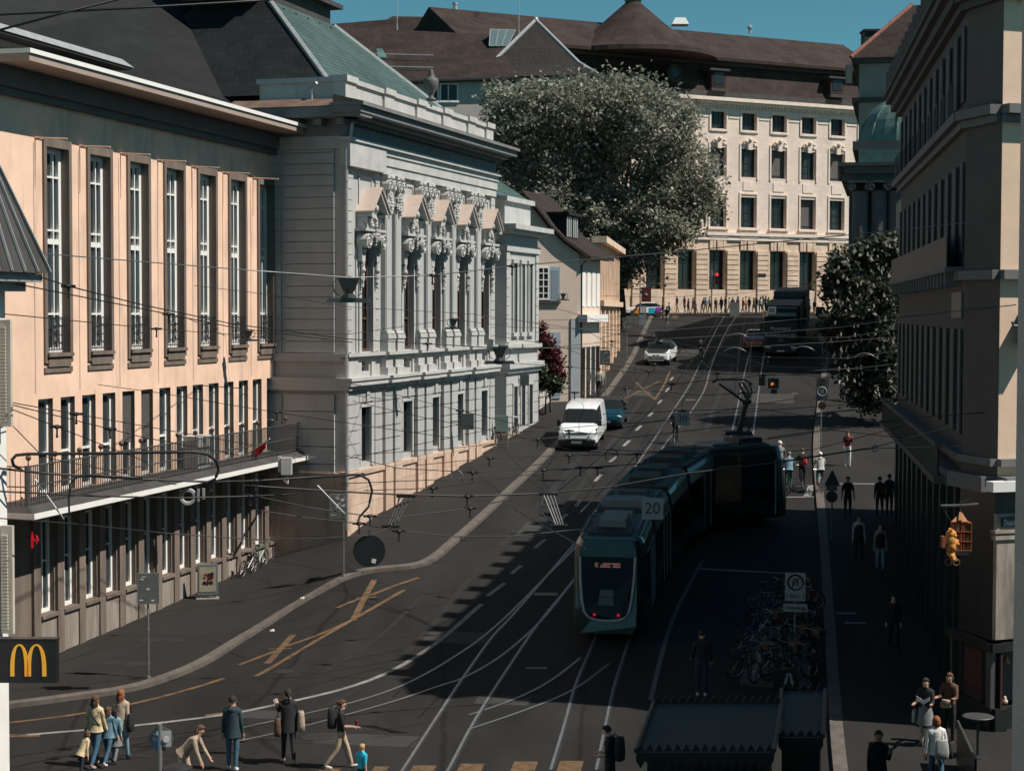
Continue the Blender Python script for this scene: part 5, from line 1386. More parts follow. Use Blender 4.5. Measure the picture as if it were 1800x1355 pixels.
def tree(name,label,lobes,d,base,n,size,seed,m,clump,dj=.5,trunk_r=.4,group=None,cat='tree'):
    rnd = random.Random(seed); k = F / d
    b = V(base); t = thing(name,label,cat,b)
    cs_,rs = [],[]
    for px,py,r in lobes:
        q = P(px,py,d + rnd.uniform(-dj,dj) * r / k * 1.6); cs_.append(tuple(q - b)); rs.append(r / k)
    me = leaf_mesh('crown',cs_,rs,n,size,seed,m,clump)
    o = bpy.data.objects.new('crown',me); COL.objects.link(o); o.parent = t
    mid = sum((V(c) for c in cs_),V((0,0,0))) / len(cs_)
    m_ = MB(); hz = mid.z * .55
    fork = V((mid.x * .25,mid.y * .25,hz))
    m_.tube([(0,0,-.3),(mid.x * .05,0,hz * .4),fork],trunk_r,9,0,trunk_r * .7)
    m_.build('trunk',M_bark,t,smooth=True,world=False)
    m2 = MB()
    for c,r in zip(cs_,rs):
        c = V(c); q = fork.lerp(c,.5) + V((rnd.uniform(-.3,.3),rnd.uniform(-.3,.3),rnd.uniform(0,.5))) * r * .4
        m2.tube([fork - V((0,0,.2)),q,c + V((0,0,r * .3))],trunk_r * .38,6,0,trunk_r * .06)
        for j in range(3): e = c + V((rnd.uniform(-1,1),rnd.uniform(-1,1),rnd.uniform(-.3,1))) * r * .85; m2.tube([q.lerp(c,.5),e],trunk_r * .12,4,0,.01)
    m2.build('limbs',M_bark,t,smooth=True,world=False)
    return t
M_plane = leaf_mat('plane_leaf',(.135,.145,.108),(.37,.375,.295),.55,.38)
M_chest = leaf_mat('chestnut_leaf',(.022,.030,.018),(.085,.095,.055),.6,.2)
M_redl = leaf_mat('red_leaf',(.05,.012,.016),(.17,.035,.04),.4,.2)
M_shrubl = leaf_mat('shrub_leaf',(.02,.035,.016),(.07,.09,.045),.4,.2)
tb = GD(1092,152)
tree('plane_tree','huge grey green plane tree in front of the bank',[(1000,198,64),(925,210,60),(1078,195,62),(1128,166,32),(1150,225,72),(1195,300,66),(1228,362,40),(1095,300,105),(985,300,105),(895,240,55),(900,320,50),(1035,390,80),(1140,385,70),(960,375,58),(1095,440,48),(1010,440,45),(1050,490,32),(1190,385,52),(1060,160,22),(965,168,25),(1075,470,34),(1120,470,26),(1018,470,22),(880,185,35)],
     150,tb,88000,.225,4,M_plane,.62,.5,.55)
cb = A(1530,722,.12)
ct = tree('chestnut_tree','dark chestnut tree with pale blossom candles beside the shaded corner building',[(1530,452,36),(1488,470,30),(1562,440,26),(1476,515,28),(1530,530,48),(1572,520,36),(1500,590,42),(1555,600,44),(1470,575,22),(1530,665,40),(1562,690,32),(1492,640,30),(1520,700,25)],
          96,cb,21000,.19,9,M_chest,.34,.5,.28)
rnd = random.Random(12); bl = MB()
for i in range(150):
    px = rnd.uniform(1455,1580); py = rnd.uniform(412,700)
    q = P(px,py,94.2 + rnd.uniform(-1.0,1.0)) - cb
    ok = False
    for lx,ly,lr in [(1530,452,36),(1488,470,30),(1562,440,26),(1476,515,28),(1530,530,48),(1572,520,36),(1500,590,42),(1555,600,44),(1470,575,22),(1530,665,40),(1492,640,30)]:
        if (px - lx) ** 2 + (py - ly) ** 2 < lr * lr: ok = True
    if not ok: continue
    for k in range(7):
        h = k / 6; r = .06 * (1 - h * .6)
        bl.sph(q + V((rnd.uniform(-r,r),rnd.uniform(-r,r),h * .17)),.042 * (1.2 - h * .6),5,3)
bl.build('blossom',mat('blossom',(.46,.39,.34),.7,var=.25,scale=2),ct,world=False)
sb_ = A(962,690)
tree('red_shrub','tall shrub with red young leaves in front of the beige gabled house',[(958,598,14),(970,630,18),(976,655,18),(962,620,16),(952,580,9)],99.5,V((sb_.x,99.6,gz(99.6))),3600,.13,21,M_redl,.16,.5,.07,cat='shrub')
tree('green_shrub','leafy green shrub under the red one behind the low garden wall',[(960,670,18),(975,678,15),(952,655,14)],99,V((sb_.x - .3,98.9,gz(98.9))),2600,.13,22,M_shrubl,.16,.5,.06,cat='shrub')
# ================================================================== VEHICLES
M_tyre = mat('tyre_rubber',(.012,.012,.012),.8,var=.1)
M_rim = mat('wheel_rim',(.30,.30,.31),.35,metal=.8,var=.05)
M_carg = glass('car_glass',(.009,.011,.012),.05); M_carg.node_tree.nodes['Principled BSDF'].inputs['Specular IOR Level'].default_value = .14
M_plast = mat('black_plastic',(.018,.018,.019),.55,var=.1)
M_lamp = mat('head_lamp',(.55,.56,.58),.1,var=0)
M_plate = mat('number_plate',(.6,.6,.58),.5,var=0)
def paint(name,col,metal=.0,rough=.28):
    m = mat(name,col,rough,metal=metal,var=.03,scale=2)
    m.node_tree.nodes['Principled BSDF'].inputs['Coat Weight'].default_value = .6
    return m
def car_parts(t,st,body_m,hood_m=None,roof_m=None,low_m=None,glass_from=(),wheels=(),wr=.33,half=None):
    """st: stations front to back (y, zb, w, zbelt, wt, ztop); glass_from: indices i so that the span i..i+1 is 'W' windscreen, 'S' side glass, 'R' rear"""
    ring = []
    for y,zb,w,zbelt,wt,zt in st:
        R = [(w * .88,zb),(w,zb + .16),(w * 1.0,zb + (zbelt - zb) * .6),(w * .97,zbelt),(wt,zt - .05 if zt > zbelt + .1 else zt),(wt * .82,zt)]
        ring.append([(x,y,z) for x,z in R] + [(-x,y,z) for x,z in R[::-1]])
    n = 12; parts = {}
    def put(nm,q):
        parts.setdefault(nm,MB()).quad(*q)
    for i in range(len(ring) - 1):
        gk = dict(glass_from).get(i,'')
        for j in range(n - 1):
            a,b,c,d = ring[i][j],ring[i][j + 1],ring[i + 1][j + 1],ring[i + 1][j]
            nm = 'body'
            if j in (3,7) and 'S' in gk: nm = 'side_window'
            if j in (3,4,5,6,7) and 'W' in gk: nm = 'windscreen'
            if j in (3,4,5,6,7) and 'R' in gk: nm = 'rear_window'
            if nm == 'body' and hood_m and 'H' in gk and j in (4,5,6): nm = 'bonnet'
            if nm == 'body' and roof_m and 'T' in gk and j in (4,5,6): nm = 'roof_panel'
            if nm == 'body' and low_m and j in (0,10) : nm = 'sill'
            put(nm,(a,b,c,d))
        put('underside',(ring[i][0],ring[i + 1][0],ring[i + 1][n - 1],ring[i][n - 1]))
    for r,nm in ((ring[0],'body'),(ring[-1],'body')): parts[nm].add(r,[tuple(range(n))])
    for nm,q in parts.items():
        if nm == 'side_window': build_local(q,nm,M_carg,t); continue
        mm = {'body': body_m,'side_window': M_carg,'windscreen': M_carg,'rear_window': M_carg,'bonnet': hood_m,'roof_panel': roof_m,'sill': low_m,'underside': M_plast}[nm]
        o = q.build(nm,mm,t,world=False,smooth=True)
        bm = o.modifiers.new('w','WELD'); bm.merge_threshold = .002
        e = o.modifiers.new('e','EDGE_SPLIT'); e.split_angle = math.radians(32)
    w0 = None
    for x,y in wheels:
        w = MB(); s = 1 if x > 0 else -1
        w.lathe((x - s * .0,y,wr),[(wr * .62,-.11),(wr * .9,-.115),(wr,-.07),(wr,.07),(wr * .9,.115),(wr * .62,.11)],20,0,(1,0,0))
        wo = w.build('wheel',M_tyre,t,world=False,smooth=False)
        r = MB(); r.lathe((x + s * .085,y,wr),[(wr * .62,-.03),(wr * .6,.03),(.05,.02)],14,0,(s,0,0))
        for k in range(5):
            a = k * 2 * math.pi / 5; r.tube([(x + s * .11,y + .05 * math.cos(a),wr + .05 * math.sin(a)),(x + s * .115,y + wr * .58 * math.cos(a),wr + wr * .58 * math.sin(a))],.03,4)
        r.build('rim',M_rim,wo,world=False)
def build_local(q,nm,m,t):
    for s in (-1,1):
        h = MB()
        for f in q.f:
            if sum(q.v[i][0] for i in f) * s > 0: h.add([q.v[i] for i in f],[tuple(range(len(f)))])
        h.build(nm,m,t,world=False)
def box_part(t,nm,m,*b,bev=.0):
    q = MB()
    for c in b: q.box(*c)
    return q.build(nm,m,t,world=False,bevel=bev)
def ell_part(t,nm,m,c,r):
    q = MB(); q.sph(c,r,12,8); return q.build(nm,m,t,world=False,smooth=True)
def heading(vx,vy):  # rz that turns local +y to (vx, vy)
    return math.atan2(-vx,vy)
def slope_tilt(o,p,dv):
    """lean a vehicle to the grade of the street under it"""
    d = V(dv).normalized(); e = 1.5
    g = (gz(p.y + d.y * e) - gz(p.y - d.y * e)) / (2 * e)
    o.rotation_euler = (math.atan(g),0,heading(d.x,d.y)); o.rotation_mode = 'XYZ'
W_paint = paint('white_paintwork',(.80,.81,.82))
# ---- white delivery van
p = A(1022,792) + V((.15,2.2,0)); p.z = gz(p.y,p.x)
van = thing('delivery_van','white delivery van with black bumper driving ahead of the blue hatchback','van',p)
dv = (-.16,-.987); slope_tilt(van,p,dv)
st = [(2.45,.32,.80,.62,.70,.66),(2.38,.28,.90,.84,.80,.92),(2.2,.26,.96,.98,.84,1.06),(1.75,.26,.99,1.1,.88,1.2),(1.45,.26,.99,1.16,.90,1.27),(.55,.26,.99,1.2,.79,1.86),(.2,.26,.99,1.22,.81,1.95),(-.4,.26,.99,1.22,.85,2.0),(-2.3,.28,.98,1.22,.85,1.98),(-2.46,.32,.96,1.2,.83,1.94)]
car_parts(van,st,W_paint,low_m=M_plast,glass_from={4: 'W',5: 'S',6: 'S'}.items(),wheels=[(.86,1.6),(-.86,1.6),(.86,-1.35),(-.86,-1.35)],wr=.34)
box_part(van,'bumper',M_plast,(-.93,.93,2.2,2.52,.24,.60),bev=.06)
box_part(van,'grille',M_plast,(-.55,.55,2.3,2.42,.86,.93),(-.5,.5,2.38,2.53,.50,.62),bev=.02)
for s in (-1,1):
    q = MB(); q.hexa([(s * .54,2.40,.70),(s * .90,2.30,.74),(s * .985,1.95,1.08),(s * .66,2.34,.90)],[(s * .54,2.47,.72),(s * .93,2.37,.76),(s * 1.01,2.0,1.14),(s * .68,2.40,.95)]); q.build('headlight',mat('dark_headlight',(.04,.042,.045),.12,var=0),van,world=False)
    box_part(van,'mirror',M_plast,(s * 1.03 - .1,s * 1.03 + .1,1.3,1.42,1.12,1.42),bev=.03)
    box_part(van,'door_handle',M_plast,(s * .985 - .02,s * .985 + .02,.1,.3,1.05,1.09))
box_part(van,'number_plate',M_plate,(-.26,.26,2.52,2.535,.40,.52))
# ---- blue hatchback behind it
p = A(1068,760) + V((.25,2.6,0)); p.z = gz(p.y,p.x)
hb = thing('blue_hatchback','dark blue hatchback following close behind the white van','car',p)
slope_tilt(hb,p,dv)
hst = [(1.98,.30,.66,.55,.56,.58),(1.90,.24,.80,.70,.68,.74),(1.6,.22,.86,.82,.74,.87),(1.05,.22,.87,.92,.78,.98),(.95,.22,.87,.94,.78,1.0),(.22,.22,.87,.97,.62,1.40),(-.2,.22,.87,.98,.64,1.46),(-1.2,.24,.86,1.0,.62,1.42),(-1.75,.26,.84,1.0,.6,1.12),(-1.95,.3,.78,.9,.58,.95)]
B_paint = paint('blue_paintwork',(.006,.05,.075),.2)
car_parts(hb,hst,B_paint,low_m=M_plast,roof_m=M_plast,glass_from={4: 'W',5: 'ST',6: 'ST',7: 'R'}.items(),wheels=[(.74,1.25),(-.74,1.25),(.74,-1.25),(-.74,-1.25)],wr=.31)
for s in (-1,1):
    ell_part(hb,'headlight',M_lamp,(s * .66,1.72,.70),(.17,.18,.1)); box_part(hb,'mirror',M_plast,(s * .95 - .09,s * .95 + .09,.7,.82,.95,1.1),bev=.03)
box_part(hb,'grille',M_plast,(-.5,.5,1.86,2.0,.36,.52)); box_part(hb,'number_plate',M_plate,(-.26,.26,2.0,2.012,.42,.52))
# ---- white electric car with black bonnet
p = A(1161,643) + V((.2,1.9,0)); p.z = gz(p.y,p.x)
ev = thing('white_electric_car','small white car with black bonnet and black roof coming down the road','car',p)
dv2 = (-.26,-.965); slope_tilt(ev,p,dv2)
est = [(1.98,.34,.62,.66,.54,.70),(1.9,.26,.80,.82,.70,.86),(1.62,.24,.88,.95,.76,1.0),(1.18,.24,.89,1.02,.80,1.08),(1.08,.24,.89,1.04,.80,1.1),(.35,.24,.89,1.06,.64,1.52),(-.1,.24,.89,1.06,.66,1.57),(-1.2,.26,.88,1.08,.64,1.54),(-1.8,.28,.86,1.05,.6,1.2),(-1.98,.32,.78,.9,.56,1.0)]
car_parts(ev,est,W_paint,hood_m=M_plast,roof_m=M_plast,low_m=M_plast,glass_from={1: 'H',2: 'H',3: 'H',4: 'W',5: 'ST',6: 'ST',7: 'R'}.items(),wheels=[(.78,1.3),(-.78,1.3),(.78,-1.3),(-.78,-1.3)],wr=.35)
for s in (-1,1):
    ell_part(ev,'headlight',M_lamp,(s * .70,1.72,.86),(.15,.16,.09)); box_part(ev,'mirror',M_plast,(s * 1.0 - .1,s * 1.0 + .1,.85,.97,1.08,1.2),bev=.03)
    box_part(ev,'fog_lamp',mat('fog_pink',(.5,.25,.22),.3,var=0),(s * .66 - .08,s * .66 + .08,1.88,1.94,.52,.62))
box_part(ev,'lower_grille',M_rim,(-.52,.52,1.92,2.0,.44,.62)); box_part(ev,'number_plate',M_plate,(-.25,.25,2.0,2.012,.5,.6))
for s in (-1,1): ell_part(ev,'kidney_vent',M_plast,(s * .13,1.96,.72),(.11,.04,.06))
# ---- white car with bright stickers, side on at the top of the street
p = GD(1130,181); p.y = 181
sc_ = thing('stickered_car','white car with orange, cyan and purple stickers standing crosswise at the top','car',p,heading(-1,-.15))
car_parts(sc_,hst,W_paint,low_m=M_plast,glass_from={4: 'W',5: 'S',6: 'S',7: 'R'}.items(),wheels=[(.78,1.25),(-.78,1.25),(.78,-1.25),(-.78,-1.25)],wr=.33)
for nm_,c_,y0,y1,z0,z1 in [('orange_sticker',(.75,.25,.03),.55,1.1,.3,.85),('cyan_sticker',(.03,.4,.62),-1.05,-.45,.3,.9),('purple_sticker',(.33,.06,.38),-1.75,-1.15,.45,.95)]:
    q = MB(); q.box(.872,.892,y0,y1,z0,z1); q.box(-.892,-.872,y0,y1,z0,z1); q.build(nm_,mat(nm_,c_,.4,var=0),sc_,world=False)
for s in (-1,1): ell_part(sc_,'headlight',M_lamp,(s * .66,1.72,.70),(.17,.18,.1)); box_part(sc_,'mirror',M_plast,(s * .95 - .09,s * .95 + .09,.7,.82,.95,1.1))
# ---- trucks on the shaded right
TK = mat('dark_truck_paint',(.014,.014,.015),.55,var=.1)
def truck(label,p,dvv,hgt,teal,texts,box=False):
    t = thing('truck',label,'truck',p); slope_tilt(t,p,dvv)
    st = [(0,.45,1.15,1.2,1.12,1.6),(-.12,.38,1.24,1.25,1.2,1.75),(-.22,.38,1.25,1.3,1.2,hgt - 1.0),(-.42,.38,1.25,1.3,1.17,hgt - .35),(-.9,.38,1.25,1.3,1.1,hgt),(-2.1,.38,1.25,1.3,1.12,hgt),(-2.2,.4,1.22,1.3,1.1,hgt - .05)]
    car_parts(t,st,TK,glass_from={2: 'W',4: 'S'}.items(),wheels=[(1.05,-1.2),(-1.05,-1.2),(1.05,-5.6),(-1.05,-5.6)],wr=.5)
    box_part(t,'cargo_box',TK if not box else mat('striped_box',(.07,.066,.062),.6,var=.7,scale=2.5),(-1.27,1.27,-9.2,-2.35,.9,hgt + (.35 if box else .1)),bev=.04)
    box_part(t,'chassis',M_plast,(-.5,.5,-9.0,-.5,.45,.85)); box_part(t,'bumper',M_plast,(-1.22,1.22,-.3,.06,.35,.62),bev=.04)
    box_part(t,'sun_visor',teal,(-1.1,1.1,-.62,-.18,hgt - .55,hgt - .3))
    for s in (-1,1): box_part(t,'mirror',M_plast,(s * 1.42 - .1,s * 1.42 + .1,-.5,-.36,1.8,2.6),bev=.03); box_part(t,'headlight',M_lamp,(s * .92 - .18,s * .92 + .18,-.02,.03,.68,.84))
    q = MB(); q.torus((0,.035,1.28),.13,.02,(0,1,0),18,5)
    for a in (90,210,330): q.tube([(0,.035,1.28),(.12 * math.cos(math.radians(a)),.035,1.28 + .12 * math.sin(math.radians(a)))],.02,4)
    q.build('emblem',M_rim,t,world=False)
    for k in range(4): box_part(t,'grille_bar',M_rim if k == 0 else M_plast,(-.85,.85,.0,.025,.84 + k * .08,.87 + k * .08))
    for body,z,sz in texts:
        text('lettering',body,sz,(0,.06,z),(-1,0,0),(0,0,1),M_plate,t,.004,world=False)
    box_part(t,'number_plate',M_plate,(-.26,.26,.06,.075,.42,.54))
    return t
p = GD(1373,129); p.y = 129; p.z = gz(129)
truck('dark truck with a teal sun visor and pale lettering waiting before the bank',p,(-.2,-.98),3.55,mat('teal_visor',(.12,.2,.2),.3,var=0),[('Panorama',2.12,.36),('FRANKENACHEN',1.62,.3)])
p = GD(1384,143); p.y = 143; p.z = gz(143)
truck('taller dark truck with a pale striped side standing behind the lettered one',p,(-.22,-.975),3.55,M_plast,[('GOSYM',1.7,.2)],True)
p = GD(1338,136); rc = thing('red_delivery_car','red car half hidden beside the lettered dark truck','car',V((p.x - .4,136,gz(136))),heading(-.2,-.98))
car_parts(rc,hst,paint('red_paintwork',(.30,.02,.02)),low_m=M_plast,glass_from={4: 'W',5: 'S',6: 'S',7: 'R'}.items(),wheels=[(.74,1.25),(-.74,1.25),(.74,-1.25),(-.74,-1.25)],wr=.31)
for s in (-1,1): ell_part(rc,'headlight',M_lamp,(s * .66,1.72,.70),(.17,.18,.1))
# ---- the tram
RH = 3.42
cp_ = [A(x,y,RH) for x,y in [(1068,936),(1090,890),(1115,858),(1140,828),(1168,803),(1200,784),(1237,772),(1290,768),(1356,768)]]
path = smooth_line([q.to_2d() for q in cp_],3)
acc = [0.0]
for a,b in zip(path[:-1],path[1:]): acc.append(acc[-1] + (b - a).length)
TL = acc[-1]
def on_path(s):
    s = max(0.0,s)
    for i in range(len(path) - 1):
        if acc[i + 1] >= s or i == len(path) - 2:
            t = (s - acc[i]) / max(1e-6,acc[i + 1] - acc[i]); return path[i] + (path[i + 1] - path[i]) * t
print('TRAM length',TL,[tuple(round(c,1) for c in q) for q in path[::6]])
M_tg = paint('tram_green',(.011,.036,.026),0,.3); M_tgl = mat('tram_roof_green',(.022,.062,.050),.5,var=.15)
M_troof = mat('tram_roof_grey',(.06,.07,.072),.6,var=.3,scale=2); M_tbox = mat('tram_roof_box',(.17,.185,.185),.55,var=.25,scale=2); M_chrome = mat('pale_edge',(.42,.43,.42),.4,var=.05)
M_ad = mat('brown_advert',(.30,.125,.075),.4,var=.5,scale=1.3); M_bell = mat('bellows',(.02,.02,.02),.8,var=.2)
tp0 = on_path(0); tram = thing('tram','long green articulated tram with red tail lights bending round the shaded curve','tram',(tp0.x,tp0.y,gz(tp0.y)))
NS = 5; SL = TL / NS; rnd = random.Random(2)
for i in range(NS):
    a,b = on_path(i * SL),on_path((i + 1) * SL); dr = (b - a); Ls = dr.length; dr.normalize()
    c = (a + b) / 2; za,zb2 = gz(a.y,a.x),gz(b.y,b.x)
    # shell: local x right of travel direction, y along
    R3 = Matrix(((dr.y,dr.x,0),(-dr.x,dr.y,0),(0,0,1)))
    def T(x,y,z): q = R3 @ V((x,y,0)); t = (y + Ls / 2) / Ls; return V((c.x + q.x,c.y + q.y,za + (zb2 - za) * t + z))
    y0,y1 = -Ls / 2 + .28,Ls / 2 - .28
    if i == 0: y0 = -Ls / 2 + 1.0
    if i == NS - 1: y1 = Ls / 2 - .6
    prof = [(1.02,.25),(1.16,.5),(1.18,1.0),(1.16,2.6),(1.10,2.95),(.98,3.15),(.8,3.2)]
    ringp = prof + [(-x,z) for x,z in prof[::-1]]
    m = MB(); n = len(ringp); ys_ = [y0,y1]
    A_ = [T(x,y0,z) for x,z in ringp]; B_ = [T(x,y1,z) for x,z in ringp]
    m.add(A_ + B_,[(j,(j + 1) % n,n + (j + 1) % n,n + j) for j in range(n)] + [tuple(range(n)),tuple(range(n,2 * n))[::-1]])
    car_ = m.build('car_shell',M_tg if i < NS - 1 else M_tg,tram)
    # side windows, doors, skirts
    for s in (-1,1):
        ln = y1 - y0; k = max(2,int(ln / 1.5)); w = ln / k
        for j in range(k):
            q = MB(); u0,u1 = y0 + j * w + .05,y0 + (j + 1) * w - .05
            q.hexa([T(s * 1.175,u0,1.05),T(s * 1.175,u1,1.05),T(s * 1.20,u1,1.05),T(s * 1.20,u0,1.05)],[T(s * 1.15,u0,2.55),T(s * 1.15,u1,2.55),T(s * 1.178,u1,2.55),T(s * 1.178,u0,2.55)])
            if i == NS - 1 and s == 1 and j < k - 1: q.build('advert_panel',M_ad,car_)
            else: q.build('side_window',M_carg,car_)
            if j % 2 == 1 and i in (0,1,3):
                q = MB(); q.hexa([T(s * 1.17,u0,.38),T(s * 1.17,u1,.38),T(s * 1.205,u1,.38),T(s * 1.205,u0,.38)],[T(s * 1.15,u0,2.6),T(s * 1.15,u1,2.6),T(s * 1.182,u1,2.6),T(s * 1.182,u0,2.6)]); q.build('door',M_carg,car_)
                q = MB(); q.tube([T(s * 1.21,(u0 + u1) / 2,.4),T(s * 1.185,(u0 + u1) / 2,2.6)],.02,4); q.tube([T(s * 1.215,u0,.4),T(s * 1.19,u0,2.6)],.018,4); q.tube([T(s * 1.215,u1,.4),T(s * 1.19,u1,2.6)],.018,4); q.build('door_edge',M_chrome,car_)
        q = MB(); q.tube([T(s * 1.02,y0,3.14),T(s * 1.02,y1,3.14)],.035,5); q.build('roof_rail',M_tgl,car_)
    q = MB(); q.hexa([T(-.96,y0 + .05,3.2),T(.96,y0 + .05,3.2),T(.96,y1 - .05,3.2),T(-.96,y1 - .05,3.2)],[T(-.9,y0 + .05,3.26),T(.9,y0 + .05,3.26),T(.9,y1 - .05,3.26),T(-.9,y1 - .05,3.26)]); q.build('roof_deck',M_troof,car_)
    yy = y0 + .3
    while yy < y1 - .7:
        l = rnd.uniform(.5,1.3); hgt = rnd.uniform(.10,.28); wv = rnd.uniform(.45,.8)
        q = MB(); l = min(l,y1 - .2 - yy)
        q.hexa([T(-wv,yy,3.265),T(wv,yy,3.265),T(wv,yy + l,3.265),T(-wv,yy + l,3.265)],[T(-wv + .05,yy + .04,3.265 + hgt),T(wv - .05,yy + .04,3.265 + hgt),T(wv - .05,yy + l - .04,3.265 + hgt),T(-wv + .05,yy + l - .04,3.265 + hgt)]); q.build('roof_unit',rnd.choice([M_tbox,M_troof,M_tbox,M_plast]),car_)
        for s in (-1,1):
            if rnd.random() < .7: q = MB(); q.tube([T(s * .86,yy,3.3),T(s * .86,yy + l,3.3)],.04,4); q.build('cable_duct',M_tbox,car_)
        yy += l + rnd.uniform(.15,.4)
    for s in (-1,1):
        for yw in (-Ls * .2,Ls * .2):
            if i % 2 == 0:
                q = MB(); q.lathe(T(s * .72,yw,.3),[(.3,-.06),(.33,-.06),(.33,.06),(.3,.06)],18,0,T(1,0,0) - T(0,0,0)); q.build('wheel',M_tyre,car_)
    if i < NS - 1:
        q = MB()
        for k in range(5):
            f0 = Ls / 2 - .28 + k * .112; sc2 = .93 if k % 2 else .98
            A2 = [T(x * sc2,f0,.35 + (z - .25) * .97 * 1.0) for x,z in ringp]; B2 = [T(x * sc2,f0 + .1,.35 + (z - .25) * .97) for x,z in ringp]
            q.add(A2 + B2,[(j,(j + 1) % n,n + (j + 1) % n,n + j) for j in range(n)] + [tuple(range(n)),tuple(range(n,2 * n))[::-1]])
        q.build('bellows',M_bell,tram)
    if i in (0,NS - 1):
        # cab: rings shrinking to the nose
        e = -1 if i == 0 else 1; yb_ = y0 if i == 0 else y1; Ln = 1.15 if i == 0 else .75
        rg2 = []
        for t,sx_,zc,drop in [(0,1,0,0),(.35,.985,0,.02),(.7,.93,0,.08),(.92,.86,0,.16),(1.0,.8,0,.22)]:
            row = []
            for x,z in ringp:
                zz = .25 + (z - .25) * (1 - drop * .12); yo = Ln * t * (1.0 - .36 * max(0,(z - 1.0) / 2.2)); row.append(T(x * sx_,yb_ + e * yo,zz))
            rg2.append(row)
        q = MB()
        for r0,r1 in zip(rg2[:-1],rg2[1:]):
            o_ = len(q.v); q.add(r0 + r1,[(j,(j + 1) % n,n + (j + 1) % n,n + j) if e < 0 else (j,n + j,n + (j + 1) % n,(j + 1) % n) for j in range(n)])
        q.add(rg2[-1],[tuple(range(n))]); cab = q.build('cab',M_tg,tram)
        if i == 0:
            yf_ = lambda z: yb_ - Ln * (1.0 - .36 * max(0,(z - 1.0) / 2.2)) - .012
            H = lambda x,z,k=0: T(x,yf_(z) - k,z)
            # black mask with a pale U-shaped edge
            ol = [(.86,2.62),(.84,2.0),(.78,1.35),(.70,.95),(.55,.78),(.3,.70),(0,.68)]
            ol = ol + [(-x,z) for x,z in ol[::-1][1:]]
            q = MB(); fr = [H(x,z,.03) for x,z in ol]; bkk = [H(x,z,-.12) for x,z in ol]; nn_ = len(ol)
            q.add(fr + bkk,[tuple(range(nn_))] + [(j,j + 1,nn_ + j + 1,nn_ + j) for j in range(nn_ - 1)]); q.build('windscreen',M_carg,cab)
            q = MB(); q.tube([H(x * 1.02,z - (.02 if abs(x) < .7 else 0),.035) for x,z in ol],.045,6); q.build('windscreen_edge',M_chrome,cab)
            q = MB()
            q.hexa([H(-.42,2.28,.035),H(.42,2.28,.035),H(.42,2.46,.035),H(-.42,2.46,.035)],[H(-.42,2.28,.045),H(.42,2.28,.045),H(.42,2.46,.045),H(-.42,2.46,.045)]); dsp = q.build('destination_display',M_black,cab)
            q = MB(); rr2 = random.Random(6)
            x = -.40
            while x < .38:
                wd_ = rr2.choice([.05,.06,.04])
                if x < -.34 or x > -.28:
                    for z0_,z1_ in ((2.31,2.335),(2.36,2.38),(2.41,2.435)):
                        if rr2.random() < .75: q.prism([H(x,z0_,.048),H(x + wd_,z0_,.048),H(x + wd_,z1_,.048),H(x,z1_,.048)],(0,-.004,0))
                    if rr2.random() < .6: q.prism([H(x,2.31,.048),H(x + .012,2.31,.048),H(x + .012,2.435,.048),H(x,2.435,.048)],(0,-.004,0))
                x += wd_ + .014
            q.build('led_letters',mat('led_red',(.5,.12,.12),.5,var=0,emit=(.9,.4,.38),estr=.16),dsp)
            for s in (-1,1):
                q = MB(); q.sph(H(s * .38,.86,.06),(.05,.03,.05),10,6); q.build('tail_light',mat('tail_red',(.6,.01,.04),.3,var=0,emit=(.9,.01,.06),estr=.3),cab,smooth=True)
            q = MB(); q.prism([H(-.28,1.15,.04),H(.22,1.15,.04),H(.2,1.62,.04),H(-.22,1.62,.04)],(0,-.006,0)); q.build('cab_seat_reflection',mat('seat_reflection',(.10,.135,.14),.6,var=.1),cab)  # flat panel on the windscreen, painted as the seat's reflection
            q = MB(); q.tube([H(.15,1.12,.06),H(.5,1.3,.06)],.015,4); q.tube([H(-.55,1.42,.045),H(.55,1.42,.045)],.012,4); q.build('wiper',M_plast,cab)
            q = MB(); q.hexa([T(-1.0,yb_ - .55,2.72),T(1.0,yb_ - .55,2.72),T(1.0,yb_ + .1,2.9),T(-1.0,yb_ + .1,2.9)],[T(-.92,yb_ - .5,3.18),T(.92,yb_ - .5,3.18),T(.92,yb_ + .1,3.24),T(-.92,yb_ + .1,3.24)]); q.build('head_fairing',M_tgl,cab,bevel=.06)
            q = MB(); q.hexa([T(-.72,yb_ - .35,3.19),T(.72,yb_ - .35,3.19),T(.72,yb_ + .35,3.21),T(-.72,yb_ + .35,3.21)],[T(-.68,yb_ - .3,3.26),T(.68,yb_ - .3,3.26),T(.68,yb_ + .35,3.32),T(-.68,yb_ + .35,3.32)]); q.build('roof_grille',M_plast,cab)
        else:
            q = MB(); q.tube([T(1.17,yb_ + .1,.4),T(1.15,yb_ + .1,2.6)],.03,5); q.build('door_edge',M_chrome,cab)
            q = MB(); q.hexa([T(1.185,yb_ - .65,1.1),T(1.185,yb_ - .05,1.1),T(1.2,yb_ - .05,1.1),T(1.2,yb_ - .65,1.1)],[T(1.16,yb_ - .65,2.5),T(1.16,yb_ - .05,2.5),T(1.175,yb_ - .05,2.5),T(1.175,yb_ - .65,2.5)]); q.build('side_window',M_carg,cab)
b = A(1298,758,RH); k = b.y / F
X = lambda px,py,o=0.0: V((b.x + (px - 1298) * k,b.y + o,b.z + (758 - py) * k))
q = MB(); q.tube([X(1297,760),X(1312,707)],.11,6); q.tube([X(1303,760),X(1314,709)],.03,5)
for s in (-1,1): q.tube([X(1312 + s * 3,707),X(1262 if s < 0 else 1300,674,s * .25)],.05,5); q.tube([X(1313,707,s * .1),X(1318 + s * 3,688),X(1310 + s * 6,671)],.04,5)
q.tube([X(1305,708),X(1320,706)],.09,6); q.torus(X(1306,697),8 * k,.03,(0,1,0),16,4)
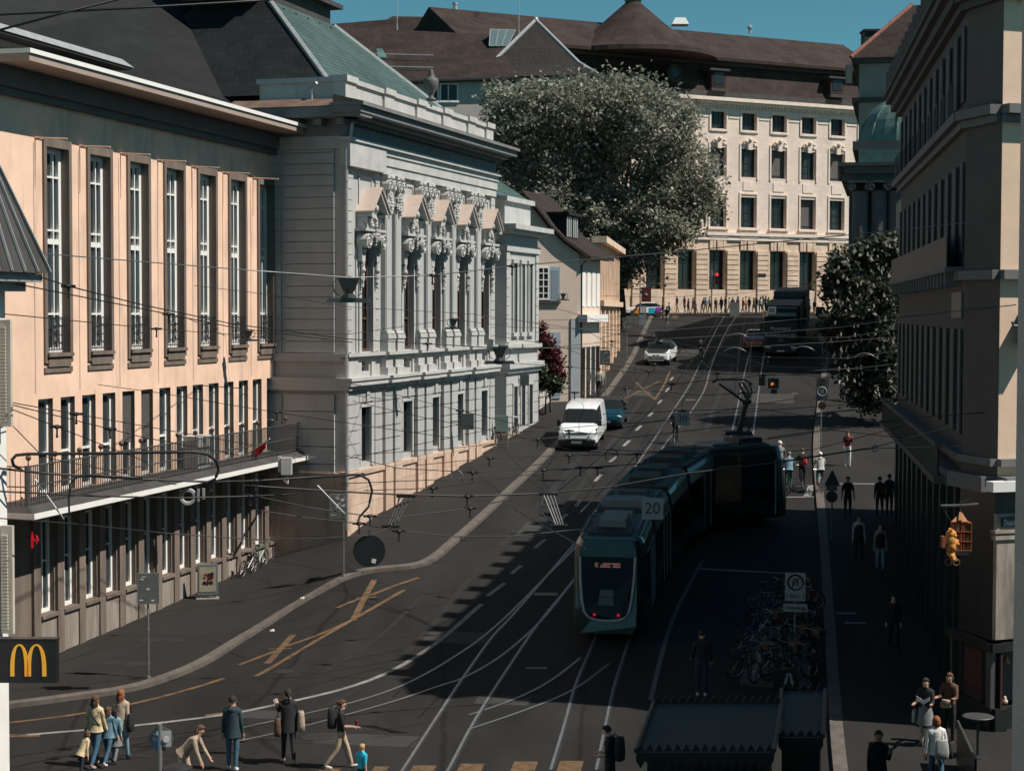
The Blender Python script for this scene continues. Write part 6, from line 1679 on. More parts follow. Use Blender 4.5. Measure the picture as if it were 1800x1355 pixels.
for o in (-.18,.18): q.tube([X(1252,672,o),X(1260,667,o),X(1308,667,o),X(1321,675,o)],.035,5)
for px in (1262,1285,1306): q.tube([X(px,667,-.18),X(px,667,.18)],.025,4)
q.build('pantograph',mat('pantograph_steel',(.045,.042,.04),.5,metal=.3,var=.2),tram)
q = MB(); q.hexa([X(1270,764,-.6),X(1322,764,-.6),X(1322,764,.6),X(1270,764,.6)],[X(1274,757,-.5),X(1318,757,-.5),X(1318,757,.5),X(1274,757,.5)]); q.tube([X(1315,757),X(1319,744)],.05,5); q.build('pantograph_base',M_plast,tram)
# ================================================================== PEOPLE
SK = mat('skin',(.48,.28,.20),.6,var=.05)
def cloth(name,col,var=.3): return mat('cloth_' + name,col,.85,var=var,scale=9,bump=.25,bscale=28)
K = dict(black=(.014,.014,.016),navy=(.02,.028,.045),dteal=(.022,.045,.055),jeans=(.045,.11,.17),ljeans=(.20,.33,.40),cream=(.60,.48,.30),beige=(.42,.33,.24),white=(.70,.70,.68),grey=(.20,.21,.21),lgrey=(.40,.41,.40),denim=(.13,.24,.32),red=(.55,.03,.03),green=(.25,.38,.04),cyan=(.02,.42,.58),brown=(.10,.05,.03),auburn=(.24,.085,.035),blonde=(.42,.27,.12),hairdk=(.022,.016,.012),hairbr=(.09,.048,.025),hairgrey=(.38,.36,.33),tan=(.36,.27,.20),pink=(.42,.12,.16),dred=(.14,.02,.025),teal=(.02,.10,.09),shoe=(.03,.028,.027),wshoe=(.55,.54,.52))
def cm(k): return cloth(k,K[k])
PEND = []
def person(label,foot,head_px=None,H=1.72,face=(0,1),top='black',bot='navy',hair='hairdk',shoe='shoe',hs='short',legs=(.0,.0,.0,.0),arms=((.1,.1),(-.1,.1)),abd=.12,lean=0.0,sleeve=True,fine=False,extra=None,group=None,tilt=0.0,seat=None,twist=0.0,cat='person'):
    """legs: hip L, knee L, hip R, knee R (radians, forward positive); arms: (shoulder, elbow) left, right"""
    PEND.append(dict(label=label,foot=V(foot),H=H,face=face,top=top,bot=bot,hair=hair,shoe=shoe,hs=hs,legs=legs,arms=arms,abd=abd,lean=lean,sleeve=sleeve,fine=fine,extra=extra,group=group,tilt=tilt,seat=seat))
def skeleton(p):
    k = p['H'] / 1.75; Vx = []; E = []; Rr = []; B = []
    def v(co,r): Vx.append(V(co)); Rr.append(r if hasattr(r,'__len__') else (r,r)); return len(Vx) - 1
    def e(a,b,tag_): E.append((a,b)); B.append(tag_)
    Rl = Matrix.Rotation(-p['lean'],3,'X'); pel = V((0,0,.93))
    up = lambda x,y,z: pel + Rl @ (V((x,y,z)) - pel)
    a0 = v(pel,(.145,.105)); a1 = v(up(0,0,1.08),(.125,.092)); a2 = v(up(0,0,1.27),(.155,.108)); a3 = v(up(0,0,1.39),(.11,.08))
    e(a0,a1,'top'); e(a1,a2,'top'); e(a2,a3,'top')
    Rh = Matrix.Rotation(-p['lean'] * .35 - p['tilt'],3,'X'); nb_ = up(0,.0,1.44)
    hd = lambda x,y,z: nb_ + Rh @ V((x,y,z - 1.44))
    n1 = v(hd(0,.012,1.50),(.05,.053)); h1 = v(hd(0,.03,1.60),(.07,.085)); h2 = v(hd(0,.02,1.69),(.066,.078))
    e(a3,n1,'skin'); e(n1,h1,'skin'); e(h1,h2,'skin')
    hands = []
    for i,s in enumerate((-1,1)):
        sh = v(up(s * .165,0,1.395),.06); e(a3,sh,'top')
        A1,A2 = p['arms'][i]; ab = p['abd']
        d1 = V((s * math.sin(ab),math.sin(A1) * math.cos(ab),-math.cos(A1) * math.cos(ab)))
        d1 = Rl @ d1 if p['seat'] is None else d1
        el = v(Vx[sh] + d1 * .29,.046); e(sh,el,'top')
        ang = A1 + A2; d2 = V((s * math.sin(ab) * .4,math.sin(ang),-math.cos(ang))); d2.normalize()
        if p['seat'] is None: d2 = Rl @ d2
        wr_ = v(Vx[el] + d2 * .25,.034); e(el,wr_,'top' if p['sleeve'] else 'skin')
        pm = v(Vx[wr_] + d2 * .085,(.036,.026)); e(wr_,pm,'skin'); hands.append((wr_,pm,d2,s))
        if p['fine']:
            side = V((s,0,0)); fw = d2.cross(side).normalized(); side = fw.cross(d2).normalized()
            for j in range(4):
                off = side * (0.028 - .0185 * j); l = (.07,.08,.075,.058)[j]
                f0 = v(Vx[pm] + off * .9 + d2 * .018,.0105); f1 = v(Vx[pm] + off + d2 * (.02 + l * .5) + fw * .006,.0095); f2 = v(Vx[pm] + off * .95 + d2 * (.015 + l * .9) + fw * .028,.008)
                e(pm,f0,'skin'); e(f0,f1,'skin'); e(f1,f2,'skin')
            t1 = v(Vx[wr_] + d2 * .045 + side * .04 + fw * .012,.011); t2 = v(Vx[wr_] + d2 * .09 + side * .052 + fw * .03,.0095); e(wr_,t1,'skin'); e(t1,t2,'skin')
        else:
            f = v(Vx[pm] + d2 * .08,(.026,.018)); e(pm,f,'skin')
    feet = []
    for i,s in enumerate((-1,1)):
        hp = v((s * .088,0,.90),.088); e(a0,hp,'bot'); a,kb = p['legs'][2 * i],p['legs'][2 * i + 1]
        kn = v(Vx[hp] + V((s * .012,math.sin(a) * .43,-math.cos(a) * .43)),.056); e(hp,kn,'bot')
        an = v(Vx[kn] + V((0,math.sin(a - kb) * .40,-math.cos(a - kb) * .40)),.041); e(kn,an,'bot')
        ft = a - kb; ft = ft * .6 if ft < 0 else ft * .3
        d = V((s * .12,math.cos(ft),math.sin(ft) * 1.0)); d.normalize()
        he = v(Vx[an] + V((0,-.035,-.055)),.036); e(an,he,'shoe'); to = v(Vx[an] + V((0,0,-.058)) + d * .16,(.038,.026)); e(he,to,'shoe'); feet += [he,to]
    zmin = min(Vx[f].z - .03 for f in feet)
    sh_ = V((0,0,-zmin)) if p['seat'] is None else V((0,0,p['seat'] / k - .86))
    Vx = [(q + sh_) * k for q in Vx]; Rr = [(a * k,b * k) for a,b in Rr]
    return Vx,E,Rr,B,dict(hands=[(Vx[a],Vx[b]) for a,b,_,_ in hands],head=(Vx[n1],Vx[h1],Vx[h2]),pel=Vx[a0],chest=Vx[a2],sh=Vx[a3],k=k,Rh=Rh,Rl=Rl)
def build_people():
    tmp = []
    for p in PEND:
        vx,ed,rr,bt,inf = skeleton(p)
        me = bpy.data.meshes.new('body'); me.from_pydata([tuple(q) for q in vx],ed,[])
        o = bpy.data.objects.new('body_tmp',me); COL.objects.link(o)
        o.modifiers.new('s','SKIN').use_smooth_shade = True
        sv = me.skin_vertices[0].data
        for i,r in enumerate(rr): sv[i].radius = (r[0] * 1.16,r[1] * 1.16) if r[0] > .03 else r; sv[i].use_root = False; sv[i].use_loose = False
        sv[0].use_root = True
        u = o.modifiers.new('u','SUBSURF'); u.levels = 2 if p['fine'] else 1; u.render_levels = u.levels
        tmp.append((p,o,vx,ed,rr,bt,inf))
    dg = bpy.context.evaluated_depsgraph_get(); dg.update()
    out = []
    for p,o,vx,ed,rr,bt,inf in tmp:
        me = bpy.data.meshes.new_from_object(o.evaluated_get(dg)); me.name = 'body'
        mats = {'skin': SK,'top': cm(p['top']),'bot': cm(p['bot']),'shoe': cm(p['shoe'])}; order = ['skin','top','bot','shoe']
        me.materials.clear()
        for q in order: me.materials.append(mats[q])
        n = len(me.polygons); ce = np.empty(n * 3); me.polygons.foreach_get('center',ce); ce = ce.reshape(-1,3)
        best = np.full(n,1e9); idx = np.zeros(n,dtype=np.int32)
        for (a,b),t in zip(ed,bt):
            A0 = np.array(vx[a]); B0 = np.array(vx[b]); d = B0 - A0; L2 = max(1e-9,(d * d).sum())
            tt = np.clip(((ce - A0) @ d) / L2,0,1); ds = np.linalg.norm(ce - (A0 + tt[:,None] * d),axis=1)
            ra = (max(rr[a]) * (1 - tt) + max(rr[b]) * tt); ds = ds / ra
            mk = ds < best; best[mk] = ds[mk]; idx[mk] = order.index(t)
        kk = inf['k']
        if inf['Rl'] is not None:   # trousers up to the waist, shirt collar
            w = (ce[:,2] < inf['pel'].z + .03 * kk) & (idx == 1) & (np.abs(ce[:,0]) < .2 * kk);
            arm = np.abs(ce[:,0]) > .19 * kk
            idx[w & ~arm] = 2
        me.polygons.foreach_set('material_index',idx); me.polygons.foreach_set('use_smooth',[True] * n)
        rz = heading(*p['face'])
        if p['fine'] is None: pass
        t = thing('person',p['label'],'person',p['foot'],rz,p['group'])
        b = bpy.data.objects.new('body',me); COL.objects.link(b); b.parent = t
        dress(p,inf,t)
        out.append(t)
    for q in tmp:
        m = q[1].data; bpy.data.objects.remove(q[1]); bpy.data.meshes.remove(m)
    PEND.clear()
    return out
def dress(p,inf,t):
    k = inf['k']; n1,h1,h2 = inf['head']; Rh = inf['Rh']; hm = cm(p['hair']); hs = p['hs']
    q = lambda x,y,z,c=h1: c + Rh @ (V((x,y,z)) * k)
    m = MB()
    def cap(th=1.0,front=.35):
        nu,nv = 16,8; cen = q(0,-.006,.045); R = (.092,.112,.106); vs = []; fs = []
        for i in range(nv + 1):
            a = math.pi / 2 - i / nv * math.pi * .62
            for j in range(nu):
                b = 2 * math.pi * j / nu; yv = math.sin(b); cut = 0
                aa = a
                if yv > .3: aa = max(a,.35 + .25 * (yv - .3))
                elif yv > -.2: aa = max(a,-.12)
                vs.append(cen + Rh @ (V((R[0] * math.cos(aa) * math.cos(b),R[1] * math.cos(aa) * yv,R[2] * math.sin(aa))) * k * th))
        for i in range(nv):
            for j in range(nu): fs.append((i * nu + j,i * nu + (j + 1) % nu,(i + 1) * nu + (j + 1) % nu,(i + 1) * nu + j))
        m.add(vs,fs)
    if hs == 'helmet':
        h = MB(); h.sph(q(0,-.01,.075),(.105 * k,.135 * k,.095 * k),12,8); h.tube([q(-.07,.02,.02),q(0,.05,-.09),q(.07,.02,.02)],.008,4); h.build('helmet',hm,t,world=False,smooth=True)
    else:
        cap(1.02)
        if hs == 'long':
            for j in range(9):
                x = -.07 + .0175 * j; m.tube([q(x,-.085 + abs(x) * .5,.06),q(x * 1.25,-.105 + abs(x) * .55,-.06),q(x * 1.35,-.10 + abs(x) * .4,-.20),q(x * 1.15,-.085,-.30)],.022 * k,6,0,.010 * k)
        if hs == 'bob':
            for j in range(9):
                a = math.pi * (1.0 + j / 8.0); m.tube([q(.075 * math.cos(a),.09 * math.sin(a) - .0,.05),q(.085 * math.cos(a),.1 * math.sin(a),-.09)],.024 * k,6,0,.014 * k)
        if hs == 'bun': m.sph(q(0,-.12,.09),.042 * k,8,6); m.sph(q(0,-.1,.05),.035 * k,8,6)
        if hs == 'tail': m.tube([q(0,-.1,.07),q(0,-.14,.0),q(0,-.12,-.18)],.032 * k,6,0,.012 * k)
        m.build('hair',hm,t,world=False,smooth=True)
    if p['fine']:
        f = MB()
        for s in (-1,1): f.sph(q(s * .03,.083,.015),(.009 * k,.006 * k,.006 * k),6,4)
        f.build('eye',mat('eye_dark',(.02,.015,.012),.3,var=0),t,world=False)
        f = MB(); f.hexa([q(-.016,.085,-.022),q(.016,.085,-.022),q(.012,.07,.02),q(-.012,.07,.02)],[q(-.010,.112,-.020),q(.010,.112,-.020),q(.006,.088,.02),q(-.006,.088,.02)])
        f.build('nose',SK,t,world=False,smooth=True)
        f = MB(); f.sph(q(0,.085,-.05),(.022 * k,.008 * k,.006 * k),8,4); f.build('mouth',mat('lip',(.32,.12,.10),.5,var=0),t,world=False)
        f = MB()
        for s in (-1,1): f.sph(q(s * .078,.0,.0),(.012 * k,.02 * k,.03 * k),6,5)
        f.build('ear',SK,t,world=False,smooth=True)
    ex = p['extra'] or {}
    pel,ch = inf['pel'],inf['chest']; Rl = inf['Rl']
    def ringtube(nm,col,zs,open_=True):
        # a garment of elliptical rings round the trunk: (height above pelvis, rx, ry, y shift)
        g = MB(); nn = 18; vs = []
        for z,rx,ry,yo in zs:
            for j in range(nn):
                a = 2 * math.pi * j / nn; w = 1 + .03 * math.sin(a * 5 + z * 20)
                vs.append(pel + Rl @ (V((rx * w * math.cos(a),ry * w * math.sin(a) + yo,z)) * k))
        fs = [(i * nn + j,i * nn + (j + 1) % nn,(i + 1) * nn + (j + 1) % nn,(i + 1) * nn + j) for i in range(len(zs) - 1) for j in range(nn)]
        g.add(vs,fs); return g.build(nm,cm(col),t,world=False,smooth=True)
    if 'coat' in ex: ringtube('jacket',ex['coat'],[(.46,.165,.115,0),(.34,.185,.135,0),(.15,.17,.125,0),(0,.185,.145,0),(-ex.get('len',.14),.205,.165,0)])
    if 'skirt' in ex: ringtube('skirt',ex['skirt'],[(.12,.135,.105,0),(.0,.17,.135,0),(-.2,.21,.18,0),(-.38,.235,.20,0)])
    if 'hood' in ex:
        g = MB(); c = inf['sh']; g.sph(c + Rl @ (V((0,-.085,.03)) * k),(.11 * k,.055 * k,.07 * k),10,6); g.build('hood',cm(ex['hood']),t,world=False,smooth=True)
    if 'strap' in ex:
        g = MB(); s = inf['sh']; g.tube([s + V((-.13,-.0,.03)) * k,s + V((-.08,-.125,-.06)) * k,pel + V((.1,-.125,.22)) * k,pel + V((.17,-.06,.1)) * k],.014,4); g.build('strap',cm('hairdk'),t,world=False)
    if 'glasses' in ex:
        g = MB()
        for s in (-1,1): g.sph(q(s * .033,.085,.017),(.024 * k,.008 * k,.017 * k),8,5); g.tube([q(s * .055,.08,.02),q(s * .08,.0,.02)],.004,4)
        g.build('sunglasses',M_plast,t,world=False)
def world_of(foot,face,off):
    rz = heading(*face); return V(foot) + Matrix.Rotation(rz,3,'Z') @ V(off)
def bag(name,label,cat,c,r,col,face=(0,1),handles=True,group=None):
    t = MB(); rz = heading(*face); M = Matrix.Rotation(rz,3,'Z'); c = V(c)
    vs = []; n = 14
    for i,(z,s) in enumerate([(-1,.75),(-.9,.97),(-.3,1.05),(.4,.95),(.9,.8),(1,.7)]):
        for j in range(n):
            a = 2 * math.pi * j / n; ca,sa = math.cos(a),math.sin(a); ca = math.copysign(abs(ca) ** .6,ca); sa = math.copysign(abs(sa) ** .6,sa)
            vs.append(c + M @ V((ca * r[0] * s,sa * r[1] * s,z * r[2])))
    fs = [(i * n + j,i * n + (j + 1) % n,(i + 1) * n + (j + 1) % n,(i + 1) * n + j) for i in range(5) for j in range(n)] + [tuple(range(n))[::-1],tuple(range(5 * n,6 * n))]
    t.add(vs,fs); o = tag(t.build(name,cm(col),smooth=True),label,cat,group)
    if handles:
        h = MB()
        for s in (-1,1): h.tube([c + M @ V((s * r[0] * .5,r[1] * .6,r[2] * .9)),c + M @ V((s * r[0] * .55,r[1] * 1.3,r[2] * 1.25)),c + M @ V((s * r[0] * .5,r[1] * 1.5,-r[2] * .4))] if name == 'backpack' else [c + V((s * .02,0,r[2] * .9)),c + V((0,0,r[2] * 1.9)),c - V((s * .02,0,-r[2] * .9))],.012,4)
        h.build('strap',cm(col),o)
    return o
def foot(px,py,h=0): q = A(px,py,h); return q
# ---- walking away on the lower left
f2 = foot(168,1347); person('woman in a cream sweater and blue jeans with a dark strap',f2,H=1.74,face=(.35,1),top='cream',bot='jeans',hair='hairbr',hs='long',shoe='tan',legs=(.32,.1,-.28,.25),arms=((-.25,.15),(.2,.25)),fine=True,extra=dict(coat='cream',len=.06,strap=1))
f1 = foot(143,1368); person('small child in a cream cardigan leaning towards the woman in the cream sweater',f1,H=1.12,face=(.7,.7),top='cream',bot='navy',hair='hairbr',hs='bob',legs=(.2,.3,-.1,.1),arms=((.5,.3),(.2,.3)),lean=.45,fine=True,extra=dict(coat='cream',len=.12))
f3 = foot(190,1344); person('girl in a blue denim jacket walking between the two women',f3,H=1.42,face=(.3,1),top='denim',bot='jeans',hair='hairbr',hs='long',shoe='wshoe',legs=(.25,.1,-.35,.3),arms=((.1,.2),(.15,.2)),fine=True,extra=dict(coat='denim',len=.1))
f3b = foot(203,1340); person('dark haired child in a pale denim jacket and dark skirt half hidden behind the girl',f3b,H=1.3,face=(.3,1),top='ljeans',bot='grey',hair='hairdk',hs='long',shoe='shoe',legs=(.1,.1,-.2,.2),arms=((.1,.2),(-.1,.2)),fine=True,extra=dict(skirt='grey'))
f4 = foot(213,1336); person('auburn haired woman in a pale patterned jacket and light jeans walking away',f4,H=1.72,face=(.25,1),top='beige',bot='ljeans',hair='auburn',hs='long',shoe='shoe',legs=(-.12,.05,.22,.05),arms=((.25,.4),(-.1,.2)),fine=True,extra=dict(coat='beige',len=.18))
bag('shoulder_bag','black shoulder bag hanging beside the auburn haired woman','bag',world_of(f4,(.25,1),(.26,0,.95)),(.06,.13,.22),'black',(.25,1))
f5 = foot(322,1392); person('woman with long brown hair in a tan sweater bending forward at the lower edge',f5,H=1.68,face=(1,-.1),top='tan',bot='beige',hair='hairbr',hs='long',shoe='shoe',legs=(.3,.2,-.1,.2),arms=((1.15,.15),(1.0,.2)),lean=.75,fine=True,extra=dict(coat='tan',len=.05))
f6 = foot(409,1353); person('man in a dark teal hooded jacket and jeans walking away',f6,H=1.76,face=(.1,1),top='dteal',bot='jeans',hair='hairdk',hs='short',shoe='wshoe',legs=(.05,.03,-.08,.1),arms=((-.05,.1),(.05,.1)),abd=.16,fine=True,extra=dict(coat='dteal',len=.16,hood='dteal'))
f7 = foot(507,1341); person('woman dressed in black looking up at a raised phone with two bags on her shoulders',f7,H=1.8,face=(-.25,1),top='black',bot='black',hair='hairdk',hs='tail',shoe='tan',legs=(.18,.05,-.2,.12),arms=((.75,1.35),(.1,.3)),tilt=-.25,fine=True,extra=dict(coat='black',len=.2))
bag('shoulder_bag','pale grey patterned shoulder bag on the right of the woman in black','bag',world_of(f7,(-.25,1),(.30,-.02,1.02)),(.09,.17,.24),'tan',(-.25,1))
bag('shoulder_bag','brown shoulder bag on the left of the woman in black','bag',world_of(f7,(-.25,1),(-.27,-.08,.92)),(.08,.15,.22),'brown',(-.25,1))
ph_ = MB(); c = world_of(f7,(-.25,1),(-.24,.42,1.42)); ph_.hexa([c + V(q) for q in [(-.03,-.004,-.07),(.03,-.004,-.07),(.03,.006,-.07),(-.03,.006,-.07)]],[c + V(q) for q in [(-.08,-.004,.05),(-.02,-.004,.06),(-.02,.006,.06),(-.08,.006,.05)]]); tag(ph_.build('phone',M_white),'pale mobile phone held up by the woman in black','phone')
f8 = foot(600,1350); person('woman with a hair bun, sunglasses, dark top and beige trousers carrying a drink',f8,H=1.68,face=(1,.1),top='black',bot='beige',hair='hairbr',hs='bun',shoe='wshoe',legs=(.38,.12,-.3,.35),arms=((-.05,.15),(.2,1.35)),sleeve=False,fine=True,extra=dict(glasses=1))
bag('backpack','round black backpack on the woman walking right with a drink','bag',world_of(f8,(1,.1),(0,-.22,1.22)),(.15,.11,.24),'black',(1,.1))
cu = MB(); c = world_of(f8,(1,.1),(.2,.36,1.13)); cu.lathe(c,[(.03,-.06),(.042,.06),(.044,.07)],12); cu.tube([c + V((0,0,.05)),c + V((.01,0,.2))],.006,5); tag(cu.build('drink_cup',cm('dred')),'small dark red drink cup with a straw held by the woman with sunglasses','cup')
f9 = foot(636,1402); person('blond child in a bright cyan shirt at the lower edge',f9,H=1.22,face=(.6,.8),top='cyan',bot='navy',hair='blonde',hs='short',legs=(.2,.1,-.2,.2),arms=((.3,.2),(-.2,.3)),sleeve=False,fine=True)
# ---- lower right and middle
f10 = foot(1072,1412); person('bald man in dark clothes looking down in front of the wide kiosk',f10,H=1.74,face=(-.9,.3),top='black',bot='black',hair='hairdk',hs='short',legs=(.1,.05,-.1,.1),arms=((.1,1.3),(.1,1.3)),sleeve=False,fine=True,tilt=.3)
bag('backpack','black backpack on the bald man beside the wide kiosk','bag',world_of(f10,(-.9,.3),(0,-.22,1.25)),(.16,.11,.26),'black',(-.9,.3))
f11 = foot(1543,1425); person('man dressed all in black walking towards the viewer with a hand to his chin',f11,H=1.78,face=(-.1,-1),top='black',bot='black',hair='hairdk',hs='short',legs=(.2,.05,-.2,.2),arms=((.5,1.9),(.05,.2)),fine=True,extra=dict(coat='black',len=.2))
f12 = foot(1645,1388,.12); person('red haired woman in a white shirt and jeans walking away beside the shop window',f12,H=1.68,face=(.05,1),top='white',bot='jeans',hair='auburn',hs='bob',legs=(.15,.1,-.3,.25),arms=((-.15,.15),(.1,.2)),abd=.2,fine=True,extra=dict(coat='white',len=.08))
bag('tote_bag','pale blue cloth tote bag on the woman in the white shirt','bag',world_of(f12,(.05,1),(.08,-.2,.98)),(.16,.05,.22),'lgrey',(.05,1))
bag('shoulder_bag','black shoulder bag on the right side of the woman in the white shirt','bag',world_of(f12,(.05,1),(.30,.0,.92)),(.06,.16,.18),'black',(.05,1))
f13 = foot(1626,1311,.12); person('woman in a dark top and grey skirt holding white papers by the shop window',f13,H=1.7,face=(-.4,-.9),top='black',bot='beige',hair='hairdk',hs='short',legs=(.05,.05,-.05,.05),arms=((.4,1.2),(.4,1.2)),fine=True,extra=dict(skirt='grey'))
pp_ = MB(); c = world_of(f13,(-.4,-.9),(0,.34,1.12)); u_ = V((.9,-.4,0)).normalized()
for s,dz in ((-1,.02),(1,0)): pp_.hexa([c + u_ * s * .16 + V((0,0,.1)),c + V((0,0,-.02 + dz)),c + V((.004,.004,-.02 + dz)),c + u_ * s * .16 + V((.004,.004,.1))],[c + u_ * s * .16 + V((0,0,.2)),c + V((0,0,.10)),c + V((.004,.004,.10)),c + u_ * s * .16 + V((.004,.004,.2))])
tag(pp_.build('paper',M_white),'white paper sheets held open by the woman in the grey skirt','paper')
bag('shopping_bag','pale patterned shopping bag hanging beside the woman with white papers','bag',world_of(f13,(-.4,-.9),(.27,.02,.75)),(.05,.12,.16),'lgrey',(-.4,-.9))
f14 = foot(1668,1305,.12); person('person in a dark patterned top holding a small bag by the shop window',f14,H=1.76,face=(-.5,-.85),top='brown',bot='black',hair='brown',hs='bob',legs=(.05,.05,-.05,.05),arms=((.4,1.3),(.4,1.3)),fine=True)
bag('paper_bag','small beige paper bag held at the chest by the person near the shop window','bag',world_of(f14,(-.5,-.85),(0,.32,1.05)),(.13,.07,.1),'tan',(-.5,-.85),False)
f15 = foot(1233,1223); person('man standing alone with his back turned in the deep shade behind the kiosks',f15,H=1.86,face=(.1,1),top='black',bot='navy',hair='hairdk',hs='short',shoe='wshoe',legs=(.02,.02,-.02,.02),arms=((.15,.7),(.1,.5)),abd=.22,fine=True)
for px,py,H,lb,fc,kw in [
    (1490,909,1.68,'man in a dark tee shirt silhouetted against the sunlit paving',(-.1,-1),dict(sleeve=False,abd=.25)),
    (1546,908,1.66,'shorter silhouetted man walking beside a companion near the shop fronts',(.1,1),dict(legs=(.2,.1,-.2,.2))),
    (1563,907,1.74,'taller silhouetted person walking beside a companion near the shop fronts',(.1,1),dict(legs=(-.2,.1,.2,.1))),
    (1509,988,1.75,'man in a dark suit with a pale shirt walking down in the shade',(-.1,-1),dict(top='lgrey',extra=dict(coat='black',len=.15),legs=(.25,.05,-.2,.2))),
    (1547,1003,1.72,'woman in a dark cardigan and pale blue jeans in the shade',(-.1,-1),dict(bot='ljeans',top='grey',hs='long',extra=dict(coat='black',len=.1),legs=(.1,.05,-.1,.1))),
    (1570,1143,1.74,'dark figure deep in the shade by the shop fronts',(-.1,-1),dict(legs=(.2,.05,-.2,.15))),
    (1490,819,1.66,'woman with wide white trousers and a dark red top holding up a phone',(-.2,-1),dict(top='dred',bot='white',hair='hairbr',hs='long',shoe='wshoe',arms=((.7,1.9),(.2,.6)))),
    (1505,707,1.72,'person in blue jeans and a dark coat beside the chestnut',(.2,1),dict(bot='denim',extra=dict(coat='black',len=.3)))]:
    d = dict(legs=(.03,.02,-.03,.02),arms=((.05,.15),(-.05,.15)),H=H,face=fc,top='black',bot='black'); d.update(kw)
    person(lb,foot(px,py,.12 if px > 1440 else 0),**d)
# ---- left pavement
for px,py,H,lb,fc,kw in [
    (1032,694,1.72,'person in a black coat walking down past the beige gabled house',(-.2,-1),dict(hair='blonde',extra=dict(coat='black',len=.3))),
    (1053,698,1.76,'person with a pale backpack and dark trousers walking up past the beige gabled house',(.2,1),dict(bot='black',top='lgrey',legs=(.3,.1,-.25,.2))),
    (1057,622,1.7,'person dressed in black standing by the facade below the plane tree',(.3,1),dict(bot='grey')),
    (1096,567,1.68,'woman in dark red with a white bag on the upper pavement',(-.3,-1),dict(top='dred',hair='hairbr',hs='long'))]:
    d = dict(legs=(.15,.05,-.15,.12),arms=((.1,.2),(-.1,.2)),H=H,face=fc,top='black',bot='black'); d.update(kw)
    person(lb,foot(px,py,.13),**d)
# ---- far pavement in front of the bank
FAR = [(1165,'black','black','man in black crossing at the left end of the bank pavement',176),(1176,'lgrey','navy','person in a pale top crossing behind the orange crossing bars',174),(1210,'black','black','person in a long black coat first in the row along the bank',184),(1218,'navy','brown','person with a pink bag second in the row along the bank',184.5),(1234,'black','grey','person in dark clothes stooping over a bicycle before the bank',184),(1258,'black','black','white haired person in black standing by the traffic light pole',186),(1268,'navy','black','person in navy standing right of the traffic light pole',186.5),(1288,'black','grey','dark haired person behind the grey cabinet before the bank',187),(1306,'red','navy','person in a bright red shirt before the bank',186),(1317,'black','black','person in black just right of the red shirt',187),(1325,'navy','black','person in navy among the group right of the red shirt',188),(1337,'lgrey','black','person in a pale grey top among the group before the bank',187),(1346,'grey','navy','person in grey behind the one in lime green',189),(1351,'green','black','person in a lime green vest before the bank',186),(1360,'white','dred','person in white beside the lime green vest',188),(1432,'black','beige','person in a black top and pale shorts right of the trucks',182)]
FAR += [(1223,'dred','black','person in dark red near the person stooping over a bicycle',186),(1297,'grey','black','person in grey just left of the red shirt',188),(1330,'black','jeans','person in blue jeans among the group before the bank',186),(1341,'brown','black','person in brown left of the lime green vest',190),(1275,'black','navy','person in black left of the grey cabinet',190),(1190,'navy','grey','person in navy beside the bank doorway',190),(1240,'jeans','black','person in blue near the traffic light pole, left side',188),(1248,'grey','black','person in grey directly behind the traffic light pole',191),(1282,'lgrey','black','person in a pale top left of the grey cabinet',188),(1311,'beige','navy','person in beige between the red shirt and the person in black',190),(1203,'brown','black','person in brown just left of the long black coat',189),(1415,'black','navy','person in black partly behind the trucks',190),(1423,'lgrey','navy','person in a pale top just right of the trucks',184)]
rnd = random.Random(31)
for px,tp_,bt_,lb,d in FAR:
    q = GD(px,d); q.z = gz(d) + (.12 if d > 181 + (q.x - 12) * .25 else 0)
    person(lb,q,H=rnd.uniform(1.64,1.8),face=(rnd.uniform(-1,1),rnd.uniform(-.6,.6)),top=tp_,bot=bt_,hair='hairgrey' if 'white haired' in lb else rnd.choice(['hairdk','hairbr','brown']),hs=rnd.choice(['short','short','long','bob']),legs=(rnd.uniform(0,.3),.1,-rnd.uniform(0,.3),.2),arms=((rnd.uniform(-.2,.4),.3),(rnd.uniform(-.3,.3),.3)),lean=.35 if 'stoop' in lb else 0)
